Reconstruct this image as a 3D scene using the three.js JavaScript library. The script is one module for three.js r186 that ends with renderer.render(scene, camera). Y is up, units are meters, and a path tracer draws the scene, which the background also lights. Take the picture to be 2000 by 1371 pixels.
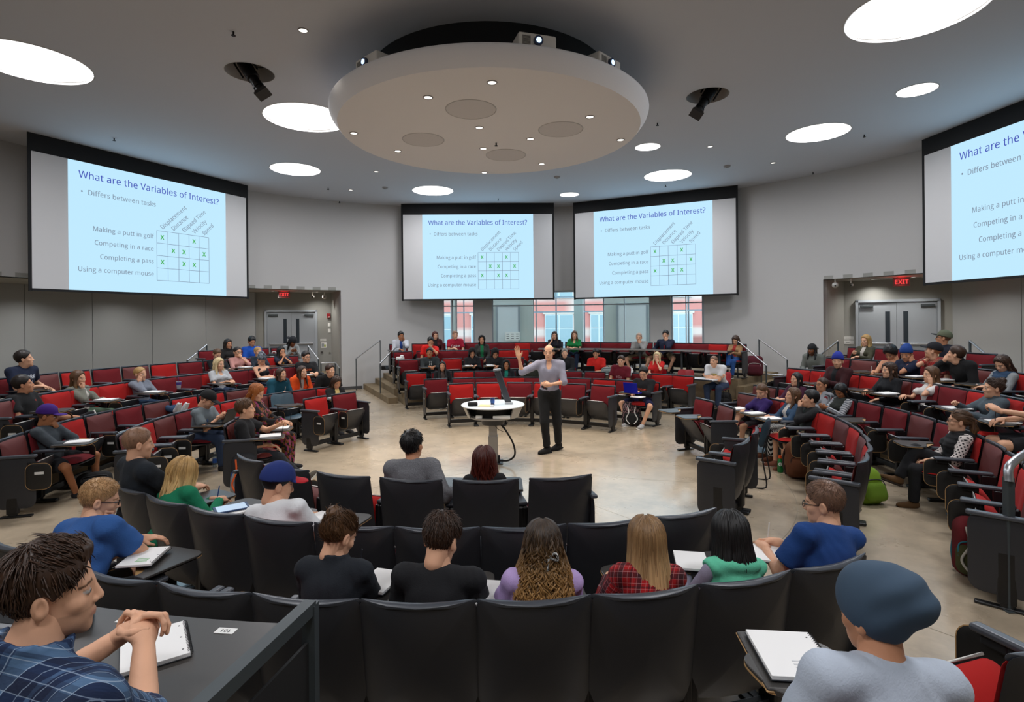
import * as THREE from 'three';
import { RectAreaLightUniformsLib } from 'three/addons/lights/RectAreaLightUniformsLib.js';
import { mergeGeometries } from 'three/addons/utils/BufferGeometryUtils.js';
import { RoundedBoxGeometry } from 'three/addons/geometries/RoundedBoxGeometry.js';
import { FontLoader } from 'three/addons/loaders/FontLoader.js';

// ---------------------------------------------------------------- camera, sky, lights, exposure
const F = 1075, CX = 1000, CY = 627, ROLL = 0.009, EYE = 2.2;     // pixels of the 2000 x 1371 frame, metres
const C = [-0.3, 8.2];                                            // centre of the round room: x, depth
const CEIL = 6.15, RW = 11.1, RW2 = 13.4, SOFFIT = 3.25;
const scene = new THREE.Scene();
const camera = new THREE.PerspectiveCamera(2 * Math.atan(685.5 / F) * 180 / Math.PI, 2000 / 1371, 0.05, 200);
camera.setViewOffset(2000, 1371, 0, 685.5 - CY, 2000, 1371);
camera.position.set(0, EYE, 0);
camera.rotation.z = -ROLL;
scene.background = new THREE.Color(0.80, 0.92, 1.0);
scene.backgroundIntensity = 4.0;
RectAreaLightUniformsLib.init();
const renderer = new THREE.WebGLRenderer({ antialias: true });
renderer.toneMapping = THREE.LinearToneMapping;
renderer.toneMappingExposure = 1.0;
renderer.shadowMap.enabled = true;
const LAMP = 25, DOWNLIGHT = 11, SOFFIT_LIGHT = 7, SCREEN_LIGHT = 0.6;             // radiance of the ceiling discs, candela of a downlight, radiance of a projection screen

// ---------------------------------------------------------------- small helpers
const V = (x, y, z) => new THREE.Vector3(x, y, z), D2R = Math.PI / 180;
function rng(seed) { let s = seed >>> 0 || 1; return () => { s = (s + 0x6D2B79F5) >>> 0; let t = s; t = Math.imul(t ^ t >>> 15, t | 1); t ^= t + Math.imul(t ^ t >>> 7, t | 61); return ((t ^ t >>> 14) >>> 0) / 4294967296; }; }
const RND = rng(20240611);
const lerp = (a, b, t) => a + (b - a) * t, clamp = (x, a, b) => Math.min(b, Math.max(a, x));
const smooth = (a, b, x) => { const t = clamp((x - a) / (b - a), 0, 1); return t * t * (3 - 2 * t); };
const taken = new Map();
function numbered(name) { const n = taken.get(name) || 0; taken.set(name, n + 1); return n ? name + '_' + String(n).padStart(3, '0') : name; }
const pol = (r, deg, y = 0) => V(C[0] + r * Math.sin(deg * D2R), y, -(C[1] + r * Math.cos(deg * D2R)));
const facing = (deg) => -deg * D2R;                               // local +z looks at the room centre
function project(p) { const Z = -p.z, u = F * p.x / Z, v = F * (EYE - p.y) / Z; return [CX + u + v * ROLL, CY + v - u * ROLL, Z]; }
function ray(px, py) { const dx = px - CX, dy = py - CY, u = dx - dy * ROLL, v = dy + dx * ROLL; return [u / F, v / F]; }
function atDepth(px, py, Z) { const [u, v] = ray(px, py); return V(u * Z, EYE - v * Z, -Z); }
function onLevel(px, py, y) { const [u, v] = ray(px, py), Z = (EYE - y) / v; return V(u * Z, y, -Z); }
function thetaAt(px, r, far = true, py = 700) {                   // where the column of a pixel meets a circle round the room centre
  const k = ray(px, py)[0], a = 1 + k * k, b = -2 * (k * C[0] + C[1]), c = C[0] ** 2 + C[1] ** 2 - r * r, d = Math.sqrt(Math.max(0, b * b - 4 * a * c));
  const Z = (-b + (far ? d : -d)) / (2 * a);
  return Math.atan2(k * Z - C[0], Z - C[1]) / D2R;
}
function tag(o, label, category, group) { o.userData.label = label; o.userData.category = category; if (group) o.userData.group = group; return o; }
function thing(name, label, category, p = V(0, 0, 0), turn = 0, group) { const g = new THREE.Group(); g.name = numbered(name); g.position.copy(p); g.rotation.y = turn; scene.add(g); return tag(g, label, category, group); }
function part(name, geo, mat, parent, label) { const m = new THREE.Mesh(geo, mat); m.name = name; m.castShadow = m.receiveShadow = true; parent.add(m); if (label) m.userData.label = label; return m; }
function single(name, geo, mat, label, category, group) { const m = part(numbered(name), geo, mat, scene); return tag(m, label, category, group); }
function struct(name, geo, mat, parent) { const m = part(parent ? name : numbered(name), geo, mat, parent || scene); if (!parent) m.userData.kind = 'structure'; return m; }
function structGroup(name) { const g = new THREE.Group(); g.name = numbered(name); g.userData.kind = 'structure'; scene.add(g); return g; }
function xf(g, p = [0, 0, 0], r = [0, 0, 0], s) { const m = new THREE.Matrix4().compose(V(...p), new THREE.Quaternion().setFromEuler(new THREE.Euler(...r)), s ? V(...s) : V(1, 1, 1)); return g.applyMatrix4(m); }
const box = (w, h, d, x = 0, y = 0, z = 0) => new THREE.BoxGeometry(w, h, d).translate(x, y, z);
const rbox = (w, h, d, r = 0.01, x = 0, y = 0, z = 0, seg = 2) => new RoundedBoxGeometry(w, h, d, seg, Math.min(r, w / 2.01, h / 2.01, d / 2.01)).translate(x, y, z);
const cyl = (r0, r1, h, seg = 16, x = 0, y = 0, z = 0) => new THREE.CylinderGeometry(r0, r1, h, seg).translate(x, y, z);
function merged(list) { const l = list.map((g) => { let q = g.index ? g.toNonIndexed() : g; for (const k of Object.keys(q.attributes)) if (!['position', 'normal', 'uv'].includes(k)) q.deleteAttribute(k); return q; }); return mergeGeometries(l); }
function bar(a, b, r, seg = 8) { const d = b.clone().sub(a), L = d.length(); const g = new THREE.CylinderGeometry(r, r, L, seg); g.applyQuaternion(new THREE.Quaternion().setFromUnitVectors(V(0, 1, 0), d.normalize())); return g.translate((a.x + b.x) / 2, (a.y + b.y) / 2, (a.z + b.z) / 2); }
function flatBar(a, b, w, h) { const d = b.clone().sub(a), L = d.length(), g = new THREE.BoxGeometry(w, h, L); const m = new THREE.Matrix4().lookAt(b, a, V(0, 1, 0)); m.setPosition((a.x + b.x) / 2, (a.y + b.y) / 2, (a.z + b.z) / 2); return g.applyMatrix4(m); }
const tube = (pts, r, n = 32, seg = 8) => new THREE.TubeGeometry(new THREE.CatmullRomCurve3(pts), n, r, seg);
// a solid ring sector round the room centre, uv in metres
function annulus(r0, r1, a0, a1, y0, y1, step = 2.5) {
  const n = Math.max(1, Math.ceil(Math.abs(a1 - a0) / step)), pos = [], uv = [], nor = [];
  const quad = (p, n4, t) => { for (const i of [0, 1, 2, 0, 2, 3]) { pos.push(p[i].x, p[i].y, p[i].z); nor.push(n4[i].x, n4[i].y, n4[i].z); uv.push(t[i][0], t[i][1]); } };
  const up = V(0, 1, 0), dn = V(0, -1, 0), flat = (p) => [p.x, -p.z];
  for (let i = 0; i < n; i++) {
    const b = lerp(a0, a1, i / n), c = lerp(a0, a1, (i + 1) / n), f = (r, a, y) => pol(r, a, y), o = (a, s) => V(s * Math.sin(a * D2R), 0, -s * Math.cos(a * D2R));
    let P = [f(r0, b, y1), f(r0, c, y1), f(r1, c, y1), f(r1, b, y1)]; quad(P, [up, up, up, up], P.map(flat));
    P = [f(r0, b, y0), f(r1, b, y0), f(r1, c, y0), f(r0, c, y0)]; quad(P, [dn, dn, dn, dn], P.map(flat));
    const s0 = b * D2R * r1, s1 = c * D2R * r1;
    P = [f(r1, b, y0), f(r1, b, y1), f(r1, c, y1), f(r1, c, y0)]; quad(P, [o(b, 1), o(b, 1), o(c, 1), o(c, 1)], [[s0, y0], [s0, y1], [s1, y1], [s1, y0]]);
    P = [f(r0, b, y0), f(r0, c, y0), f(r0, c, y1), f(r0, b, y1)]; quad(P, [o(b, -1), o(c, -1), o(c, -1), o(b, -1)], [[s0, y0], [s1, y0], [s1, y1], [s0, y1]]);
  }
  if (Math.abs(a1 - a0) < 359.9) for (const [a, s] of [[a0, -1], [a1, 1]]) {
    const nn = V(Math.cos(a * D2R) * s, 0, Math.sin(a * D2R) * s), P = [pol(r0, a, y0), pol(r0, a, y1), pol(r1, a, y1), pol(r1, a, y0)]; if (s > 0) P.reverse();
    quad(P, [nn, nn, nn, nn], P.map((p) => [Math.hypot(p.x - C[0], -p.z - C[1]), p.y]));
  }
  const g = new THREE.BufferGeometry();
  g.setAttribute('position', new THREE.Float32BufferAttribute(pos, 3)); g.setAttribute('normal', new THREE.Float32BufferAttribute(nor, 3)); g.setAttribute('uv', new THREE.Float32BufferAttribute(uv, 2));
  return g;
}
// a cushion or moulded shell: rounded rectangle in x y, thickness tf in front (+z) and tb behind, soft edges
function pad(w, h, r, tf, tb, { rings = 5, corner = 5, bulge = 4, bend = () => 0 } = {}) {
  const out = [], k = corner; r = Math.min(r, w / 2, h / 2);
  for (const [sx, sy, a0] of [[1, 1, 0], [-1, 1, 90], [-1, -1, 180], [1, -1, 270]]) for (let i = 0; i <= k; i++) { const a = (a0 + 90 * i / k) * D2R; out.push([sx * (w / 2 - r) + r * Math.cos(a), sy * (h / 2 - r) + r * Math.sin(a)]); }
  // points along the straight sides keep bends smooth
  const pts = []; for (let i = 0; i < out.length; i++) { const p = out[i], q = out[(i + 1) % out.length], L = Math.hypot(q[0] - p[0], q[1] - p[1]), m = Math.max(1, Math.round(L / 0.11)); for (let j = 0; j < m; j++) pts.push([lerp(p[0], q[0], j / m), lerp(p[1], q[1], j / m)]); }
  const n = pts.length, pos = [], uv = [], idx = [], row = [];
  const ring = (s, z) => { row.push(pos.length / 3); for (const p of pts) { const x = p[0] * s, y = p[1] * s; pos.push(x, y, z + bend(x, y)); uv.push(x, y); } };
  const S = []; for (let i = 0; i <= rings; i++) S.push(Math.sin(Math.PI / 2 * (i + 0.02) / rings));
  for (let i = 0; i <= rings; i++) ring(S[i], tf * (1 - S[i] ** bulge));
  for (let i = rings; i >= 0; i--) ring(S[i], -tb * (1 - S[i] ** bulge) - 0.0015);
  for (let i = 0; i + 1 < row.length; i++) for (let j = 0; j < n; j++) { const a = row[i] + j, b = row[i] + (j + 1) % n, c = row[i + 1] + j, d = row[i + 1] + (j + 1) % n; idx.push(a, c, b, b, c, d); }
  for (const [r0, fl] of [[0, 0], [row.length - 1, 1]]) for (let j = 1; j + 1 < n; j++) fl ? idx.push(row[r0], row[r0] + j + 1, row[r0] + j) : idx.push(row[r0], row[r0] + j, row[r0] + j + 1);
  const g = new THREE.BufferGeometry(); g.setAttribute('position', new THREE.Float32BufferAttribute(pos, 3)); g.setAttribute('uv', new THREE.Float32BufferAttribute(uv, 2)); g.setIndex(idx); g.computeVertexNormals(); return g;
}
// ---------------------------------------------------------------- materials
function hash2(x, y, s) { let h = Math.imul(x, 374761393) + Math.imul(y, 668265263) + Math.imul(s, 1274126177); h = Math.imul(h ^ h >>> 13, 1274126177); return ((h ^ h >>> 16) >>> 0) / 4294967296; }
function vnoise(x, y, s, per) { const xi = Math.floor(x), yi = Math.floor(y), fx = x - xi, fy = y - yi, w = (t) => t * t * (3 - 2 * t), m = (a) => per ? ((a % per) + per) % per : a; const a = hash2(m(xi), m(yi), s), b = hash2(m(xi + 1), m(yi), s), c = hash2(m(xi), m(yi + 1), s), d = hash2(m(xi + 1), m(yi + 1), s); return lerp(lerp(a, b, w(fx)), lerp(c, d, w(fx)), w(fy)); }
function dataTex(n, fn, srgb = true, rep = 1) {
  const d = new Uint8Array(n * n * 4); for (let y = 0; y < n; y++) for (let x = 0; x < n; x++) { const c = fn(x / n, y / n), i = (y * n + x) * 4; d[i] = clamp(c[0], 0, 1) * 255; d[i + 1] = clamp(c[1] ?? c[0], 0, 1) * 255; d[i + 2] = clamp(c[2] ?? c[0], 0, 1) * 255; d[i + 3] = 255; }
  const t = new THREE.DataTexture(d, n, n); t.wrapS = t.wrapT = THREE.RepeatWrapping; t.magFilter = THREE.LinearFilter; t.minFilter = THREE.LinearMipmapLinearFilter; t.generateMipmaps = true; if (srgb) t.colorSpace = THREE.SRGBColorSpace; t.repeat.set(rep, rep); t.needsUpdate = true; return t;
}
const fbm = (u, v, f, s, oct = 4) => { let a = 0, w = 0.5, n = 0; for (let i = 0; i < oct; i++) { a += w * vnoise(u * f, v * f, s + i, f); n += w; f *= 2; w *= 0.5; } return a / n; };
const M = (color, roughness = 0.6, o = {}) => new THREE.MeshStandardMaterial({ color, roughness, ...o });
const weave = dataTex(128, (u, v) => { const a = Math.sin(u * 64 * Math.PI * 2) * 0.5 + 0.5, b = Math.sin(v * 64 * Math.PI * 2) * 0.5 + 0.5; return [0.35 + 0.4 * a * b + 0.25 * hash2(u * 128, v * 128, 4)]; }, false, 12);
const mottled = dataTex(512, (u, v) => { const a = fbm(u, v, 4, 3, 5), b = fbm(u, v, 24, 9, 3), c = fbm(u, v, 90, 5, 2); const k = 0.80 + 0.26 * (a - 0.5) + 0.10 * (b - 0.5) + 0.05 * (c - 0.5); return [k * 0.97, k * 0.885, k * 0.765]; }, true, 1 / 3.1);
const glossy = dataTex(256, (u, v) => { const a = fbm(u, v, 5, 31, 4), b = fbm(u, v, 40, 37, 2); return [0.2 + 0.14 * a + 0.05 * b]; }, false, 1 / 2.3);
const plaster = dataTex(256, (u, v) => [0.5 + 0.5 * (fbm(u, v, 64, 61, 2) - 0.5)], false, 1);
const floorMat = new THREE.MeshPhysicalMaterial({ color: 0xf0efed, map: mottled, roughness: 1, roughnessMap: glossy, clearcoat: 0.7, clearcoatRoughness: 0.15 });
const stepMat = M(0xa39c8c, 0.75, { map: mottled });
const wallMat = M(0xbcbbba, 0.9, { bumpMap: plaster, bumpScale: 0.0004 });
const ceilMat = M(0xbabdc4, 0.92, { bumpMap: plaster, bumpScale: 0.0003 });
const greyMat = M(0x9fa2a3, 0.95, { bumpMap: weave, bumpScale: 0.0004 });
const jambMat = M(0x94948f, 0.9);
const black = M(0x0b0b0d, 0.8), blackGloss = M(0x101012, 0.35), steel = M(0x53565a, 0.45, { metalness: 0.5 }), paintedSteel = M(0x3f4649, 0.5, { metalness: 0.2 }), brushed = M(0xb9bcc0, 0.32, { metalness: 0.9 });
const white = M(0xe9e8e4, 0.6), paper = M(0xf1f0ee, 0.85), plastic = M(0x2b2c30, 0.42), plasticTrim = M(0x43474e, 0.35), shellBlue = M(0x3e5563, 0.35), shellRed = M(0x9c1420, 0.38);
const fabric = (c) => M(c, 0.95, { bumpMap: weave, bumpScale: 0.0008 });
const RED = fabric(0xa60e0a), CRIM = fabric(0x6b0512), BROWN = new THREE.MeshStandardMaterial({ color: 0x5e1a14, roughness: 0.6 });
const SEATMAT = { r: RED, c: CRIM, b: BROWN }, SEATNAME = { r: 'bright red', c: 'crimson', b: 'brownish red' };
const glassMat = new THREE.MeshPhysicalMaterial({ color: 0xeaf6f6, roughness: 0.02, transmission: 1, thickness: 0, ior: 1.45 });
const plyEdge = M(0xb08a5a, 0.6), tabletTop = M(0x3c3a38, 0.35), metalEdge = M(0xc9c6bf, 0.3, { metalness: 0.7 });
// ---------------------------------------------------------------- the room shell
struct('floor', annulus(0.001, RW2 + 0.3, 0, 360, -0.15, 0, 3), floorMat);
{ // saw-cut joints of the concrete slab
  const jm = M(0x8d8472, 0.9), g = structGroup('trim_1');
  const cut = (geo) => part('floor_joint', geo, jm, g);
  cut(annulus(4.02, 4.028, 0, 360, -0.005, 0.0008, 2)); cut(annulus(6.02, 6.026, 214, 250, -0.005, 0.0008, 2)); cut(annulus(6.02, 6.026, 136, 156, -0.005, 0.0008, 2));
  for (const a of [16, 61, 106, 143, 196, 241, 286, 325]) cut(annulus(0.4, 6, a, a + 0.08, -0.005, 0.0008, 1));
}
// raised tiers, one for each row above the floor, per block of seats
const LV = [0, 0, 0, 0.32, 0.5, 0.68];
const tiers = (name, list) => { const g = structGroup(name); for (const [r0, r1, a0, a1, y] of list) part('tier', annulus(r0, r1, a0, a1, 0, y), stepMat, g); };
tiers('floor_tier', [[6.12, 7.05, 249.5, 316, 0.32], [7.05, 8.05, 249.5, 318, 0.5], [8.05, RW2, 249.5, 321, 0.68]]);
tiers('floor_tier', [[6.12, 7.05, 64, 134, 0.32], [7.05, 8.05, 62, 134, 0.5], [8.05, RW2, 60, 134, 0.68]]);
tiers('floor_tier', [[5.96, 7.4, 153, 216, 0.32], [7.4, RW2, 153, 216, 0.5]]);
tiers('floor_tier', [[6.72, 7.55, -22, 6, 0.3], [7.55, 8.4, -22, 6, 0.48], [8.4, RW, -20, 46, 0.66]]);
{ // concrete steps beside the block below the windows, and in the two aisles behind the photographer
  const g = structGroup('trim_2'), s = (r0, r1, a0, a1, y) => part('step', annulus(r0, r1, a0, a1, 0, y), stepMat, g);
  s(7.25, RW, -24.8, -22.8, 0.165); s(7.75, RW, -22.8, -21.4, 0.33); s(8.3, RW, -21.4, -20, 0.495);
  s(8.3, RW, 46, 47.4, 0.495); s(8.3, RW, 47.4, 48.8, 0.33); s(8.3, RW, 48.8, 50.4, 0.165);
  for (const [a0, a1] of [[216, 249.5], [134, 153]]) [[6.4, 0.16], [6.75, 0.32], [7.4, 0.5], [8.2, 0.68]].forEach(([r, y], i, l) => s(r, l[i + 1] ? l[i + 1][0] : RW2, a0, a1, y));
}
// white drum wall: all round above the soffit, down to the floor only on the window side
const AL = -28.4, AR = 52.3;
const win = [[865, 927], [961, 1270], [1310, 1375]].map((w) => w.map((x) => thetaAt(x, RW, true, 620)));
struct('wall_back', (() => { const l = [annulus(RW, RW + 0.25, AL, win[0][0], 0, SOFFIT), annulus(RW, RW + 0.25, win[0][1], win[1][0], 0, SOFFIT), annulus(RW, RW + 0.25, win[1][1], win[2][0], 0, SOFFIT), annulus(RW, RW + 0.25, win[2][1], AR, 0, SOFFIT)]; for (const w of win) l.push(annulus(RW, RW + 0.25, w[0], w[1], 0, 0.72)); l.push(annulus(RW, RW + 0.25, 0, 360, SOFFIT, CEIL + 0.86)); return mergeGeometries(l); })(), wallMat);
struct('baseboard_back', annulus(RW - 0.015, RW, AL, -25, 0, 0.1), M(0x4a4a4a, 0.7));
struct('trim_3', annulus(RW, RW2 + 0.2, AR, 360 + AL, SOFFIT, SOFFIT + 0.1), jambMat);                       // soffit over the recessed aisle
// recessed grey walls, fabric panels with open joints
{
  const mk = (name, a0, a1, first, stepDeg) => {
    const g = structGroup(name); part('backing', annulus(RW2 + 0.03, RW2 + 0.25, a0, a1, 0, SOFFIT + 0.1), black, g);
    for (let a = first; a < a1 - 0.01; a += stepDeg) part('acoustic_panel', annulus(RW2, RW2 + 0.03, Math.max(a0, a) + 0.02, Math.min(a1, a + stepDeg) - 0.03, 0, SOFFIT, 2), greyMat, g);
  };
  mk('wall_left', 180, 321.3, 180.4, 6.4); mk('wall_right', 62, 180, 62, 6.4);
}
// jamb walls and door walls of the two exits
const doorWalls = [];
{
  const dw = (name, A, B) => { // a straight wall from A to B, seen from the room
    const d = B.clone().sub(A), L = d.length(); d.y = 0; const g = structGroup(name); g.position.copy(A); g.rotation.y = Math.atan2(-d.z, d.x);
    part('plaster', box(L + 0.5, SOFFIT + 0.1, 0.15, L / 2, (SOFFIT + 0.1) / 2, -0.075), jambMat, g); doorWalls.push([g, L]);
  };
  const p = (px, Z) => { const q = atDepth(px, 620, Z); q.y = 0; return q; };
  dw('wall_exit', p(498, 18.72), p(655, 19.5)); dw('wall_exit', p(1612, 16.05), p(1850, 14.5));
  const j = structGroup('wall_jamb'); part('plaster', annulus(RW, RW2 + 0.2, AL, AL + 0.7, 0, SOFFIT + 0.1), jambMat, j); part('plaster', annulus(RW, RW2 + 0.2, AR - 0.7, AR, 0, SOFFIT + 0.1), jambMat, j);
}
const doorPaint = M(0x8f959b, 0.5), framePaint = M(0x9aa1a8, 0.45), darkGlass = M(0x30363c, 0.12);
function exitDoor(n, wall, x0, w, base, top) { // frame and two leaves, local to the wall
  const g = structGroup('door_' + n); g.position.copy(wall.position); g.rotation.y = wall.rotation.y;
  part('door_frame', merged([box(0.07, top - base, 0.1, x0 + 0.035, (base + top) / 2, 0.05), box(0.07, top - base, 0.1, x0 + w - 0.035, (base + top) / 2, 0.05), box(w, 0.07, 0.1, x0 + w / 2, top - 0.035, 0.05)]), framePaint, g);
  part('landing', box(w + 0.6, base, 1.4, x0 + w / 2, base / 2, 0.7), stepMat, g);
  const lw = (w - 0.14) / 2 - 0.006, h = top - base - 0.09;
  for (const s of [0, 1]) {
    const cx = x0 + 0.07 + 0.003 + lw / 2 + s * (lw + 0.006), cy = base + 0.01 + h / 2, hinge = s ? 1 : -1;
    const leaf = part('door_leaf', rbox(lw, h, 0.045, 0.004, cx, cy, 0.035), doorPaint, g);
    part('vision_panel', box(0.11, 0.85, 0.012, cx - hinge * (lw / 2 - 0.2), cy + 0.38, 0.057), darkGlass, leaf);
    part('door_closer', rbox(0.3, 0.07, 0.06, 0.01, cx + hinge * (lw / 2 - 0.2), base + h - 0.09, 0.08), paintedSteel, leaf);
    part('push_bar', rbox(lw * 0.8, 0.05, 0.05, 0.01, cx, base + 0.98, 0.08), brushed, leaf);
  }
  return g;
}
const px2wall = ([g], px) => { const k = ray(px, 620)[0], d = V(Math.cos(g.rotation.y), 0, -Math.sin(g.rotation.y)), A = g.position; return (-k * A.z - A.x) / (d.x + k * d.z); };
const dA = px2wall(doorWalls[0], 517), dB = px2wall(doorWalls[0], 620), dC = px2wall(doorWalls[1], 1671), dD = px2wall(doorWalls[1], 1837);
exitDoor(1, doorWalls[0][0], dA, dB - dA, 0.5, 2.65); exitDoor(2, doorWalls[1][0], dC, dD - dC, 0.5, 2.7);

// ---------------------------------------------------------------- ceiling with openings for lamps and cameras
const onCeil = (px, py, y = CEIL) => onLevel(px, py, y);
const lampSpec = [ // pixel of the centre, diameter
  [577, 331, 1.22], [845.5, 372.5, 1.22], [1304, 343, 1.25], [1597, 260, 1.22], [1791, 176, 0.6], [1265, 287, 0.56], [1112, 380, 0.6], [598, 231, 1.54], [62, 124, 1.5], [1790, 22, 1.6]];
const lamps = lampSpec.map(([x, y, d]) => { const p = onCeil(x, y); return [p.x, p.z, d]; });
for (const [r, a, d] of [[7.6, 150, 1.5], [7.8, 205, 1.5], [9.4, 180, 1.22], [6.2, 240, 0.6]]) { const p = pol(r, a); lamps.push([p.x, p.z, d]); }  // unseen lamps added by guess outside the frame to light the near seats
const camHoles = [[488, 142], [1382, 187]].map(([x, y]) => onCeil(x, y));
{
  const s = new THREE.Shape(); s.absarc(C[0], -C[1], RW + 0.2, 0, Math.PI * 2);
  const hole = (x, z, r) => { const h = new THREE.Path(); h.absarc(x, z, r, 0, Math.PI * 2, true); s.holes.push(h); };
  for (const [x, z, d] of lamps) hole(x, z, d / 2);
  for (const p of camHoles) hole(p.x, p.z, 0.36);
  const g = new THREE.ExtrudeGeometry(s, { depth: 0.12, bevelEnabled: false, curveSegments: 72 });
  g.applyMatrix4(new THREE.Matrix4().makeBasis(V(1, 0, 0), V(0, 0, 1), V(0, 1, 0))); // x y of the shape lie in the plan
  const idx = g.index; const n = g.attributes.position; for (let i = 0; i < n.count; i += 3) { const t = [n.getX(i), n.getY(i), n.getZ(i)]; n.setXYZ(i, n.getX(i + 1), n.getY(i + 1), n.getZ(i + 1)); n.setXYZ(i + 1, ...t); }
  g.computeVertexNormals(); g.translate(0, CEIL, 0); void idx;
  struct('ceiling', g, ceilMat);
  struct('ceiling_void', annulus(0.001, RW + 0.3, 0, 360, CEIL + 0.75, CEIL + 0.85), black);
}
const lampGlow = new THREE.MeshStandardMaterial({ color: 0xffffff, emissive: 0xfffdf8, emissiveIntensity: 1.35, roughness: 0.6 }), trimRing = M(0xb5b3b2, 0.6);
const lampNear = ['near the wide screen by the entrance doors', 'before the centre screen', 'before the screen beside the centre one', 'between the camera hole and the cut-off screen', 'small one near the cut-off screen', 'small one beside the projector disc rim', 'small one over the gap between two screens', 'partly hidden by the projector disc', 'over the block of the purple-capped student', 'largest, over the block with the green backpack'];
lamps.forEach(([x, z, d], i) => {
  const g = thing('ceiling_lamp', 'round glowing recessed ceiling lamp, ' + (lampNear[i] || ['unseen added one over the knit-cap man', 'unseen added one over the plaid-shirt man', 'unseen added one behind the seats at the rear', 'small unseen added one over the side aisle'][i - 10]), 'lamp', V(x, CEIL, z), 0, 'round ceiling lamps');
  part('diffuser', cyl(d / 2, d / 2, 0.02, 48, 0, 0.05, 0), lampGlow, g);
  const pr = [V(d / 2 - 0.004, 0, 0), V(d / 2 + 0.018, 0, 0)]; part('trim_ring', new THREE.LatheGeometry([new THREE.Vector2(d / 2 - 0.003, 0.06), new THREE.Vector2(d / 2 - 0.003, -0.004), new THREE.Vector2(d / 2 + 0.02, -0.004), new THREE.Vector2(d / 2 + 0.02, 0.0)], 48), trimRing, g); void pr;
  const w = d * 0.886, L = new THREE.RectAreaLight(0xfbfbff, LAMP, w, w); L.position.set(x, CEIL + 0.035, z); L.lookAt(x, 0, z); L.name = numbered('lamp_light'); scene.add(L);
});
// ---------------------------------------------------------------- hanging projector disc
const DC = V(-0.33, 0, -9.18), DISC_Y = 5.31, DISC_R = 2.44;
{
  const g = thing('ceiling_projector_disc', 'big round white disc hanging from a black drum, carrying projectors and downlights', 'ceiling disc', V(DC.x, DISC_Y, DC.z));
  const lath = (l) => new THREE.LatheGeometry(l.map((p) => new THREE.Vector2(...p)), 96), discMat = M(0xdad9da, 0.85);
  part('face', lath([[0.001, 0], [1.2, 0], [DISC_R, 0]]), discMat, g); part('rim', lath([[DISC_R, 0], [DISC_R + 0.05, 0.06], [DISC_R + 0.11, 0.15], [DISC_R + 0.13, 0.215], [DISC_R + 0.125, 0.24], [DISC_R + 0.1, 0.258], [DISC_R + 0.05, 0.262]]), discMat, g); part('upper_face', lath([[DISC_R + 0.05, 0.262], [0.001, 0.262]]), discMat, g);
  part('drum', cyl(1.94, 1.94, CEIL - DISC_Y - 0.262, 72, 0, (CEIL - DISC_Y + 0.262) / 2, 0), black, g, 'black drum above the disc');
  const grille = M(0xc6c4c4, 0.9);
  for (const [x, y, r] of [[920, 214, 0.36], [1095, 253, 0.35], [827, 273, 0.34], [988, 303, 0.36]]) {
    const p = onLevel(x, y, DISC_Y).sub(g.position); part('speaker_grille', cyl(r, r, 0.006, 40, p.x, -0.002, p.z), grille, g); part('grille_ring', new THREE.TorusGeometry(r + 0.01, 0.008, 6, 48).rotateX(Math.PI / 2).translate(p.x, 0, p.z), trimRing, g);
  }
}
const spotGlow = new THREE.MeshStandardMaterial({ color: 0xffffff, emissive: 0xfffaf0, emissiveIntensity: 1.4, roughness: 0.5 }), spotRing = M(0x6e6762, 0.5);
const downs = [[836, 190], [961, 161], [1152, 228], [936, 249], [691, 260], [777, 295], [944, 290], [1036, 271], [1212, 273], [1058, 320], [946, 337]].map((p) => [...p, DISC_Y])
  .concat([[592, 59], [735, 335], [1387, 286], [1510, 318], [685, 371]].map((p) => [...p, CEIL]));
downs.forEach(([x, y, h], i) => {
  const p = onLevel(x, y, h), g = thing('downlight', 'small round recessed downlight set in the ' + (h === CEIL ? 'ceiling' : 'hanging disc'), 'downlight', p, 0, h === CEIL ? 'downlights in the ceiling' : 'downlights in the hanging disc');
  part('lens', cyl(0.055, 0.055, 0.004, 20, 0, -0.003, 0), spotGlow, g); part('trim_ring', new THREE.TorusGeometry(0.062, 0.009, 6, 24).rotateX(Math.PI / 2).translate(0, -0.001, 0), spotRing, g);
  if (i < 16) { const s = new THREE.SpotLight(0xfff4e6, DOWNLIGHT * (h === CEIL ? 0.6 : 1), 0, 0.75, 0.6, 2); s.position.set(p.x, p.y - 0.02, p.z); s.target.position.set(p.x, 0, p.z); s.castShadow = true; s.shadow.radius = 2.7; s.name = numbered('downlight_beam'); scene.add(s, s.target); }
});
// small downlights in the soffit wash the recessed walls
for (const a of [232, 241, 250, 259, 268, 277, 286, 295, 304, 313, 322.5, 329, 56, 60.5, 67, 76, 85, 94, 103, 112, 121, 130]) {
  const r = a === 322.5 || a === 329 || a === 56 || a === 60.5 ? 12.3 : 12.4, p = pol(r, a, SOFFIT), g = thing('soffit_downlight', 'small round downlight in the low soffit over the rear aisle', 'downlight', p, 0, 'downlights in the soffit');
  part('lens', cyl(0.06, 0.06, 0.004, 20, 0, -0.003, 0), spotGlow, g); part('trim_ring', new THREE.TorusGeometry(0.068, 0.009, 6, 24).rotateX(Math.PI / 2).translate(0, -0.001, 0), spotRing, g);
  const s = new THREE.SpotLight(0xfffbf5, SOFFIT_LIGHT, 0, 1.25, 0.8, 2); s.position.set(p.x, p.y - 0.02, p.z); s.target.position.set(p.x, 0, p.z); s.castShadow = true; s.shadow.radius = 3; s.name = numbered('soffit_beam'); scene.add(s, s.target);
}
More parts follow.
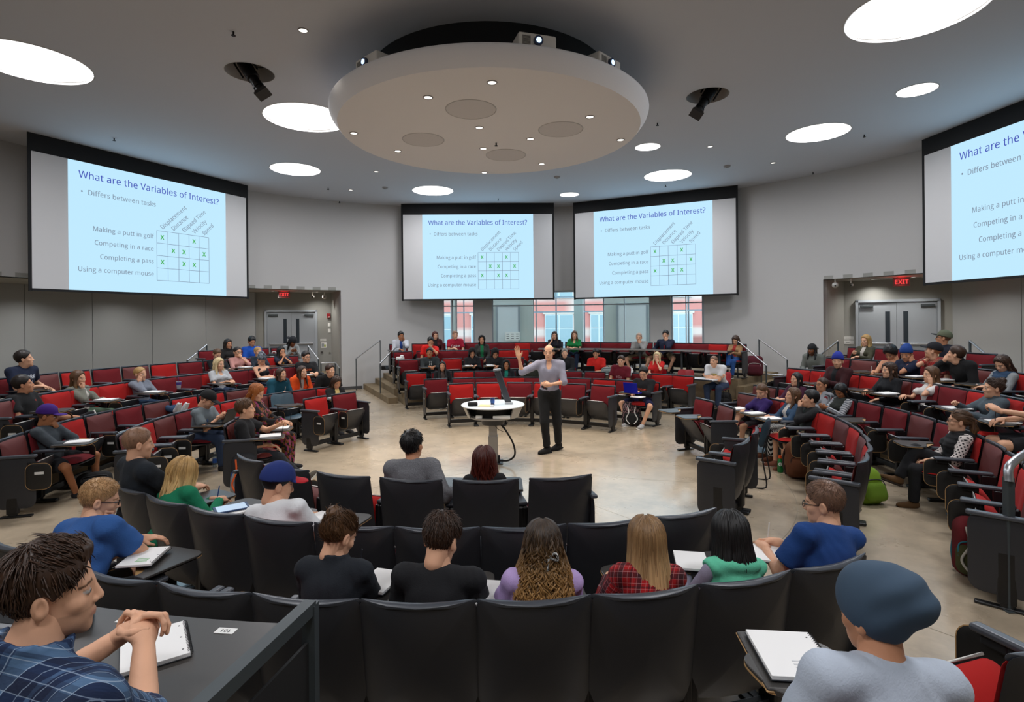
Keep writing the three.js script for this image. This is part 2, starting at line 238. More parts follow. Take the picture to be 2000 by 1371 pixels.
for (const [x, y] of [[1420, 324], [752, 366], [1088, 345]]) { const p = onCeil(x, y); const g = thing('smoke_detector', 'flat grey smoke detector on the ceiling', 'detector', p, 0, 'ceiling smoke detectors'); part('body', cyl(0.09, 0.07, 0.04, 24, 0, -0.02, 0), M(0x9d9b9a, 0.7), g); part('cap', cyl(0.04, 0.035, 0.015, 16, 0, -0.045, 0), M(0x8b8988, 0.7), g); }
for (const [x, y, h] of [[456, 62, 0], [223, 270, 0], [1688, 263, 0], [1284, 240, 0], [969, 279, 1], [973, 388, 0], [1300, 361, 0], [641, 367, 0], [1588, 336, 0], [663, 393, 0]]) { const p = onLevel(x, y, h ? DISC_Y : CEIL); const g = thing('sprinkler', 'small dark sprinkler head on the ' + (h ? 'hanging disc' : 'ceiling'), 'sprinkler', p, 0, 'sprinklers on the ' + (h ? 'disc' : 'ceiling')); part('stem', cyl(0.012, 0.012, 0.05, 8, 0, -0.025, 0), black, g); part('deflector', cyl(0.03, 0.03, 0.006, 12, 0, -0.052, 0), black, g); }
// spot fixtures hanging through round ceiling openings
camHoles.forEach((p, i) => {
  const g = thing('spotlight_fixture', i ? 'black stage spotlight tilted in a round ceiling opening, near the cut-off screen' : 'black stage spotlight tilted in a round ceiling opening, near the purple-cap block', 'spotlight', V(p.x, CEIL, p.z), 0, 'stage spotlights');
  part('opening_sleeve', new THREE.LatheGeometry([[0.36, 0.6], [0.355, 0.6], [0.355, -0.002], [0.365, -0.002]].map((q) => new THREE.Vector2(...q)), 40), M(0xa09c98, 0.9), g);
  const aim = V((DC.x - p.x) * 0.45, -2.6, (DC.z - p.z) * 0.2 + 0.6).normalize(), q = new THREE.Quaternion().setFromUnitVectors(V(0, -1, 0), aim), o = new THREE.Group(); o.quaternion.copy(q); void o;
  const put = (geo) => geo.applyQuaternion(q).translate(0, 0.0, 0);
  part('barrel', put(merged([cyl(0.1, 0.1, 0.34, 20, 0, 0.05, 0), cyl(0.075, 0.075, 0.34, 20, 0, -0.25, 0), cyl(0.085, 0.085, 0.03, 20, 0, -0.3, 0)])), blackGloss, g);
  part('shutter_frame', put(merged([box(0.21, 0.035, 0.21, 0, -0.44, 0), box(0.17, 0.05, 0.17, 0, -0.41, 0)])), M(0x1b1713, 0.5), g);
  part('yoke', put(merged([bar(V(-0.13, 0.3, 0), V(-0.13, -0.02, 0), 0.014), bar(V(0.13, 0.3, 0), V(0.13, -0.02, 0), 0.014), bar(V(-0.13, 0.3, 0), V(0.13, 0.3, 0), 0.014)])), black, g);
  part('cable', new THREE.TorusGeometry(0.1, 0.012, 8, 24).rotateY(0.6).translate(0.16, 0.16, 0.05), black, g);
});
// projectors on the rim of the disc
[[1046, 91, 0.02], [713, 125, 0.75], [1190, 128, -0.85]].forEach(([x, y, turn], i) => {
  const p = onLevel(x, y, DISC_Y + 0.36), d = V(p.x - DC.x, 0, p.z - DC.z), L = d.length(); d.multiplyScalar(2.22 / L);
  const g = thing('projector', ['white projector with a lit lens on the disc rim, beside the black drum', 'white projector at the rim over the purple-cap side, aimed at the wide screen', 'white projector at the rim over the green-backpack side, aimed away'][i], 'projector', V(DC.x + d.x, DISC_Y + 0.262, DC.z + d.z), Math.atan2(d.x, d.z) + (i ? 0 : 0));
  part('body', rbox(0.5, 0.2, 0.36, 0.025, 0, 0.12, 0), M(0xd9d5cd, 0.5), g);
  part('lens_barrel', cyl(0.06, 0.06, 0.05, 24).rotateX(Math.PI / 2).translate(0, 0.12, 0.195), M(0x33405a, 0.25), g);
  part('lens', cyl(0.035, 0.035, 0.006, 24).rotateX(Math.PI / 2).translate(0, 0.12, 0.223), new THREE.MeshStandardMaterial({ color: 0xcfe4ff, emissive: 0xbfdcff, emissiveIntensity: 1.6 }), g);
  const v = part('vent', rbox(0.11, 0.12, 0.006, 0.002, -0.15, 0.12, 0.181), M(0x9a958c, 0.7), g); for (let k = 0; k < 7; k++) part('slat', box(0.1, 0.006, 0.004, -0.15, 0.07 + k * 0.016, 0.185), M(0x5d5a55, 0.7), v);
  part('feet', merged([-1, 1].flatMap((a) => [-1, 1].map((b) => cyl(0.02, 0.02, 0.03, 10, a * 0.18, 0.015, b * 0.12)))), black, g);
});
// ---------------------------------------------------------------- projection screens
const slideTex = (() => {
  const W = 1600, H = 1200, c = document.createElement('canvas'); c.width = W; c.height = H; const x = c.getContext('2d');
  x.fillStyle = '#bfe9ff'; x.fillRect(0, 0, W, H);
  x.fillStyle = '#3b49b4'; x.font = '92px sans-serif'; x.textAlign = 'center'; x.fillText('What are the Variables of Interest?', W / 2, 150);
  x.fillStyle = '#7b8a9c'; x.textAlign = 'left'; x.font = '66px sans-serif'; x.fillText('\u2022', 100, 300); x.fillText('Differs between tasks', 160, 300);
  x.textAlign = 'right'; x.font = '62px sans-serif'; const gx = 800, gy = 545, cw = 117, ch = 130;
  ['Making a putt in golf', 'Competing in a race', 'Completing a pass', 'Using a computer mouse'].forEach((t, i) => x.fillText(t, gx - 30, gy + 88 + i * ch));
  x.textAlign = 'left'; ['Displacement', 'Distance', 'Elapsed Time', 'Velocity', 'Speed'].forEach((t, i) => { x.save(); x.translate(gx + i * cw + 62, gy - 16); x.rotate(-Math.PI / 4); x.fillText(t, 0, 0); x.restore(); });
  x.strokeStyle = '#6f7b94'; x.lineWidth = 4; for (let i = 0; i <= 5; i++) { x.beginPath(); x.moveTo(gx + i * cw, gy); x.lineTo(gx + i * cw, gy + 4 * ch); x.stroke(); } for (let i = 0; i <= 4; i++) { x.beginPath(); x.moveTo(gx, gy + i * ch); x.lineTo(gx + 5 * cw, gy + i * ch); x.stroke(); }
  x.fillStyle = '#3fae4a'; x.textAlign = 'center'; x.font = 'bold 66px sans-serif'; [[0, 0], [3, 0], [1, 1], [2, 1], [4, 1], [0, 2], [2, 2], [3, 2]].forEach(([i, j]) => x.fillText('X', gx + (i + 0.5) * cw, gy + (j + 0.5) * ch + 24));
  const t = new THREE.CanvasTexture(c); t.colorSpace = THREE.SRGBColorSpace; t.anisotropy = 8; return t;
})();
const slideMat = new THREE.MeshStandardMaterial({ color: 0x101010, roughness: 0.9, emissive: 0xffffff, emissiveMap: slideTex, emissiveIntensity: 1.0 });
const screenCloth = M(0xcfcfd0, 0.85);
function screen(A, B, label, lit = true) { // A, B: lower corners of the cloth as seen from the room, going from one side to the other
  const d = B.clone().sub(A), W = d.length(), H = 2.82, y0 = 2.96, mid = A.clone().add(B).multiplyScalar(0.5);
  const g = thing('projection_screen', label, 'projection screen', V(mid.x, 0, mid.z), Math.atan2(-d.z, d.x), 'projection screens');
  part('cloth', box(W, H, 0.012, 0, y0 + H / 2, -0.008), screenCloth, g);
  const iw = H * 4 / 3 * 0.985; part('slide', new THREE.PlaneGeometry(iw, H).translate(0, y0 + H / 2, 0.0), slideMat, g, 'projected pale blue slide with a table of crosses');
  const b = 0.06; part('mask', merged([box(b, H + b, 0.014, -W / 2 - b / 2, y0 + H / 2 - b / 2, -0.006), box(b, H + b, 0.014, W / 2 + b / 2, y0 + H / 2 - b / 2, -0.006), box(W, 0.05, 0.03, 0, y0 - 0.025, -0.006), box(W + 2 * b, CEIL - 0.002 - y0 - H, 0.014, 0, (CEIL - 0.002 + y0 + H) / 2, -0.006)]), black, g, 'black border and drop of the screen');
  if (lit) { const L = new THREE.RectAreaLight(0xbfe6ff, SCREEN_LIGHT, iw, H), n = V(0, 0, 1).applyAxisAngle(V(0, 1, 0), g.rotation.y); L.position.set(mid.x + n.x * 0.03, y0 + H / 2, mid.z + n.z * 0.03); L.lookAt(L.position.x + n.x, L.position.y, L.position.z + n.z); L.name = numbered('screen_light'); scene.add(L); }
  return g;
}
const S = (x, z) => V(x, 0, -z);
screen(S(-9.81, 11.26), S(-7.56, 15.71), 'wide hanging projection screen over the grey panelled wall beside the exit doors');
screen(S(-3.61, 18.37), S(1.38, 18.45), 'hanging projection screen over the windows, behind the raised arm of the lecturer');
screen(S(2.14, 18.45), S(6.64, 16.26), 'hanging projection screen over the windows with a steel stair rail at its side');
screen(S(9.17, 12.2), S(9.63, 7.19), 'hanging projection screen cut off above the olive-capped student by the second doors');
// ---------------------------------------------------------------- windows, lobby behind them and the brick building across the street
const alu = M(0xaab4bc, 0.4, { metalness: 0.4 });
win.forEach(([a0, a1], i) => {
  const g = structGroup('window_' + (i + 1)), y0 = 0.72, y1 = SOFFIT, at = (px) => thetaAt(px, RW, true, 620);
  const bars = [[a0, a0 + 0.25], [a1 - 0.25, a1]].concat(i === 1 ? [1041, 1046, 1178, 1218].map((p) => { const t = at(p); return [t, t + 0.12]; }) : i === 0 ? [882, 890].map((p) => { const t = at(p); return [t, t + 0.25]; }) : [at(1338), at(1370)].map((t) => [t, t + 0.14]));
  bars.sort((p, q) => p[0] - q[0]);
  for (const [b0, b1] of bars) part('mullion', annulus(RW + 0.06, RW + 0.16, b0, b1, y0, y1, 1), alu, g);
  part('transom', annulus(RW + 0.08, RW + 0.14, a0, a1, 2.72, 2.76, 2), alu, g); part('head', annulus(RW + 0.06, RW + 0.16, a0, a1, y1 - 0.06, y1, 2), alu, g); part('sill', annulus(RW + 0.02, RW + 0.2, a0, a1, y0, y0 + 0.05, 2), alu, g);
  for (let k = 0; k + 1 < bars.length; k++) if (bars[k + 1][0] - bars[k][1] > 0.2) { const P = [pol(RW + 0.11, bars[k][1]), pol(RW + 0.11, bars[k + 1][0])], w = P[0].distanceTo(P[1]); for (const [b, t] of [[y0 + 0.05, 2.72], [2.76, y1 - 0.06]]) { const q = part('pane', new THREE.PlaneGeometry(w, t - b), glassMat, g); q.position.set((P[0].x + P[1].x) / 2, (b + t) / 2, (P[0].z + P[1].z) / 2); q.rotation.y = -(bars[k][1] + bars[k + 1][0]) / 2 * D2R; } }
});
{
  const lobbyWall = M(0xc3cbc8, 0.8), lobbyWhite = M(0xdfe6ea, 0.7), g = structGroup('wall_lobby');
  const at = (px, r) => thetaAt(px, r, true, 620);
  part('lobby_floor', annulus(RW + 0.25, 17, AL + 6, 46, 0.5, 0.6), stepMat, g);
  part('partition', annulus(12.9, 13.0, at(955, 12.9), at(1041, 12.9), 0.6, 4), lobbyWall, g); part('partition', annulus(12.9, 13.0, at(1178, 12.9), at(1292, 12.9), 0.6, 4), lobbyWall, g);
  part('partition', annulus(12.9, 13.0, at(880, 12.9), at(893, 12.9), 0.6, 4), lobbyWall, g); part('column', annulus(14.6, 15.0, at(1121, 14.6), at(1138, 14.6), 0.6, 5), M(0x9fb0b2, 0.7), g);
  const door = (n, px0, px1) => { const q = structGroup('door_' + n); part('door_leaf', annulus(12.85, 12.9, at(px0, 12.85), at(px1, 12.85), 0.6, 2.75), lobbyWhite, q); part('door_frame', mergeGeometries([annulus(12.84, 12.9, at(px0 - 4, 12.85), at(px0, 12.85), 0.6, 2.82), annulus(12.84, 12.9, at(px1, 12.85), at(px1 + 4, 12.85), 0.6, 2.82), annulus(12.84, 12.9, at(px0 - 4, 12.85), at(px1 + 4, 12.85), 2.75, 2.82)]), alu, q); };
  door(3, 1208, 1262); door(4, 972, 1012);
  const fr = structGroup('window_4'); for (const px of [905, 1046, 1085, 1140, 1178, 1343]) { const t = at(px, 16); part('mullion', annulus(16, 16.08, t, t + 0.2, 0.6, 5, 1), M(0x66727c, 0.5), fr); } for (const y of [1.1, 2.55, 3.2]) part('transom', annulus(16, 16.06, -22, 42, y, y + 0.06, 3), M(0x8aa0b2, 0.5), fr);
}
{ // far facade
  const brickTex = dataTex(256, (u, v) => { const r = Math.floor(v * 32), c = Math.floor(u * 16 + (r % 2) * 0.5), fu = (u * 16 + (r % 2) * 0.5) % 1, fv = (v * 32) % 1, m = fu < 0.06 || fv < 0.14, k = 0.8 + 0.3 * hash2(c, r, 5); return m ? [0.8, 0.74, 0.72] : [0.74 * k, 0.5 * k, 0.48 * k]; }, true, 1 / 3.2);
  const Z = 34, b = thing('brick_building', 'pink red brick building with tall windows outside across the street', 'building', V(3.5, -1, -Z));
  part('wall', box(46, 22, 0.6, 0, 11, -0.3), M(0xffffff, 0.9, { map: brickTex }), b);
  const frameM = M(0xc9d2d8, 0.5), pane = M(0x8fa9b4, 0.1), stone = M(0xc9bfb6, 0.85);
  for (let i = -7; i <= 8; i++) for (const [y, h] of [[1.2, 2.4], [4.6, 2.6], [8.2, 2.4], [11.6, 2.2]]) {
    const x = i * 2.45 - 0.6, w = i % 3 === 0 ? 1.75 : 1.05, f = part('window', box(w, h, 0.16, x, y + h / 2, 0.04), frameM, b);
    for (const sx of [-1, 1]) for (const [dy, hh] of [[0.06, h * 0.6], [h * 0.6 + 0.12, h * 0.4 - 0.2]]) part('pane', box(w / 2 - 0.09, hh, 0.03, x + sx * w / 4, y + dy + hh / 2, 0.13), pane, f);
    part('lintel', box(w + 0.2, 0.18, 0.2, x, y + h + 0.09, 0.05), stone, f);
  }
  part('string_course', box(46, 0.3, 0.25, 0, 7.7, 0.05), stone, b);
  struct('floor_street', box(80, 0.1, 40, 3, -1.05, -Z + 4), M(0x8a8a8c, 0.9));
}
// ---------------------------------------------------------------- auditorium seats; local: origin on the floor, occupant looks along +z, chair backs pass the row's circle at 0.33 behind it
const TILT = 0.17;
const CH = (() => {
  const tiltBack = (g) => { g.rotateX(-TILT); return g.translate(0, 0.45, -0.235); };                     // hinge line of the back
  const curve = (x) => 0.034 * (x / 0.25) ** 2;
  const shell = tiltBack(pad(0.555, 0.64, 0.032, 0.012, 0.026, { bend: curve, rings: 5 }).translate(0, 0.115, -0.02));
  const lip = tiltBack(merged([pad(0.555, 0.026, 0.012, 0.022, 0.02, { bend: curve, rings: 3, corner: 3, bulge: 3 }).translate(0, 0.427, -0.012)]));
  const cushion = tiltBack(pad(0.515, 0.40, 0.03, 0.034, 0.01, { bend: curve, rings: 5, bulge: 5 }).translate(0, 0.205, 0.008));
  const seatUp = (up) => (g) => { const a = up ? 1.02 : 0.06; g.rotateX(-Math.PI / 2); if (up) { g.rotateX(-a); return g.translate(0, 0.395, -0.045); } g.translate(0, 0, 0.235); g.rotateX(-a); return g.translate(0, 0.40, -0.19); };
  const mk = (up) => { const s = seatUp(up), round = (x, y) => 0; void round;
    return { cushion: s(pad(0.47, 0.45, 0.09, 0.06, 0.01, { rings: 5, bulge: 5 }).translate(0, 0, 0.02)), pan: s(pad(0.485, 0.47, 0.11, 0.015, 0.045, { rings: 5, bulge: 3 })), edge: s(pad(0.36, 0.012, 0.005, 0.006, 0.006, { rings: 2, corner: 2 }).translate(0, -0.236, 0.012)) }; };
  const post = merged([rbox(0.05, 0.56, 0.13, 0.015, 0, 0.34, -0.14), rbox(0.06, 0.03, 0.34, 0.012, 0, 0.018, -0.1), rbox(0.045, 0.09, 0.09, 0.01, 0, 0.07, -0.14)]);
  const arm = rbox(0.055, 0.032, 0.36, 0.014, 0, 0.635, 0.0);
  const folded = pad(0.25, 0.3, 0.075, 0.009, 0.009, { rings: 3, bulge: 10 }).rotateY(Math.PI / 2).translate(0, 0.46, 0.14), foldedEdge = pad(0.257, 0.307, 0.078, 0.0035, 0.0035, { rings: 2, bulge: 12 }).rotateY(Math.PI / 2).translate(0, 0.46, 0.14), plate = box(0.004, 0.03, 0.09, 0.01, 0.5, 0.15), hinge = merged([cyl(0.02, 0.02, 0.05, 10, 0, 0.6, 0.04), rbox(0.035, 0.05, 0.1, 0.01, 0, 0.6, 0.1)]);
  const open = new THREE.ExtrudeGeometry((() => { const s = new THREE.Shape(); s.moveTo(-0.05, 0.0); s.lineTo(-0.05, 0.33); s.quadraticCurveTo(-0.05, 0.40, 0.03, 0.40); s.lineTo(0.22, 0.38); s.quadraticCurveTo(0.29, 0.37, 0.29, 0.30); s.lineTo(0.29, 0.2); s.quadraticCurveTo(0.26, 0.13, 0.15, 0.11); s.quadraticCurveTo(0.03, 0.1, 0.03, 0); s.closePath(); return s; })(), { depth: 0.016, bevelEnabled: true, bevelSize: 0.003, bevelThickness: 0.002, bevelSegments: 1, curveSegments: 6 }).rotateX(Math.PI / 2).translate(0, 0.7, 0);
  const openEdge = new THREE.ExtrudeGeometry((() => { const s = new THREE.Shape(); s.moveTo(-0.053, 0); s.lineTo(-0.053, 0.33); s.quadraticCurveTo(-0.053, 0.405, 0.03, 0.405); s.lineTo(0.22, 0.385); s.quadraticCurveTo(0.295, 0.375, 0.295, 0.30); s.lineTo(0.295, 0.19); s.lineTo(0.2, 0.11); s.lineTo(0.03, 0); s.closePath(); return s; })(), { depth: 0.006, bevelEnabled: false, curveSegments: 6 }).rotateX(Math.PI / 2).translate(0, 0.69, 0);
  const panel = pad(0.40, 0.60, 0.09, 0.016, 0.016, { rings: 3, bulge: 8 }).rotateY(Math.PI / 2).translate(0, 0.40, -0.1), panelCap = rbox(0.06, 0.035, 0.42, 0.014, 0, 0.695, -0.1);
  const beam = rbox(0.5, 0.07, 0.05, 0.008, 0, 0.1, -0.14);
  return { shell, lip, cushion, up: mk(true), down: mk(false), post, arm, folded, foldedEdge, plate, hinge, open, openEdge, panel, panelCap, beam };
})();
const seats = new Map(), whose = {}; // row key -> list of seat records; whose is filled by the people table: seat key -> short name of the occupant
const ORD = ['first', 'second', 'third', 'fourth', 'fifth', 'sixth', 'seventh', 'eighth', 'ninth', 'tenth', 'eleventh', 'twelfth', 'thirteenth', 'fourteenth', 'fifteenth', 'sixteenth', 'seventeenth', 'eighteenth', 'nineteenth', 'twentieth'];
const BLOCK = { L: 'purple cap block', R: 'green backpack block', F: 'window block', N: 'lilac shirt block' }, END = { L: 'rucksack aisle', R: 'post aisle', F: 'stair rails', N: 'blue T-shirt man' };
const placard = M(0xd7d7d4, 0.6);
function auditoriumSeat(sec, row, k, th, r, y, mat, end, mode) {
  const key = sec + row + ':' + k, who = whose[key], p = pol(r - 0.33, th, y);
  const label = who ? `${SEATNAME[mat]} auditorium seat occupied by the ${who}` : `${SEATNAME[mat]} folding seat, ${ORD[k]} from the ${END[sec]}, ${ORD[row - 1]} row, ${BLOCK[sec]}`;
  const g = thing('auditorium_seat', label, 'seat', p, facing(th), 'auditorium seats'), up = !who && mode !== 'down', s = up ? CH.up : CH.down;
  part('back_shell', CH.shell, plastic, g); part('back_trim', CH.lip, plasticTrim, g); part('back_cushion', CH.cushion, SEATMAT[mat], g);
  part('seat_pan', s.pan, plastic, g); part('seat_cushion', s.cushion, SEATMAT[mat], g); if (up) part('seat_edge', s.edge, metalEdge, g);
  const side = (x, isEnd) => {
    if (isEnd) { part('end_panel', CH.panel, plastic, g).position.x = x; part('armrest', CH.panelCap, plasticTrim, g).position.x = x; const f = part('foot', CH.post, blackGloss, g); f.position.x = x * 0.97; f.scale.set(1, 0.7, 0.9); return; }
    part('stanchion', CH.post, blackGloss, g).position.x = x; part('armrest', CH.arm, plasticTrim, g).position.x = x;
  };
  side(0.29, end & 1); side(-0.29, end & 2);
  if (mode === 'open' || (who && mode !== 'none')) { const t = part('tablet', CH.open, tabletTop, g); t.position.set(-0.27, 0, 0.02); t.scale.set(1, 1, 1); part('tablet_edge', CH.openEdge, plyEdge, t); part('tablet_arm', CH.hinge, black, g).position.set(-0.28, 0.04, 0.02); }
  else { const t = part('tablet', CH.folded, M(0x161514, 0.5), g); t.position.set(-0.325, 0, 0); part('tablet_edge', CH.foldedEdge, plyEdge, t); part('number_plate', CH.plate, placard, t).position.x = -0.02; part('tablet_hinge', CH.hinge, black, g).position.x = -0.3; }
  part('beam', CH.beam, blackGloss, g);
  return { key, th, r, y, p, group: g };
}
// rows: block, row, radius, level, list of [angle, colour, options]; options: e1/e2 end panels at the counting start / other end, o open tablet, d seat down, n no tablet
const rows = [];
function row(sec, n, r, y, list) { rows.push({ sec, n, r, y, list }); }
const run = (a0, da, cols) => [...cols].map((c, i) => [a0 + da * i, c]);
const fromPx = (r, list, cols) => list.map((x, i) => [thetaAt(x, r, true, 720), cols[i]]);
// block N: dark backs towards the camera, counted from the blue T-shirt man's side
row('N', 1, 3.66, 0, run(168.8, 10.1, 'cccrbr'));
row('N', 2, 4.72, 0, run(161.8, 6.85, 'crbrcrbcr'));
row('N', 3, 5.64, 0, run(158.9, 5.68, 'rcrbcrrcrb'));
row('N', 4, 6.85, 0.32, [[162.8, 'r']]);
row('N', 5, 7.08, 0.32, [[170.0, 'b']]);
// block L, counted from the aisle next to the dumped rucksack
row('L', 1, 3.62, 0, [[255.6, 'b'], [266, 'r'], [296, 'r'], [306.5, 'c']]);
row('L', 2, 4.75, 0, run(252.4, 6.6, 'brbcrrbbcr'));
row('L', 3, 5.95, 0, run(253.5, 5.6, 'bcrbcbrrbrcc'));
row('L', 4, 6.65, 0.32, run(261.8, 4.5, 'bcrrrrccrcccc'));
row('L', 5, 7.75, 0.5, run(265.3, 4.25, 'bbcbrcbrcccrc'));
row('L', 6, 8.72, 0.68, run(306, 3.9, 'cccc'));
// block R, counted from the steel post aisle
row('R', 1, 3.62, 0, [[129.2, 'b'], [118.2, 'r'], [87, 'b'], [76, 'c']]);
row('R', 2, 4.73, 0, run(130, -6.45, 'brbrbrrrcb'));
row('R', 3, 5.9, 0, run(132.75, -5.75, 'brrbrcbcccccb'));
row('R', 4, 6.68, 0.32, run(111.2, -4.6, 'rcrrccbrrrr'));
row('R', 5, 7.75, 0.5, run(99.4, -4.2, 'rbrbcccbc'));
row('R', 6, 8.75, 0.68, run(80.1, -3.9, 'ccccc'));
// block F below the windows, counted from the stair rails
row('F', 1, 3.72, 0, fromPx(3.72, [900, 954, 1015, 1068, 1122, 1180], 'rrcrcc'));
row('F', 2, 4.82, 0, fromPx(4.82, [850, 905, 950, 1003, 1045, 1090, 1133, 1182, 1228, 1268], 'cccrcrcrcr'));
row('F', 3, 6.5, 0, fromPx(6.5, [812, 862, 905, 947, 988, 1035, 1076, 1118, 1163, 1210, 1255, 1295, 1336], 'rcrccccccrcrr'));
row('F', 4, 7.25, 0.3, fromPx(7.25, [797, 839, 883, 925, 968, 1005], 'ccrccc'));
row('F', 5, 8.1, 0.48, fromPx(8.1, [787, 832, 872, 905, 942, 985, 1016], 'cccccrr'));
row('F', 6, 9.0, 0.66, fromPx(9.0, [778, 822, 853, 890, 925, 958, 990, 1022, 1050, 1083, 1122, 1157, 1192, 1224, 1258, 1297, 1332, 1368, 1404, 1440], 'crcrcccrccccccccccrc'));
function buildRows() {
  for (const { sec, n, r, y, list } of rows) list.forEach(([th, c], k) => {
    const key = sec + n + ':' + k, noStart = k === 0, noEnd = k === list.length - 1; let end = 0;
    const stepsUp = sec === 'N' || sec === 'L' || sec === 'F' ? 1 : -1, gapBefore = k && Math.abs(th - list[k - 1][0]) > 15 && Math.abs(th - list[k - 1][0]) < 340, gapAfter = !noEnd && Math.abs(list[k + 1][0] - th) > 15 && Math.abs(list[k + 1][0] - th) < 340;
    // growing angle lies on the occupant's +x side
    if (sec === 'N' && n > 3) end = 0; else { if (noStart || gapBefore) end |= stepsUp > 0 ? 2 : 1; if (noEnd || gapAfter) end |= stepsUp > 0 ? 1 : 2; }
    seats.set(key, auditoriumSeat(sec, n, k, th, r, y, c, end, seatMode[key]));
  });
}
const seatMode = { 'N1:5': '', 'R1:2': 'open', 'R1:3': 'open', 'R3:7': 'open', 'N2:6': 'open' };
// ---------------------------------------------------------------- desks, rails, lectern
function desk(name, label, r0, r1, a0, a1, y, base, topMat, edgeMat, legs) {
  const g = thing(name, label, 'desk');
  part('top', annulus(r0, r1, a0, a1, base + y - 0.03, base + y, 1.5), topMat, g); if (edgeMat) part('front_edge', annulus(r0 - 0.006, r0, a0, a1, base + y - 0.032, base + y + 0.001, 1.5), edgeMat, g);
  for (const a of legs) { const m = (r0 + r1) / 2; part('leg', bar(pol(m, a, base), pol(m, a, base + y - 0.03), 0.03, 10), paintedSteel, g); part('foot', annulus(m - 0.2, m + 0.2, a - 0.25, a + 0.25, base, base + 0.03), paintedSteel, g); }
  return g;
}
const darkTop = M(0x2c2a28, 0.3), greyTop = M(0x34302d, 0.42), whiteTop = M(0xdfe3e6, 0.3);
desk('tier_desk', 'long dark curved desk with pale front edge on the platform before the windows', 8.12, 8.55, thetaAt(1052, 8.3, true, 690), 45, 0.72, 0.66, darkTop, metalEdge, [12, 20, 28, 36, 43]);
desk('curved_desk', 'long curved white-topped desk at floor height where the white T-shirt man sits', 7.12, 7.6, thetaAt(1050, 7.3, true, 730), thetaAt(1398, 7.3, true, 735), 0.74, 0, whiteTop, M(0x24262b, 0.5), [9, 19, 29, 39]);
desk('tier_desk', 'long charcoal curved desk with white number labels under the plaid-shirted man', 6.12, 6.66, 185.4, 214, 0.73, 0.32, greyTop, null, [187, 196, 205]);
{ // number labels on the charcoal desk
  const lab = (t, px, py) => { const c = document.createElement('canvas'); c.width = 128; c.height = 64; const x = c.getContext('2d'); x.fillStyle = '#e8e8e4'; x.fillRect(0, 0, 128, 64); x.fillStyle = '#222'; x.font = 'bold 44px sans-serif'; x.textAlign = 'center'; x.fillText(t, 64, 48); const tx = new THREE.CanvasTexture(c); tx.colorSpace = THREE.SRGBColorSpace; const p = onLevel(px, py, 1.051); const m = single('seat_number_label', box(0.075, 0.002, 0.036), [white, white, M(0xffffff, 0.6, { map: tx }), white, white, white], 'white label reading ' + t + ' upside down on the charcoal desk, ' + (t === '101' ? 'beside the guard rail' : 'beside the plaid-shirted man'), 'label', 'seat number labels'); m.position.set(p.x, 1.051, p.z); const th = Math.atan2(p.x - C[0], -p.z - C[1]) / D2R; m.rotation.y = facing(th) + Math.PI + (t === '101' ? Math.PI : Math.PI); return m; };
  lab('102', 247, 1212); lab('101', 441, 1232);
}
function railing(label, list, mat = steel, round = 0.019) { // list of posts: [foot, height]
  const g = thing('handrail', label, 'handrail'); const tops = list.map(([p, h]) => p.clone().add(V(0, h, 0)));
  list.forEach(([p], i) => part('post', flatBar(p.clone().add(V(0.0001, 0, 0)), tops[i], 0.045, 0.02).translate(0, 0, 0), paintedSteel, g));
  for (let i = 0; i + 1 < tops.length; i++) part('rail', bar(tops[i], tops[i + 1], round, 10), mat, g);
  return g;
}
const onCircle = (px, py, r, y) => pol(r, thetaAt(px, r, true, py), y);
railing('dark steel handrail beside the white wall at the concrete steps', [[onLevel(696, 762, 0), 1.03], [onCircle(743, 720, 10.6, 0.66), 0.95]], brushed);
railing('steel handrail at the end seats along the concrete steps, next to the tissue box', [[onLevel(743, 779, 0), 1.02], [onCircle(772, 740, 8.5, 0.5), 0.95]], brushed);
railing('steel handrail above the maroon rucksack on the platform', [[onCircle(1441, 737, 8.8, 0.66), 0.97], [onCircle(1497, 760, 8.8, 0), 1.02]], brushed);
railing('steel handrail against the white wall beyond the maroon rucksack', [[onCircle(1483, 735, 10.8, 0.66), 0.95], [onCircle(1538, 760, 10.8, 0), 1.05]], brushed);
railing('low level steel rail between two sloping handrails', [[onCircle(1487, 740, 9.6, 0.1), 0.62], [onCircle(1530, 750, 9.6, 0.1), 0.62]], brushed);
railing('sloping handrail behind the blazer-wearing student by the grey panels', [[onCircle(366, 712, 9.4, 0.68), 0.62], [onCircle(404, 712, 9.6, 0.68), 0.98]], brushed);
railing('handrail sloping down behind the man in glasses before the exit doors', [[onCircle(602, 700, 9.6, 0.68), 0.85], [onCircle(622, 720, 9.3, 0.2), 0.95]], brushed);
railing('short handrail beside the freckled man in black before the exit doors', [[onCircle(627, 730, 8.6, 0.1), 0.98], [onCircle(655, 730, 8.6, 0.1), 0.98], [onCircle(663, 735, 8.2, 0), 0.95]], brushed);
railing('handrail sloping above the man in the wine-coloured cardigan', [[onCircle(1597, 725, 9.3, 0.3), 0.95], [onCircle(1637, 712, 9.3, 0.68), 0.98]], brushed);
railing('handrail sloping behind the man in the black pullover', [[onCircle(1895, 712, 9.6, 0.68), 1.05], [onCircle(1947, 722, 9.2, 0.5), 0.85]], brushed);
{
  const p = onLevel(1972, 1192, 0), g = thing('handrail', 'thick dark post with a polished steel rail beside the colourful bags', 'handrail', p);
  part('post', rbox(0.055, 1.0, 0.055, 0.008, 0, 0.5, 0), paintedSteel, g); part('rail', tube([V(-0.015, 0.97, 0.02), V(0, 1.06, 0), V(0.1, 1.11, -0.05), V(0.6, 1.25, -0.25), V(1.2, 1.5, -0.5)], 0.03, 40, 12), brushed, g); part('base_plate', rbox(0.1, 0.012, 0.1, 0.004, 0, 0.006, 0), paintedSteel, g);
}
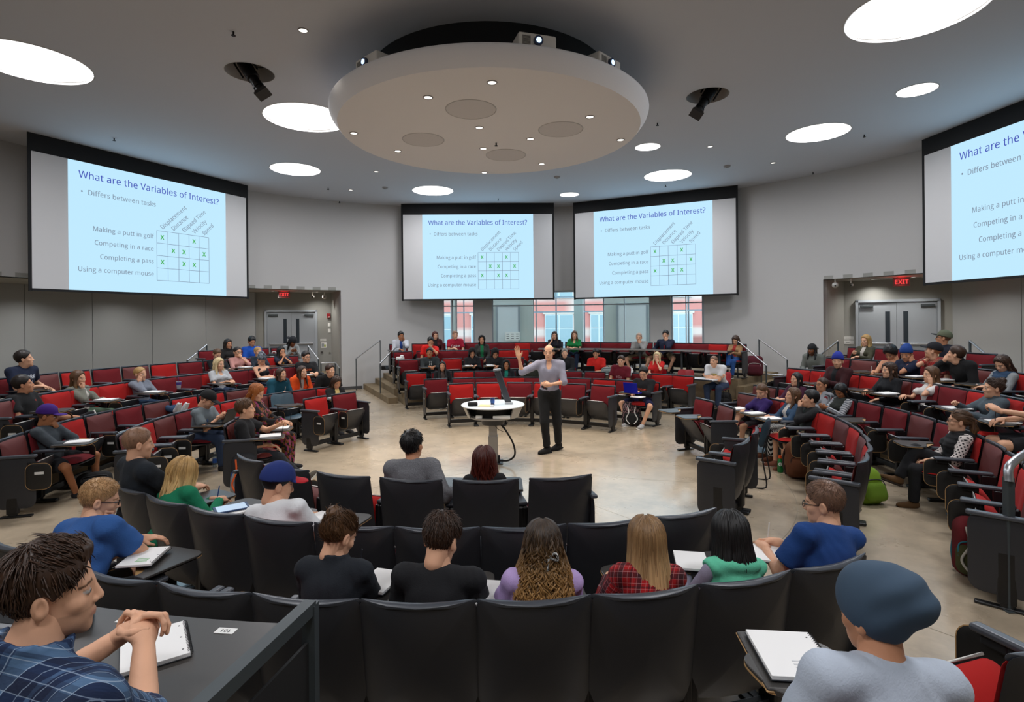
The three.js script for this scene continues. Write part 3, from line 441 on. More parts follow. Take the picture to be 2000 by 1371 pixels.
{
  const top = atDepth(606, 1184, 2.16), g = thing('guard_rail', 'square dark guard rail at the end of the charcoal desk', 'guard rail');
  const e = pol(8.0, 186.2, top.y), far = V(top.x, top.y, top.z), dirv = V(e.x - far.x, 0, e.z - far.z).normalize(), end = far.clone().addScaledVector(dirv, 1.5);
  part('post', flatBar(V(far.x, 0.32, far.z), far.clone().add(V(0.0001, 0.01, 0)), 0.05, 0.05), paintedSteel, g); part('rail', flatBar(far, end, 0.05, 0.05), paintedSteel, g); part('rear_post', flatBar(V(end.x, 0.5, end.z), end.clone().add(V(0.0001, 0, 0)), 0.05, 0.05), paintedSteel, g);
  part('infill_panel', flatBar(V(far.x, 0.68, far.z), V(end.x, 0.68, end.z), 0.012, 0.56), black, g);
}
{ // lectern
  const P = V(-0.31, 0, -8.58), g = thing('lectern', 'round-topped lectern with pale skirt and open shelf on an aluminium column', 'lectern', P);
  part('top', new THREE.LatheGeometry([[0.001, 0.885], [0.46, 0.885], [0.49, 0.89], [0.495, 0.902], [0.485, 0.912], [0.001, 0.912]].map((q) => new THREE.Vector2(...q)), 64), M(0xdbe4ea, 0.18), g);
  const sk = M(0x9a9792, 0.4), lathe = (pts, a0, a1) => new THREE.LatheGeometry(pts.map((q) => new THREE.Vector2(...q)), 40, a0, a1);
  part('skirt', lathe([[0.47, 0.885], [0.395, 0.72], [0.375, 0.72], [0.45, 0.885]], 0.75, Math.PI * 2 - 1.75), sk, g);
  part('shelf', cyl(0.39, 0.385, 0.02, 48, 0, 0.725, 0), sk, g); part('shelf_back', lathe([[0.3, 0.735], [0.3, 0.885]], 0, Math.PI * 2), black, g);
  part('drum', cyl(0.2, 0.17, 0.12, 40, 0, 0.66, 0), M(0x1f2126, 0.5), g);
  part('column', merged([rbox(0.125, 0.3, 0.125, 0.004, 0, 0.46, 0), rbox(0.145, 0.42, 0.145, 0.004, 0, 0.21, 0)]), M(0x9c9a97, 0.38, { metalness: 0.6 }), g);
  part('foot', rbox(0.3, 0.015, 0.3, 0.006, 0, 0.008, 0), paintedSteel, g);
  part('cable_hose', tube([V(0.11, 0.62, 0.08), V(0.2, 0.52, 0.13), V(0.32, 0.3, 0.17), V(0.33, 0.15, 0.18), V(0.24, 0.07, 0.16), V(0.09, 0.05, 0.1)], 0.014, 48), black, g); part('thin_cable', tube([V(0.02, 0.6, 0.09), V(0.1, 0.53, 0.12), V(0.2, 0.5, 0.13), V(0.18, 0.57, 0.1)], 0.004, 30, 6), black, g); part('connector_plate', rbox(0.03, 0.12, 0.05, 0.005, 0.09, 0.07, 0.08), black, g);
  const on = (name, geo, mat, label, cat, x, y, z, ry = 0) => { const m = single(name, geo, mat, label, cat); m.position.set(P.x + x, 0.912 + y, P.z + z); m.rotation.y = ry; return m; };
  const d = thing('document_camera', 'tall slanted grey document camera arm on the lectern', 'document camera', V(P.x + 0.25, 0.912, P.z + 0.03)); part('arm', xf(rbox(0.095, 0.56, 0.04, 0.012, 0, 0.27, 0), [0, 0, 0], [0, 0, 0.33]), M(0x3d4147, 0.4), d); part('base', rbox(0.13, 0.03, 0.1, 0.01, 0, 0.015, 0), M(0x9aa0a6, 0.4), d); part('camera_head', xf(rbox(0.12, 0.03, 0.1, 0.01), [-0.18, 0.535, 0.02], [0, 0, 0.1]), M(0x7c8086, 0.4), d);
  on('pencil_case', rbox(0.15, 0.06, 0.09, 0.02), black, 'black zipped case lying on the lectern', 'case', -0.3, 0.031, 0.2, 0.1);
  const cup = thing('cup', 'blue cup standing on the lectern', 'cup', V(P.x + 0.0, 0.912, P.z + 0.12)); part('body', new THREE.LatheGeometry([[0.001, 0.001], [0.028, 0.001], [0.036, 0.11], [0.033, 0.11], [0.026, 0.006]].map((q) => new THREE.Vector2(...q)), 24), M(0x18356e, 0.3), cup); part('sleeve', cyl(0.0345, 0.0315, 0.045, 24, 0, 0.055, 0), M(0x2a59a8, 0.5), cup);
  on('paper_sheet', box(0.3, 0.002, 0.21), paper, 'loose white sheets spread on the lectern', 'paper', -0.12, 0.002, -0.06, 0.3); on('paper_sheet', box(0.22, 0.002, 0.16), M(0xd8c48a, 0.85), 'pale yellow sheet on the lectern beside the black case', 'paper', -0.1, 0.004, 0.2, -0.25); on('jar', cyl(0.025, 0.025, 0.03, 20), white, 'small white jar at the lectern edge', 'jar', 0.0, 0.016, 0.33);
  const b1 = single('shelf_box', rbox(0.26, 0.04, 0.12, 0.008), white, 'long white box on the shelf inside the lectern', 'box'); b1.position.set(P.x + 0.14, 0.757, P.z + 0.3); const b2 = single('shelf_box', rbox(0.1, 0.04, 0.1, 0.008), white, 'short white box on the shelf inside the lectern', 'box'); b2.position.set(P.x - 0.2, 0.757, P.z + 0.27);
}
// ---------------------------------------------------------------- loose chairs
function shellChair(label, p, turn, mat, withTablet, sled = true) {
  const g = thing('stacking_chair', label, 'chair', p, turn, 'loose stacking chairs');
  part('seat', pad(0.45, 0.44, 0.12, 0.012, 0.02, { bend: (x, y) => 0.03 * (x / 0.22) ** 2 - 0.02 * (y / 0.22) ** 2 }).rotateX(-Math.PI / 2).translate(0, 0.46, 0.02), mat, g);
  const b = part('backrest', pad(0.44, 0.36, 0.09, 0.01, 0.014, { bend: (x) => 0.07 * (x / 0.22) ** 2 }).rotateX(-0.22).translate(0, 0.69, -0.24), mat, g);
  if (sled) for (let k = 0; k < 4; k++) part('vent_slot', rbox(0.2, 0.012, 0.012, 0.005, 0, 0.56 + k * 0.035, -0.2 - k * 0.006), M(0x1d2a31, 0.6), b);
  for (const s of [-1, 1]) part('leg_frame', sled ? tube([V(s * 0.21, 0.7, -0.26), V(s * 0.22, 0.45, -0.2), V(s * 0.23, 0.03, -0.24), V(s * 0.23, 0.012, -0.2), V(s * 0.23, 0.012, 0.2), V(s * 0.23, 0.03, 0.25), V(s * 0.22, 0.44, 0.17)], 0.009, 40, 8) : merged([bar(V(s * 0.17, 0.44, 0.15), V(s * 0.22, 0, 0.22), 0.012), bar(V(s * 0.17, 0.44, -0.12), V(s * 0.22, 0, -0.24), 0.012)]), black, g);
  if (withTablet) { const t = part('tablet', CH.open, tabletTop, g); t.position.set(-0.22, 0.02, 0.06); part('tablet_edge', CH.openEdge, plyEdge, t); part('tablet_post', bar(V(-0.24, 0.45, 0.1), V(-0.24, 0.7, 0.12), 0.012), black, g); }
  return g;
}
const toC = (p) => Math.atan2(C[0] - p.x, -C[1] - p.z);
{ let p = onLevel(588, 862, 0); shellChair('blue-grey plastic sled-base chair with tablet beside the black-shirted student', V(p.x - 0.25, 0, p.z), toC(p) - 0.2, shellBlue, true); p = pol(3.55, 103, 0); shellChair('blue-grey plastic sled-base chair facing the striped skirt', p, facing(103) - 0.3, shellBlue, false); }
// ---------------------------------------------------------------- bags, bottles
function backpack(label, p, turn, { w = 0.32, h = 0.46, d = 0.2, main, trim, pocket, lean = 0.12, straps = true, stripes }) {
  const g = thing('backpack', label, 'backpack', p, turn, 'bags on the floor'), R = (geo) => geo.rotateX(-lean);
  part('body', R(pad(w, h, 0.1, d * 0.5, d * 0.5, { bulge: 5, rings: 7 }).translate(0, h / 2, 0)), main, g);
  part('pocket', R(pad(w * 0.84, h * 0.5, 0.07, d * 0.2, 0.02, { bulge: 6 }).translate(0, h * 0.31, d * 0.44)), pocket || main, g);
  part('top_pocket', R(pad(w * 0.72, h * 0.28, 0.06, d * 0.12, 0.02, { bulge: 6 }).translate(0, h * 0.72, d * 0.34)), main, g);
  part('zip', R(tube([V(-w * 0.36, h * 0.35, d * 0.52), V(-w * 0.34, h * 0.56, d * 0.5), V(0, h * 0.62, d * 0.53), V(w * 0.34, h * 0.56, d * 0.5), V(w * 0.36, h * 0.35, d * 0.52)], 0.006, 30, 6)), trim, g);
  part('handle', R(tube([V(-0.045, h * 0.97, 0), V(-0.04, h + 0.04, 0), V(0.04, h + 0.04, 0), V(0.045, h * 0.97, 0)], 0.009, 20, 6)), trim, g);
  if (straps) for (const s of [-1, 1]) part('strap', R(tube([V(s * w * 0.25, h * 0.93, -d * 0.3), V(s * w * 0.42, h * 0.7, -d * 0.75), V(s * w * 0.5, h * 0.35, -d * 0.7), V(s * w * 0.45, h * 0.08, -d * 0.35)], 0.016, 24, 6)), trim, g);
  if (stripes) for (const s of [-1, 1]) part('piping', R(tube([V(s * w * 0.12, h * 0.1, d * 0.72), V(s * w * 0.3, h * 0.3, d * 0.66), V(s * w * 0.16, h * 0.56, d * 0.62), V(s * w * 0.22, h * 0.85, d * 0.5)], 0.011, 24, 6)), stripes, g);
  return g;
}
const cam = (p) => Math.atan2(-p.x, -p.z);
const zebra = M(0xffffff, 0.8, { map: dataTex(128, (u, v) => { const a = fbm(u, v, 10, 77, 2); return a > 0.54 ? [0.55, 0.42, 0.44] : [0.06, 0.05, 0.06]; }, true, 6) });
{
  const on = (px, py) => onLevel(px, py, 0); let p = on(1234, 832);
  backpack('black and pink patterned backpack with white piping at the laptop man\'s feet', p, cam(p), { main: zebra, trim: black, pocket: black, w: 0.38, h: 0.5, stripes: white });
  p = on(1563, 935); backpack('brown canvas backpack on the floor beside the green drink bottle', p, cam(p) + 0.2, { main: fabric(0x5a3016), trim: M(0x2a150a, 0.8), w: 0.36, h: 0.5, d: 0.24 });
  p = on(1703, 985); backpack('lime green backpack slumped behind the second row', p, cam(p) + 0.7, { main: fabric(0x6f8f1c), trim: M(0x3a3d3a, 0.8), pocket: fabric(0x5c7a16), w: 0.34, h: 0.44, d: 0.26, lean: 0.35 });
  p = on(474, 968); backpack('black and grey backpack with orange loops and blue straps beside a row end', p, cam(p) - 0.3, { main: M(0x202226, 0.8), trim: M(0x1d4f9a, 0.7), pocket: fabric(0x8a8d8f), w: 0.3, h: 0.55, stripes: M(0xd6581c, 0.7) });
  p = onCircle(1474, 735, 9.5, 0.66); backpack('maroon backpack on the platform under a handrail', p, cam(p), { main: fabric(0x4d0f1e), trim: M(0xb7b2ad, 0.7), w: 0.42, h: 0.55, d: 0.25 });
  p = on(1935, 1160); backpack('red, teal and olive hiking pack leaning behind the end panel', V(p.x + 0.12, 0, p.z - 0.25), cam(p), { main: fabric(0x5c0d14), trim: M(0x167080, 0.7), pocket: fabric(0x3f4020), w: 0.36, h: 0.5, stripes: M(0xb9b5aa, 0.7) });
  p = on(1985, 1165); backpack('crimson bag with a grey flap beside the thick rail post', V(p.x + 0.22, 0, p.z - 0.2), cam(p), { main: fabric(0x5e0a18), trim: M(0x14161a, 0.7), pocket: fabric(0x8f8d89), w: 0.36, h: 0.46 });
  p = on(1414, 792); backpack('small black rounded bag under the white T-shirt man\'s chair', V(p.x, 0, p.z), cam(p), { main: black, trim: black, w: 0.36, h: 0.34, d: 0.24 });
  p = on(150, 972); backpack('dark bag on the floor at the purple-capped student\'s feet', V(p.x, 0, p.z - 0.3), cam(p), { main: black, trim: plastic, w: 0.4, h: 0.26, lean: 0.6 });
  p = onCircle(535, 690, 8.3, 0.68); backpack('black bag lying on a seat near the exit doors', V(p.x, p.y + 0.46, p.z), cam(p), { main: black, trim: white, w: 0.4, h: 0.3, lean: 0.4, straps: false });
  const bot = (label, q, r, h, mat, capMat, capH, cat = 'bottle') => { const g = thing('drink_bottle', label, cat, q, 0); part('body', new THREE.LatheGeometry([[0.001, 0], [r * 0.9, 0], [r, 0.012], [r, h * 0.62], [r * 0.86, h * 0.74], [r * 0.95, h * 0.8], [r * 0.6, h * 0.93], [r * 0.58, h], [0.001, h]].map((a) => new THREE.Vector2(...a)), 24), mat, g); part('cap', cyl(r * 0.62, r * 0.66, capH, 20, 0, h + capH / 2, 0), capMat, g); return g; };
  let b = bot('green sports bottle with orange cap and white letter on the floor', on(1524, 922), 0.038, 0.2, M(0x0d7a36, 0.35), M(0xe2521b, 0.4), 0.035);
  { const c = document.createElement('canvas'); c.width = c.height = 64; const x = c.getContext('2d'); x.fillStyle = '#0d7a36'; x.fillRect(0, 0, 64, 64); x.fillStyle = '#fff'; x.beginPath(); x.arc(32, 32, 27, 0, 7); x.fill(); x.fillStyle = '#0d7a36'; x.font = 'bold 44px sans-serif'; x.textAlign = 'center'; x.fillText('G', 32, 48); const t = new THREE.CanvasTexture(c); t.colorSpace = THREE.SRGBColorSpace; const m = part('printed_letter', new THREE.CylinderGeometry(0.0388, 0.0388, 0.06, 16, 1, true, cam(b.position) - 0.75, 1.5), M(0xffffff, 0.4, { map: t }), b); m.position.y = 0.12; }
  const clear = new THREE.MeshPhysicalMaterial({ color: 0xdfe9ee, roughness: 0.05, transmission: 0.9, thickness: 0, ior: 1.33 });
  b = bot('clear water bottle with a blue label on the floor by the folded seats', on(420, 911), 0.034, 0.2, clear, white, 0.02); part('label_band', cyl(0.035, 0.035, 0.06, 24, 0, 0.09, 0), M(0x2a5aa8, 0.5), b);
  p = pol(7.35, thetaAt(1233, 7.35, true, 722), 0.741); bot('white flask standing on the curved white desk', p, 0.04, 0.2, white, M(0x8a8f94, 0.4), 0.04);
}
// ---------------------------------------------------------------- people: distance fields meshed by surface nets
function nets(f, lo, hi, c) {
  const nx = Math.ceil((hi[0] - lo[0]) / c) + 2, ny = Math.ceil((hi[1] - lo[1]) / c) + 2, nz = Math.ceil((hi[2] - lo[2]) / c) + 2, v = new Float32Array(nx * ny * nz), B = 6, reach = B * c * 0.87 * 1.35 + c;
  for (let bz = 0; bz < nz; bz += B) for (let by = 0; by < ny; by += B) for (let bx = 0; bx < nx; bx += B) {
    const d0 = f(lo[0] + (bx + B / 2) * c, lo[1] + (by + B / 2) * c, lo[2] + (bz + B / 2) * c), skip = Math.abs(d0) > reach;
    for (let z = bz; z < Math.min(nz, bz + B); z++) for (let y = by; y < Math.min(ny, by + B); y++) for (let x = bx; x < Math.min(nx, bx + B); x++) v[(z * ny + y) * nx + x] = skip ? d0 : f(lo[0] + x * c, lo[1] + y * c, lo[2] + z * c);
  }
  const id = new Int32Array(nx * ny * nz).fill(-1), pos = [], idx = [], X = 1, Y = nx, Z = nx * ny, cor = [0, X, Y, X + Y, Z, X + Z, Y + Z, X + Y + Z];
  const E = [[0, 1], [2, 3], [4, 5], [6, 7], [0, 2], [1, 3], [4, 6], [5, 7], [0, 4], [1, 5], [2, 6], [3, 7]], off = [[0, 0, 0], [1, 0, 0], [0, 1, 0], [1, 1, 0], [0, 0, 1], [1, 0, 1], [0, 1, 1], [1, 1, 1]];
  for (let z = 0; z < nz - 1; z++) for (let y = 0; y < ny - 1; y++) for (let x = 0; x < nx - 1; x++) {
    const o = (z * ny + y) * nx + x; let m = 0; for (let k = 0; k < 8; k++) if (v[o + cor[k]] < 0) m |= 1 << k; if (m === 0 || m === 255) continue;
    let n = 0, sx = 0, sy = 0, sz = 0; for (const [a, b] of E) { const va = v[o + cor[a]], vb = v[o + cor[b]]; if ((va < 0) === (vb < 0)) continue; const t = va / (va - vb), A = off[a], Bo = off[b]; sx += A[0] + (Bo[0] - A[0]) * t; sy += A[1] + (Bo[1] - A[1]) * t; sz += A[2] + (Bo[2] - A[2]) * t; n++; }
    id[o] = pos.length / 3; pos.push(lo[0] + (x + sx / n) * c, lo[1] + (y + sy / n) * c, lo[2] + (z + sz / n) * c);
  }
  const quad = (a, b, d, e, flip) => { if (a < 0 || b < 0 || d < 0 || e < 0) return; flip ? idx.push(a, d, b, a, e, d) : idx.push(a, b, d, a, d, e); };
  for (let z = 1; z < nz - 1; z++) for (let y = 1; y < ny - 1; y++) for (let x = 1; x < nx - 1; x++) {
    const o = (z * ny + y) * nx + x, s = v[o] < 0;
    if (s !== v[o + X] < 0) quad(id[o - Y - Z], id[o - Z], id[o], id[o - Y], !s);
    if (s !== v[o + Y] < 0) quad(id[o - X - Z], id[o - X], id[o], id[o - Z], !s);
    if (s !== v[o + Z] < 0) quad(id[o - X - Y], id[o - Y], id[o], id[o - X], !s);
  }
  const g = new THREE.BufferGeometry(); g.setAttribute('position', new THREE.Float32BufferAttribute(pos, 3)); g.setIndex(idx); g.computeVertexNormals(); return g;
}
const smin = (a, b, k) => { const h = Math.max(k - Math.abs(a - b), 0) / k; return Math.min(a, b) - h * h * k * 0.25; }, smax = (a, b, k) => -smin(-a, -b, k);
const ell = (x, y, z, c, r) => { x -= c[0]; y -= c[1]; z -= c[2]; const a = x / r[0], b = y / r[1], d = z / r[2], k0 = Math.sqrt(a * a + b * b + d * d), e = a / r[0], f = b / r[1], g = d / r[2], k1 = Math.sqrt(e * e + f * f + g * g); return k1 < 1e-6 ? -Math.min(...r) : k0 * (k0 - 1) / k1; };
const sph = (x, y, z, cx, cy, cz, r) => Math.sqrt((x - cx) ** 2 + (y - cy) ** 2 + (z - cz) ** 2) - r;
const cone = (x, y, z, a, b, ra, rb) => { const dx = b[0] - a[0], dy = b[1] - a[1], dz = b[2] - a[2], px = x - a[0], py = y - a[1], pz = z - a[2], t = clamp((px * dx + py * dy + pz * dz) / (dx * dx + dy * dy + dz * dz), 0, 1), qx = px - dx * t, qy = py - dy * t, qz = pz - dz * t; return Math.sqrt(qx * qx + qy * qy + qz * qz) - (ra + (rb - ra) * t); };
const flatCone = (x, y, z, a, b, ra, rb, ext = 0) => { const dx = b[0] - a[0], dy = b[1] - a[1], dz = b[2] - a[2], L = Math.sqrt(dx * dx + dy * dy + dz * dz), h = ((x - b[0]) * dx + (y - b[1]) * dy + (z - b[2]) * dz) / L - ext; return smax(cone(x, y, z, a, b, ra, rb), h, 0.006); };
// ---- heads
const headField = (f) => (x, y, z) => {
  const jw = f ? 0.9 : 1; let d = ell(x, y, z, [0, 0.038, -0.012], [0.074, 0.083, 0.093]), ax = Math.abs(x);
  d = smin(d, ell(x, y, z, [0, -0.03, 0.022], [0.058 * jw, 0.085, 0.066]), 0.025); d = smin(d, ell(x, y, z, [0, -0.075, 0.03], [0.045 * jw, 0.037, 0.05]), 0.02); d = smin(d, sph(ax, y, z, 0, -0.103, 0.064, 0.016), 0.02);
  d = smin(d, sph(ax, y, z, 0.041, -0.022, 0.054, 0.019), 0.02); d = smin(d, cone(ax, y, z, [0, 0.022, 0.075], [0.036, 0.025, 0.066], 0.012, 0.011), 0.012);
  d = smax(d, -sph(ax, y, z, 0.031, 0.004, 0.1, 0.0185), 0.012); d = Math.min(d, sph(ax, y, z, 0.031, 0.003, 0.0735, 0.0125));
  d = smin(d, cone(ax, y, z, [0, 0.016, 0.083], [0, -0.027, f ? 0.095 : 0.099], 0.007, 0.011), 0.009); d = smin(d, sph(ax, y, z, 0.011, -0.033, 0.09, 0.0085), 0.006);
  d = smin(d, cone(ax, y, z, [0, -0.061, 0.086], [0.018, -0.063, 0.079], 0.0065, 0.003), 0.007); d = smin(d, cone(ax, y, z, [0, -0.071, 0.084], [0.014, -0.07, 0.079], 0.0065, 0.003), 0.006);
  let e = ell(ax - 0.002 * (y / 0.03), y, z, [0.079, -0.004, -0.014], [0.0105, 0.032, 0.019]); e = smax(e, -ell(ax, y, z, [0.09, 0.0, -0.009], [0.008, 0.02, 0.011]), 0.004); d = smin(d, e, 0.005);
  return smin(d, cone(x, y, z, [0, -0.05, -0.022], [0, -0.1, -0.03], f ? 0.044 : 0.053, f ? 0.042 : 0.05), 0.03);
};
const cap = (x, y, z, t, up = 0) => ell(x, y, z, [0, 0.038 + up * 0.5, -0.014], [0.074 + t, 0.083 + t + up * 0.5, 0.093 + t]);
const front = (y, z, k = 0) => (z - 0.018 - 0.52 * (y + 0.035) - k) * 0.887, nape = (y, z) => (-0.09 + 0.93 * (z + 0.09) - y) * 0.73, earHole = (x, y, z) => -ell(Math.abs(x), y, z, [0.082, -0.008, -0.012], [0.03, 0.036, 0.023]);
const strand = (x, y, z, n, w = 0) => { const a = Math.atan2(x, -z - 0.01); return Math.sin(a * n + w * Math.sin(y * 38 + a * 3)) + 0.6 * Math.sin(a * n * 2.3 + y * 25); };
const HAIR = {
  short: (x, y, z) => smax(smax(smax(cap(x, y, z, 0.011 + 0.006 * smooth(0.02, 0.1, y), 0.014) + 0.0014 * strand(x, y, z, 34), front(y, z), 0.006), nape(y, z), 0.006), earHole(x, y, z), 0.006),
  crew: (x, y, z) => smax(smax(smax(cap(x, y, z, 0.0045 + 0.006 * smooth(0.01, 0.1, y), 0.006), front(y, z, -0.004), 0.004), nape(y, z), 0.004), earHole(x, y, z), 0.005),
  quiff: (x, y, z) => smin(HAIR.short(x, y, z), smax(ell(x, y, z, [0, 0.113, 0.038], [0.054, 0.022, 0.046]) + 0.0015 * strand(x, y, z, 30), -1, 0.001), 0.02),
  bald: (x, y, z) => smax(HAIR.short(x, y, z), y - 0.06 - 0.35 * Math.max(0, -z) + 0.2 * Math.max(0, z), 0.01),
  afro: (x, y, z) => smax(smax(cap(x, y, z, 0.032, 0.03) + 0.005 * Math.sin(x * 190) * Math.sin(y * 210) * Math.sin(z * 200), front(y, z, 0.012), 0.01), nape(y, z) - 0.012, 0.01),
  long: (x, y, z, L = 0.36, wave = 0) => { const w = wave * Math.sin(y * 60 + x * 20), ax = Math.abs(x); let d = smax(cap(x, y, z, 0.014, 0.008), front(y, z, -0.004), 0.006); d = smax(d, -0.02 - y, 0.03);
    let b = cone(x * 0.52, y, z, [0, 0.03, -0.045], [0, -0.15, -0.085], 0.046, 0.042); b = smin(b, cone(x * 0.52, y, z, [0, -0.15, -0.085], [0, -L, -0.1], 0.042, 0.026), 0.01); d = smin(d, b, 0.02);
    let s = cone(ax, y, z, [0.066, 0.05, 0.008], [0.08 + w * 0.2, -0.1, 0.004], 0.02, 0.024); s = smin(s, cone(ax, y, z, [0.08 + w * 0.2, -0.1, 0.004], [0.088, -L * 0.85, 0.04], 0.024, 0.012), 0.01); d = smin(d, s, 0.02);
    return d + (0.0022 + wave * 0.25) * strand(x, y, z, 26, wave ? 2.5 : 0.6); },
  bob: (x, y, z) => HAIR.long(x, y, z, 0.15), wavy: (x, y, z) => HAIR.long(x, y, z, 0.33, 0.016), mid: (x, y, z) => HAIR.long(x, y, z, 0.24, 0.006),
  tied: (x, y, z) => smax(smax(cap(x, y, z, 0.008, 0.004) + 0.001 * strand(x, y, z, 40), front(y, z), 0.006), (-0.05 + 0.7 * (z + 0.08) - y) * 0.8, 0.01),
  pony: (x, y, z) => { let d = smin(HAIR.tied(x, y, z), sph(x, y, z, 0, 0.045, -0.108, 0.024), 0.01); d = smin(d, cone(x, y, z, [0, 0.045, -0.115], [0, -0.06, -0.145], 0.026, 0.034), 0.01); return smin(d, cone(x, y, z, [0, -0.06, -0.145], [0, -0.24, -0.12], 0.034, 0.01) + 0.002 * strand(x, y, z, 60), 0.01); },
  bun: (x, y, z) => smin(HAIR.tied(x, y, z), sph(x, y, z, 0, 0.105, -0.085, 0.042) + 0.003 * Math.sin(x * 120 + y * 160) * Math.cos(z * 130), 0.012),
  hood: (x, y, z) => { const o = cap(x, y, z, 0.028, 0.012); let d = smin(o, ell(x, y, z, [0, -0.1, -0.045], [0.105, 0.12, 0.085]), 0.03); d = smax(d, -smin(cap(x, y, z, 0.012), ell(x, y, z, [0, -0.08, -0.01], [0.075, 0.1, 0.08]), 0.02), 0.006); return smax(d, (z - 0.055 - 0.25 * (y + 0.02)) * 0.95, 0.01) + 0.002 * Math.sin(y * 70 + x * 30); },
};
const HATS = {
  cap: (x, y, z) => { let d = smax(cap(x, y, z, 0.02, 0.018), (0.04 + 0.12 * z - y), 0.006); const b = smax(ell(x, y + 1.6 * x * x, z, [0, 0.05, 0.105], [0.082, 0.011, 0.085]), 0.05 - z, 0.004); return Math.min(d, b); },
  cap_back: (x, y, z) => HATS.cap(x, y, -z - 0.02), 
  beanie: (x, y, z) => { let d = smax(cap(x, y, z, 0.02, 0.02), (0.03 + 0.28 * z - y) * 0.96, 0.008); return smin(d, smax(ell(x, y, z, [0, 0.115, -0.06], [0.062, 0.06, 0.07]), -1, 0.01), 0.03) + 0.0012 * Math.sin(Math.atan2(x, z) * 60); },
  slouch: (x, y, z) => { let d = smax(cap(x, y, z, 0.024, 0.03), (-0.02 + 0.6 * z - y) * 0.86, 0.008); d = smin(d, ell(x, y, z, [-0.02, 0.1, -0.075], [0.085, 0.075, 0.08]), 0.04); d = smin(d, ell(x, y, z, [-0.05, 0.06, -0.11], [0.06, 0.055, 0.055]), 0.04); return d + 0.003 * Math.sin(y * 70 + 40 * z + 8 * x) * smooth(0.02, 0.1, -z); },
  band: (x, y, z) => smax(cap(x, y, z, 0.015), Math.abs(y - 0.06 + 0.35 * z) - 0.018, 0.004),
};
const tmpl = new Map();
function template(kind, name, res) {
  const key = kind + name + res; if (tmpl.has(key)) return tmpl.get(key);
  const f = kind === 'head' ? headField(name === 'f') : kind === 'hair' ? HAIR[name] : HATS[name], g = nets((x, y, z) => f(x, y, z), kind === 'head' ? [-0.1, -0.2, -0.125] : [-0.14, -0.48, -0.23], kind === 'head' ? [0.1, 0.14, 0.125] : [0.14, 0.2, 0.22], res);
  tmpl.set(key, g); return g;
}
function colored(g, fn) { const p = g.attributes.position, c = new Float32Array(p.count * 3); for (let i = 0; i < p.count; i++) { const q = fn(p.getX(i), p.getY(i), p.getZ(i), i); c[i * 3] = q[0]; c[i * 3 + 1] = q[1]; c[i * 3 + 2] = q[2]; } g.setAttribute('color', new THREE.BufferAttribute(c, 3)); return g; }
const lin = (hex) => { const c = new THREE.Color(hex); return [c.r, c.g, c.b]; }, mul = (a, k) => [a[0] * k, a[1] * k, a[2] * k], mix = (a, b, t) => [lerp(a[0], b[0], t), lerp(a[1], b[1], t), lerp(a[2], b[2], t)];
// ---- hands: fingers along +y, palm towards +z, thumb at +x
function handGeo(curl, res) {
  const key = 'hand' + curl + res; if (tmpl.has(key)) return tmpl.get(key);
  const ch = []; const C1 = { relaxed: [0.35, 0.45, 0.3], fist: [1.3, 1.5, 0.9], pen: [0.75, 0.9, 0.4], flat: [0.08, 0.12, 0.08] }[curl];
  [[0.03, 0.092, 0.04, 0.025, 0.02], [0.01, 0.097, 0.045, 0.029, 0.022], [-0.01, 0.092, 0.041, 0.027, 0.021], [-0.029, 0.082, 0.032, 0.02, 0.018]].forEach(([x, y, a, b, c], i) => {
    let P = [x, y, 0], ang = 0; const L = [a, b, c], splay = (x / 0.03) * 0.1, r = [0.0092, 0.0095, 0.009, 0.008][i]; for (let k = 0; k < 3; k++) { ang += C1[k] * (1 + 0.08 * i); const Q = [P[0] + splay * L[k] * Math.cos(ang), P[1] + L[k] * Math.cos(ang), P[2] + L[k] * Math.sin(ang)]; ch.push([P, Q, r * (1 - 0.08 * k), r * (0.92 - 0.1 * k)]); P = Q; }
  });
  const th = curl === 'flat' ? [[0.028, 0.02, 0.004], [0.058, 0.052, 0.008], [0.07, 0.085, 0.012]] : [[0.028, 0.02, 0.004], [0.052, 0.05, 0.022], [0.045, 0.08, 0.038]];
  ch.push([th[0], th[1], 0.014, 0.011], [th[1], th[2], 0.0105, 0.0085]);
  const g = nets((x, y, z) => { let d = ell(x, y, z, [0, 0.05, 0.001], [0.043, 0.056, 0.0165]); d = smin(d, cone(x, y, z, [0, -0.02, 0], [0, 0.03, 0], 0.026, 0.026), 0.02); for (const [a, b, ra, rb] of ch) d = smin(d, cone(x, y, z, a, b, ra, rb), 0.006); return d; }, [-0.07, -0.05, -0.04], [0.1, 0.21, 0.13], res);
  tmpl.set(key, g); return g;
}
const fold = (x, y, z, s) => Math.sin(x * 31 + y * 17 + s) * Math.sin(y * 43 - z * 23 + s * 2) * 0.6 + Math.sin(x * 13 + y * 71 * (0.4 + 0.3 * Math.sin(x * 9 + s)) + z * 37) * 0.4;
const fontBold = await new FontLoader().loadAsync('fonts/droid/droid_sans_bold.typeface.json');
const clothBump = dataTex(128, (u, v) => [0.5 + 0.5 * (fbm(u, v, 48, 12, 2) - 0.5)], false, 6);
const matCache = new Map();
function cloth(c, map) { const k = c + (map ? map.uuid : ''); if (!matCache.has(k)) matCache.set(k, M(map ? 0xffffff : c, 0.92, { bumpMap: clothBump, bumpScale: 0.0015, ...(map ? { map } : {}) })); return matCache.get(k); }
const skinMat = new THREE.MeshPhysicalMaterial({ vertexColors: true, roughness: 0.55, specularIntensity: 0.45 }), hairMat = M(0xffffff, 0.5, { vertexColors: true }), glassesMat = M(0x17130f, 0.3), soleMat = M(0xd9d6cf, 0.7);
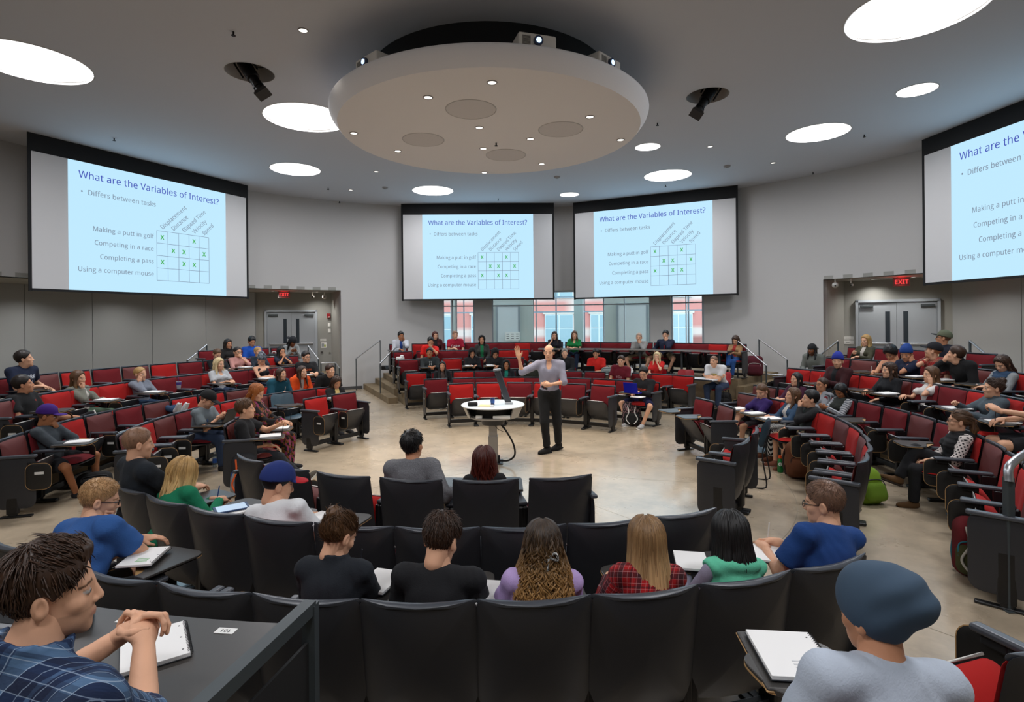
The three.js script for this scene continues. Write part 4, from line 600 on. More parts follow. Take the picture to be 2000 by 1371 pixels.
const plaidTex = (bg, a, b, line) => dataTex(256, (u, v) => { const bandc = (t) => { const k = (t * 2) % 1; return k < 0.22 ? 1 : k < 0.36 ? 0.5 : k > 0.55 && k < 0.63 ? 0.75 : 0; }; const s = bandc(u), t = bandc(v); let c = mix(bg, a, s * 0.55); c = mix(c, b, t * 0.5); const lu = (u * 8) % 1, lv = (v * 8) % 1; if (lu < 0.05 || lv < 0.05) c = mix(c, line, 0.6); return c; }, true, 4.2);
const plaidBlue = plaidTex([0.07, 0.15, 0.29], [0.50, 0.65, 0.78], [0.03, 0.06, 0.14], [0.75, 0.8, 0.85]), plaidRed = plaidTex([0.62, 0.05, 0.07], [0.08, 0.06, 0.10], [0.10, 0.07, 0.1], [0.85, 0.8, 0.78]), plaidRed2 = plaidTex([0.6, 0.09, 0.09], [0.1, 0.1, 0.08], [0.7, 0.62, 0.5], [0.85, 0.8, 0.7]);
const stripeTex = dataTex(64, (u, v) => ((u * 8) % 1 < 0.5 ? [0.9, 0.9, 0.88] : [0.07, 0.07, 0.09]), true, 5.5), stripeGrey = dataTex(64, (u, v) => ((v * 8) % 1 < 0.3 ? [0.35, 0.37, 0.4] : [0.68, 0.69, 0.7]), true, 3), heather = dataTex(128, (u, v) => { const k = 0.28 + 0.3 * hash2(u * 128, v * 128, 8); return [k, k * 1.01, k * 1.05]; }, true, 5), birdTex = dataTex(128, (u, v) => { const k = Math.abs(((u * 6 + Math.floor(v * 9) * 0.5) % 1) - 0.5) * 3 + Math.abs(((v * 9) % 1) - 0.5) * 2; return k < 0.8 ? [0.08, 0.07, 0.08] : [0.86, 0.82, 0.8]; }, true, 4), ombre = dataTex(128, (u, v) => { const k = fbm(u, v, 6, 41, 3); return k > 0.6 ? [0.55, 0.2, 0.4] : k > 0.5 ? [0.5, 0.3, 0.1] : [0.07, 0.05, 0.07]; }, true, 4), purpleMottle = dataTex(128, (u, v) => { const k = fbm(u, v, 5, 55, 3); return [0.66 + 0.1 * k, 0.56 + 0.1 * k, 0.78 + 0.08 * k]; }, true, 2);
const TEX = { plaidBlue, plaidRed, plaidRed2, stripeTex, stripeGrey, heather, birdTex, ombre, purpleMottle };
const SKIN = ['#e0ac8c', '#c98f6d', '#a86f4c', '#7a4a30', '#eabfa3', '#4e2f20'];
const HC = { black: '#0d0b0b', dark: '#1d130e', brown: '#3a2415', mid: '#5a3d24', ginger: '#a05a20', red: '#4a1608', blond: '#b08a52', pale: '#d6bf90', grey: '#8d8478', highlight: '#7d5c38' };

function ik(S, T, l1, l2, pole) { // elbow or knee for a chain from S to T
  const d = T.clone().sub(S), L = Math.min(d.length(), (l1 + l2) * 0.995); d.normalize(); const a = (l1 * l1 - l2 * l2 + L * L) / (2 * L), h = Math.sqrt(Math.max(0, l1 * l1 - a * a)), n = pole.clone().addScaledVector(d, -pole.dot(d)).normalize();
  return { mid: S.clone().addScaledVector(d, a).addScaledVector(n, h), end: S.clone().addScaledVector(d, L) };
}
const ARMS = { // wrist target, hand direction, palm normal, curl, elbow pole; x is mirrored for the right arm
  lap: { t: [0.1, 0.62, 0.2], d: [-0.4, -0.25, 0.9], n: [0, -1, 0], c: 'relaxed' }, tab: { t: [0.07, 0.745, 0.27], d: [-0.5, -0.05, 0.85], n: [0, -1, 0.1], c: 'relaxed' }, pen: { t: [0.03, 0.76, 0.27], d: [-0.35, -0.2, 0.9], n: [-0.5, -0.85, 0], c: 'pen' },
  chin: { h: [0.03, -0.15, 0.075], d: [-0.15, 0.95, 0.1], n: [0, 0.2, -1], c: 'fist', pole: [0.6, -0.8, 0.5] }, cheek: { h: [0.075, -0.13, 0.04], d: [-0.05, 1, 0.05], n: [-0.8, 0.1, -0.4], c: 'relaxed', pole: [0.5, -0.8, 0.6] }, mouth: { h: [0.01, -0.12, 0.11], d: [-0.5, 0.85, -0.1], n: [0, -0.1, -1], c: 'fist', pole: [0.7, -0.8, 0.4] },
  cross: { t: [-0.1, 0.76, 0.13], d: [-0.95, 0.1, 0.2], n: [0, -0.3, -1], c: 'relaxed', pole: [0.9, -0.5, 0.2] }, side: { t: [0.3, 0.68, 0.05], d: [0.1, -0.3, 0.95], n: [0, -1, 0], c: 'relaxed' }, up: { t: [0.52, 1.62, 0.12], d: [0.15, 0.95, 0.1], n: [-0.2, 0, 1], c: 'flat', pole: [0.5, -0.8, -0.2] }, phone: { t: [0.06, 0.82, 0.22], d: [-0.5, 0.1, 0.8], n: [-0.4, 0.2, -0.6], c: 'pen' }, hang: { t: [0.27, 0.5, 0.02], d: [0, -1, 0.1], n: [-1, 0, 0], c: 'relaxed' }, talk: { t: [0.05, 0.86, 0.34], d: [-0.55, 0.45, 0.6], n: [-0.6, -0.6, 0], c: 'pen' },
};
const PRESENTER = V(0.58, 1.6, -9.14);
const people = [];
let personSeed = 1;
function person(o) {
  // o: label, d, at {p, turn}, hd pixel of the head centre, f female, skin, hair, hc, top, legs, L, R, lean, look, hat, ...
  const seed = personSeed++, rnd = rng(seed * 977), f = !!o.f, stand = o.pose === 'stand', base = o.p.clone(), turn = o.turn;
  const Q = new THREE.Quaternion().setFromAxisAngle(V(0, 1, 0), turn), Qi = Q.clone().invert();
  let lean = (o.lean ?? 6) * D2R, tk = 1, s = o.s || (f ? 0.95 : 1), sink = 0, shift = V(0, 0, 0);
  let tw = (o.side ?? 0) * D2R; const hipY = stand ? 0.93 : 0.535, hipZ = stand ? 0 : -0.085, hc = V(0, hipY, hipZ);
  let u, X, w, neck, headUpDir, hp; const at = (x, y, z) => hc.clone().addScaledVector(X, x).addScaledVector(u, y).addScaledVector(w, z);
  const poseSpine = () => { u = V(Math.sin(tw), Math.cos(lean) * Math.cos(tw), Math.sin(lean)).normalize(); X = V(1, 0, 0).addScaledVector(u, -u.x).normalize(); w = X.clone().cross(u).normalize(); neck = at(0, 0.5 * tk, -0.01); headUpDir = u.clone().lerp(V(0, 1, 0), 0.5).normalize(); hp = neck.clone().addScaledVector(headUpDir, o.nk || 0.132).addScaledVector(w, 0.035); };
  const world = (q) => q.clone().multiplyScalar(s).applyQuaternion(Q).add(base).add(V(0, (stand ? 0 : hipY * (1 - s)) - sink, 0)).add(shift);
  poseSpine();
  // lean, spine and a small shift bring the head to where the photograph shows it
  if (o.hd) { const fx = Math.sin(turn); for (let i = 0; i < 8; i++) {
    let [px, py, Z] = project(world(hp)), dx = (o.hd[0] - px) * Z / F; if (!stand && Math.abs(fx) > 0.5) { const l0 = lean; lean = clamp(lean + 0.7 * dx / (fx * 0.62 * s), -0.14, 0.62); dx -= (lean - l0) * fx * 0.62 * s; if (i < 5) dx = 0; } else if (!stand) { const rx = Math.cos(turn), t0 = tw; tw = clamp(tw + 0.5 * dx / (rx * 0.62 * s), -0.2, 0.2); dx -= (tw - t0) * rx * 0.62 * s; } const mx = i < 5 ? 0.1 : 0.22; shift.x = clamp(shift.x + dx, -mx, mx); poseSpine();
    [px, py, Z] = project(world(hp)); const dy = (o.hd[1] - py) * Z / F; // positive: the head must come down
    if (stand) s = clamp(s - dy / hp.y, 0.9, 1.1); else { const t0 = tk; tk = clamp(tk - dy / (0.5 * s * Math.cos(lean)), 0.84, 1.06); const rest = dy - (t0 - tk) * 0.5 * s * Math.cos(lean); sink = clamp(sink + rest * 0.8, -0.03, 0.05); if (i > 4) s = clamp(s - rest * 0.5, 0.88, 1.08); } poseSpine(); }
    const [px, py] = project(world(hp)); if (Math.abs(px - o.hd[0]) > 6 || Math.abs(py - o.hd[1]) > 6) console.log('fit', o.d, 'scale', s.toFixed(2), 'spine', tk.toFixed(2), 'lean', (lean / D2R).toFixed(0), 'shift', shift.x.toFixed(2), 'off', (px - o.hd[0]).toFixed(0), (py - o.hd[1]).toFixed(0)); }
  const Zc = -world(hp).z, lod = Zc < 3.7 ? 0 : Zc < 7.4 ? 1 : 2, cell = [0.0115, 0.018, 0.025][lod], hres = [0.0042, 0.0066, 0.0085][lod], handRes = [0.0046, 0.006, 0.0085][lod];
  const g = thing('person', o.label, 'person', base.clone().add(V(0, (stand ? 0 : hipY * (1 - s)) - sink, 0)).add(shift), turn); g.scale.setScalar(s);
  // head direction
  let dir; if (typeof o.look === 'string') { const T = { P: PRESENTER, S1: V(-8.7, 4.3, -13.5), S2: V(-1, 4.3, -18.4), S3: V(4.4, 4.3, -17.3), S4: V(10.2, 4.3, -10), near: V(0, 4.2, 3) }[o.look]; dir = T.clone().sub(world(hp)).applyQuaternion(Qi).normalize(); } else { const [yw, pt] = o.look || [0, 5]; dir = V(Math.sin(yw * D2R) * Math.cos(pt * D2R), -Math.sin(pt * D2R), Math.cos(yw * D2R) * Math.cos(pt * D2R)); }
  const yaw = clamp(Math.atan2(dir.x, dir.z), -1.35, 1.35), pitch = clamp(Math.asin(-dir.y), -0.35, 0.75), HQ = new THREE.Quaternion().setFromEuler(new THREE.Euler(pitch, yaw, (o.tilt || 0) * D2R, 'YXZ'));
  const hs = (f ? 1.02 : 1.06) * (o.hs || 1) / s, headM = new THREE.Matrix4().compose(hp, HQ, V(hs, hs, hs)), headAt = (x, y, z) => V(x, y, z).applyMatrix4(headM);
  // joints
  const sw = f ? 0.155 : 0.178, bulk = o.bulk || 1, sh = [1, -1].map((k) => at(k * sw, 0.445 * tk, -0.01)), arms = [o.L || 'lap', o.R || 'tab'].map((nm, i) => {
    const k = i ? -1 : 1, a = typeof nm === 'string' ? ARMS[nm] : nm; let T; if (a.h) T = headAt(a.h[0] * k, a.h[1], a.h[2]); else T = V(a.t[0] * k, a.t[1], a.t[2]).add(V(0, 0, clamp(lean, 0, 0.6) * 0.25));
    const po = a.pole || [0.55, -0.75, -0.35], r = ik(sh[i], T, 0.29, 0.255, V(po[0] * k, po[1], po[2])); return { S: sh[i], E: r.mid, W: r.end, dir: V(a.d[0] * k, a.d[1], a.d[2]).normalize(), n: V(a.n[0] * k, a.n[1], a.n[2]), c: a.c, k };
  });
  const LG = o.pl || 'sit', hipJ = [1, -1].map((k) => hc.clone().add(V(k * 0.085, -0.02, 0)));
  const foot = { sit: [[0.11, 0.09, 0.33], [-0.11, 0.09, 0.36]], wide: [[0.19, 0.09, 0.34], [-0.19, 0.09, 0.3]], out: [[0.1, 0.09, 0.62], [-0.06, 0.09, 0.55]], cross: [[0.08, 0.09, 0.36], [0.02, 0.36, 0.5]], four: [[0.1, 0.09, 0.38], [0.3, 0.56, 0.42]], rest: [[0.08, 0.4, 0.78], [-0.06, 0.42, 0.8]], stand: [[0.1, 0.09, -0.02], [-0.03, 0.09, 0.02]], walk: [[0.13, 0.1, -0.16], [-0.04, 0.09, 0.06]] }[LG];
  const legs = hipJ.map((h, i) => { const k = i ? -1 : 1, T = V(...foot[i]); const pole = stand ? V(0.1 * k, 0, 1) : LG === 'four' && i ? V(-0.9, 0.45, 0.6) : LG === 'cross' && i ? V(0, 1, 0.5) : LG === 'wide' ? V(0.7 * k, 0.8, 0.4) : V(0.12 * k, 1, 0.35); const r = ik(h, T, 0.43, 0.41, pole); return { H: h, K: r.mid, A: r.end, k }; });
  const A = (v) => [v.x, v.y, v.z], inT = (x, y, z) => { x -= hc.x; y -= hc.y; z -= hc.z; return [x * X.x + y * X.y + z * X.z, x * u.x + y * u.y + z * u.z, x * w.x + y * w.y + z * w.z]; };
  const bel = o.belly || 0, torso = (x, y, z, e) => { let [a, b, c] = inT(x, y, z); b /= tk; let d = ell(a, b, c, [0, 0.02, -0.005], [(f ? 0.162 : 0.155) * bulk + e, 0.11 + e, 0.118 + e + bel]); d = smin(d, ell(a, b, c, [0, 0.2, 0.005], [(f ? 0.122 : 0.142) * bulk + e, 0.16 + e, 0.1 * bulk + e + bel]), 0.06); d = smin(d, ell(a, b, c, [0, 0.345, 0], [(f ? 0.14 : 0.16) * bulk + e, 0.145 + e, 0.112 * bulk + e]), 0.06); if (f) d = smin(d, sph(Math.abs(a), b, c, 0.066, 0.315, 0.085, 0.052 + e), 0.04); d = smin(d, cone(Math.abs(a), b, c, [0, 0.478, -0.018], [sw, 0.448, -0.012], 0.052 + e, (f ? 0.046 : 0.058) * bulk + e), 0.045); return d; };
  const armR = (f ? 0.86 : 1) * bulk, arm = (x, y, z, e) => { let d = 9; for (const a of arms) { d = Math.min(d, cone(x, y, z, A(a.S), A(a.E), 0.052 * armR + e, 0.041 * armR + e)); d = Math.min(d, cone(x, y, z, A(a.E), A(a.W), 0.041 * armR + e, 0.028 * armR + e)); } return d; };
  const legF = (x, y, z, e) => { let d = 9; for (const l of legs) d = Math.min(d, smin(cone(x, y, z, A(l.H), A(l.K), 0.086 * bulk + e, 0.058 + e), cone(x, y, z, A(l.K), A(l.A), 0.056 + e, 0.038 + e), 0.03)); return d; };
  const pts = [hp, neck, ...sh, ...arms.flatMap((a) => [a.E, a.W]), ...legs.flatMap((l) => [l.H, l.K, l.A])], lo = [0, 1, 2].map((i) => Math.min(...pts.map((p) => A(p)[i])) - 0.19), hi = [0, 1, 2].map((i) => Math.max(...pts.map((p) => A(p)[i])) + 0.19);
  const skin = lin(SKIN[o.skin ?? 0]), bodyGeo = nets((x, y, z) => smin(smin(smin(torso(x, y, z, -0.009), arm(x, y, z, -0.002), 0.02), legF(x, y, z, -0.004), 0.03), cone(x, y, z, A(at(0, 0.45 * tk, -0.015)), A(headAt(0, -0.02, -0.005)), f ? 0.054 : 0.064, f ? 0.042 : 0.05), 0.03), lo, hi, cell * 1.05);
  const list = [colored(bodyGeo, (x, y, z) => mul(skin, 0.98 + 0.04 * Math.sin(x * 40 + y * 50)))];
  const hcol = lin(HC[o.hc || 'brown']), brow = mix(hcol, [0.03, 0.02, 0.015], 0.4), face = colored(template('head', f ? 'f' : 'm', hres).clone(), (x, y, z) => {
    const ax = Math.abs(x); let c = skin; const ed = Math.hypot(ax - 0.031, y - 0.003); if (z > 0.06 && ed < 0.0125) { c = Math.abs(y - 0.003) > 0.0048 ? mul(skin, 0.6) : Math.hypot(ax - 0.03, y - 0.003) < 0.006 ? [0.03, 0.02, 0.015] : [0.42, 0.4, 0.38]; }
    if (z > 0.05 && ax > 0.014 && ax < 0.05 && Math.abs(y - 0.0235 - 0.004 * Math.cos(ax * 60)) < 0.0042) c = mix(skin, brow, 0.8);
    if (z > 0.06 && ax < 0.021 && y < -0.058 && y > -0.0755) c = mix(skin, f ? [0.42, 0.1, 0.1] : [0.4, 0.16, 0.13], 0.55);
    if (o.beard && z > -0.01 && y < -0.045 && y > -0.115 && !(ax < 0.019 && y > -0.075)) c = mix(skin, hcol, 0.65 * o.beard * smooth(-0.01, 0.03, z)); if (o.beard && z > 0.07 && y < -0.045 && y > -0.058 && ax < 0.028) c = mix(skin, hcol, 0.6 * o.beard); return c;
  }).applyMatrix4(headM); list.push(face);
  for (const a of arms) { const h = colored(handGeo(a.c, handRes).clone(), () => skin), Y = a.dir, Zp = a.n.clone().addScaledVector(Y, -a.n.dot(Y)).normalize(), Xp = Y.clone().cross(Zp); const m = new THREE.Matrix4().makeBasis(Xp, Y, Zp); if (a.k > 0) { /* left hand: the thumb lies on the other side */ h.scale(-1, 1, 1); const ix = h.index.array; for (let i = 0; i < ix.length; i += 3) { const t = ix[i]; ix[i] = ix[i + 1]; ix[i + 1] = t; } } const sc = f ? 0.92 : 1.02; h.scale(sc, sc, sc); m.setPosition(a.W); h.applyMatrix4(m); list.push(h); }
  for (const q of list) q.deleteAttribute('uv');
  const body = part('body', mergeGeometries(list), skinMat, g); body.geometry.computeVertexNormals();
  // clothes
  const uvIn = (geo, sleeved) => { const p = geo.attributes.position, uv = new Float32Array(p.count * 2); for (let i = 0; i < p.count; i++) { const [a, b, c] = inT(p.getX(i), p.getY(i), p.getZ(i)); uv[i * 2] = a + 0.75 * c; uv[i * 2 + 1] = b + 0.3 * c; if (sleeved) for (const m of arms) { const x = p.getX(i), y = p.getY(i), z = p.getZ(i), ax = m.E.clone().sub(m.S), La = ax.length(), q = V(x, y, z).sub(m.S), t = q.dot(ax) / La; if (t > 0.035 && arm(x, y, z, 0) < torso(x, y, z, 0) && q.length() < 0.4 && Math.sign(a) === m.k) { ax.normalize(); const s1 = w.clone().addScaledVector(ax, -w.dot(ax)).normalize(), s2 = ax.clone().cross(s1); uv[i * 2] = 0.055 * Math.atan2(q.dot(s2), q.dot(s1)); uv[i * 2 + 1] = t; } } } geo.setAttribute('uv', new THREE.BufferAttribute(uv, 2)); return geo; };
  const T = o.top || {}, sl = T.sl || 'short', e = T.e ?? (sl === 'long' ? 0.016 : 0.011), fs = T.folds ?? 0.0045;
  const sleeveEnd = (a) => { if (sl === 'short') return [a.S, a.S.clone().lerp(a.E, 0.72), null]; if (sl === 'half') return [a.S, a.E, a.E.clone().lerp(a.W, 0.25)]; if (sl === 'long') return [a.S, a.E, a.E.clone().lerp(a.W, 0.97)]; return [null]; };
  const sleeves = arms.map(sleeveEnd);
  const shirtField = (x, y, z) => { const fo = fs * fold(x, y, z, seed), [ta, tb0, tc] = inT(x, y, z), tb = tb0 / tk; let d = torso(x, y, z, e + fo); if (sl !== 'none') arms.forEach((a, i) => { const [S0, E1, W1] = sleeves[i], el = sl === 'short' ? 0.012 : 0.006; d = smin(d, W1 ? cone(x, y, z, A(S0), A(E1), 0.054 * armR + e + fo, 0.044 * armR + e + fo) : flatCone(x, y, z, A(S0), A(E1), 0.055 * armR + e + fo, 0.05 * armR + e + el + fo), 0.03); if (W1) d = smin(d, flatCone(x, y, z, A(E1), A(W1), 0.043 * armR + e + fo, 0.03 * armR + e * 0.8 + fo), 0.02); });
    else if (T.cape) d = smax(d, -sph(Math.abs(ta), tb, tc, 0.26, 0.4, 0, 0.09), 0.015);
    else { d = smax(d, tb - 0.44, 0.01); d = smax(d, -(sph(Math.abs(ta), tb, tc, 0.2, 0.42, 0, 0.095)), 0.01); d = smax(d, -ell(ta, tb, tc, [0, 0.45, 0.05], [0.07, 0.1, 0.16]), 0.01); }
    if (sl !== 'none' && !T.v) d = smin(d, smax(cone(ta, tb, tc, [0, 0.44, -0.018], [0, 0.55, 0.0], 0.078, f ? 0.055 : 0.066), tb - 0.515, 0.008), 0.02); if (T.flaps) d = smin(d, Math.max(Math.abs(Math.hypot(ta, tc + 0.012) - 0.07) - 0.008, Math.abs(tb - 0.505) - 0.022, tc * 0.8 + tb - 0.56), 0.01);
    if (T.hood) d = smin(d, ell(ta, tb, tc, [0, 0.475, -0.075], [0.125, 0.06, 0.065]), 0.03); if (T.collar) d = smin(d, Math.max(Math.abs(Math.hypot(ta, tc + 0.012) - 0.068) - 0.009, Math.abs(tb - 0.52) - 0.03), 0.012); if (T.scarf) d = smin(d, Math.hypot(Math.hypot(ta, tc + 0.0) - 0.08, tb - 0.5) - 0.035, 0.02);
    if (T.v) d = smax(d, -ell(ta, tb, tc, [0, 0.47, 0.12], [0.05, 0.1, 0.1]), 0.008); return smax(d, (stand ? 0.03 : -0.07) - tb, 0.01); };
  const shirt = part(T.name || 'shirt', uvIn(nets(shirtField, lo, hi, cell), !!T.tex), cloth(T.c || '#333333', T.tex && TEX[T.tex]), g);
  if (T.under) { const uf = (x, y, z) => { let d = 9; arms.forEach((m) => { d = Math.min(d, smin(cone(x, y, z, A(m.S), A(m.E), 0.056 * armR, 0.05 * armR), flatCone(x, y, z, A(m.E), A(m.E.clone().lerp(m.W, 0.95)), 0.048 * armR, 0.036 * armR), 0.02)); }); return d + 0.003 * fold(x, y, z, seed); }; part('sleeves', uvIn(nets(uf, lo, hi, cell)), cloth(T.under), g); }
  if (T.inner) { const inr = (x, y, z) => { const [ta, tb0, tc] = inT(x, y, z), tb = tb0 / tk; return smax(smax(torso(x, y, z, e + 0.004), Math.abs(ta) - 0.05 - 0.02 * tb, 0.006), Math.max(0.02 - tc, 0.02 - tb), 0.006); }; part('inner_shirt', uvIn(nets(inr, lo, hi, cell)), cloth(T.inner), g); }
  if (T.vest) { const vf = (x, y, z) => { const [ta, tb0, tc] = inT(x, y, z), tb = tb0 / tk; let d = torso(x, y, z, 0.028 + 0.006 * Math.sin(tb * 90)); d = smax(d, -sph(Math.abs(ta), tb, tc, 0.215, 0.43, 0, 0.09), 0.015); d = smin(d, ell(ta, tb, tc, [0, 0.48, -0.07], [0.13, 0.07, 0.075]), 0.03); return smax(d, -0.05 - tb, 0.01); }; part('vest', uvIn(nets(vf, lo, hi, cell)), cloth(T.vest), g); }
  const Lg = o.legs || {}, le = Lg.e ?? 0.012, cut = Lg.short ? null : 1;
  if (Lg.skirt) { const sk = (x, y, z) => { let d = smin(torso(x, y, z, 0.012), legF(x, y, z, 0.035), 0.12); return smax(smax(d, y - hc.y - 0.06, 0.01), 0.1 - y, 0.01); }; part('skirt', uvIn(nets(sk, lo, hi, cell)), cloth('#222', TEX.stripeTex), g); }
  else { const pf = (x, y, z) => { const fo = 0.004 * fold(x, y, z, seed + 5); let d = smax(torso(x, y, z, stand ? 0.014 : 0.004), inT(x, y, z)[1] - 0.06, 0.006); for (const l of legs) { if (cut) d = smin(d, smin(cone(x, y, z, A(l.H), A(l.K), 0.088 * bulk + le + fo, 0.06 + le + fo), flatCone(x, y, z, A(l.K), A(l.A), 0.058 + le + fo, 0.046 + le + fo, -0.01), 0.03), 0.04); else { const kk = l.H.clone().lerp(l.K, 0.86); d = smin(d, flatCone(x, y, z, A(l.H), A(kk), 0.09 * bulk + le + fo, 0.074 + le + fo), 0.04); } } return d; }; part(Lg.short ? 'shorts' : 'trousers', uvIn(nets(pf, lo, hi, cell * 1.15)), cloth(Lg.c || '#1b1d24', Lg.tex && TEX[Lg.tex]), g); }
  legs.forEach((l, i) => { // shoes
    const up = l.K.clone().sub(l.A).normalize(), fw = LG === 'four' && i ? V(0.5, 0.2, 0.6) : V(LG === 'walk' ? -1.1 : l.k * 0.12, LG === 'rest' ? 0.9 : LG === 'cross' && i ? -0.3 : LG === 'walk' && !i ? -0.2 : LG === 'out' ? 0.25 : 0, 1); fw.addScaledVector(up, -fw.dot(up) * 0.8).normalize(); const rt = up.clone().cross(fw).normalize(), u2 = fw.clone().cross(rt); const m = new THREE.Matrix4().makeBasis(rt, u2, fw); m.setPosition(l.A); const shoe = part('shoe', nets((x, y, z) => { let d = ell(x, y, z, [0, -0.045, 0.06], [0.045, 0.042, 0.13]); d = smin(d, ell(x, y, z, [0, -0.015, -0.005], [0.045, 0.05, 0.058]), 0.03); return smax(d, -0.078 - y, 0.004); }, [-0.07, -0.1, -0.1], [0.07, 0.06, 0.21], [0.009, 0.012, 0.016][lod]).applyMatrix4(m), cloth(o.shoe || '#222226'), g); part('sole', xf(rbox(0.085, 0.022, 0.25, 0.01), [0, -0.082, 0.055]).applyMatrix4(m), o.sole ? cloth(o.sole) : soleMat, shoe);
  });
  // hair, hats
  const hairGeo = (nm, kind, col, vary) => { const q = template(kind, nm, hres * (lod ? 1.05 : 1)).clone(), s2 = seed * 3.1; return colored(q, (x, y, z) => { const a = Math.atan2(x, -z), k = 0.82 + 0.3 * vnoise(a * 14 + s2, y * 6, 3) + 0.22 * (vnoise(a * 46 + s2, y * 9, 5) - 0.5); return mul(col(x, y, z), vary ? k : 0.97 + 0.06 * k); }).applyMatrix4(headM); };
  const hairStyle = o.hat && o.hair === 'short' ? 'crew' : o.hair;
  if (o.hair && !o.locks) part(o.hair === 'hood' ? 'hood' : 'hair', hairGeo(hairStyle, 'hair', (x, y, z) => (o.tips ? mix(hcol, lin(o.tips), smooth(-0.02, -0.24, y) * 0.9) : o.hair === 'crew' ? mix(hcol, skin, 0.25) : hcol), o.hair !== 'hood'), o.hair === 'hood' ? M(0xffffff, 0.9, { vertexColors: true }) : hairMat, g);
  if (lod < 2 && o.hair && !o.locks && ['short', 'quiff', 'bun', 'crew', 'tied', 'pony', 'afro'].includes(hairStyle) && !(o.hat && o.hat !== 'band')) part('hair_strands', tufts(template('hair', hairStyle, hres * (lod ? 1.05 : 1)), hairStyle, o.hair === 'crew' ? mix(hcol, skin, 0.2) : hcol, rnd, lod ? 500 : hairStyle === 'crew' ? 2600 : 1600).applyMatrix4(headM), hairMat, g);
  if (o.hat) { const c1 = lin(o.hatc || '#222'), c2 = lin(o.brim || o.hatc || '#222'), bz = o.hat === 'cap_back' ? -1 : 1; part('hat', hairGeo(o.hat, 'hat', (x, y, z) => { const brimHere = o.hat.startsWith('cap') && z * bz > 0.092 + (bz < 0 ? 0.01 : 0) && y < 0.075; return o.pat ? (Math.sin(x * 160) * Math.sin(y * 170 + z * 90) > 0.1 ? [0.25, 0.28, 0.32] : c1) : brimHere ? c2 : c1; }, false), M(0xffffff, 0.88, { vertexColors: true }), g); }
  if (o.emblem) { const sg = new THREE.ShapeGeometry(fontBold.generateShapes(o.emblem[0], o.emblem[2] || 0.045)); sg.computeBoundingBox(); sg.translate(-sg.boundingBox.max.x / 2, 0, 0); const p = sg.attributes.position; for (let i = 0; i < p.count; i++) { const x = p.getX(i), y = 0.062 + p.getY(i); let z = 0.2; for (let k = 0; k < 60 && HATS.cap(x, y, z) > 0.001; k++) z -= Math.max(0.001, HATS.cap(x, y, z) * 0.6); p.setXYZ(i, x, y, z + 0.002); } part('hat_emblem', sg.applyMatrix4(headM), M(o.emblem[1], 0.6, { side: THREE.DoubleSide }), g); }
  if (o.locks) part('hair', locks(o.locks, hcol, o, seed).applyMatrix4(headM), hairMat, g);
  if (o.glasses) part('glasses', merged([-1, 1].flatMap((k) => [new THREE.TorusGeometry(0.021, 0.0022, 6, 20).scale(1.15, 0.85, 1).translate(k * 0.031, 0.002, 0.094), bar(V(k * 0.054, 0.004, 0.09), V(k * 0.078, 0.012, -0.01), 0.002, 6)]).concat([bar(V(-0.009, 0.006, 0.1), V(0.009, 0.006, 0.1), 0.002, 6)])).applyMatrix4(headM), glassesMat, g);
  if (o.print) for (const [txt, size, dx, dy, col] of o.print) { const sg = new THREE.ShapeGeometry(fontBold.generateShapes(txt, size), 3); sg.computeBoundingBox(); sg.translate(-(sg.boundingBox.max.x + sg.boundingBox.min.x) / 2, 0, 0); const p = sg.attributes.position; for (let i = 0; i < p.count; i++) { const a = p.getX(i) + dx, b = (p.getY(i) + dy) * tk; let c = 0.3, q = at(a, b, c), d = 1; for (let k = 0; k < 50; k++) { d = shirtField(q.x, q.y, q.z); if (d < 0.0015 || c < 0) break; c -= Math.max(0.001, d * 0.7); q = at(a, b, c); } q = at(a, b, c + 0.002); p.setXYZ(i, q.x, q.y, q.z); } sg.computeVertexNormals(); part('print', sg, M(col, 0.8, { side: THREE.DoubleSide }), g); }
  const rec = { o, g, world, hp, s, lod, at }; people.push(rec); return rec;
}
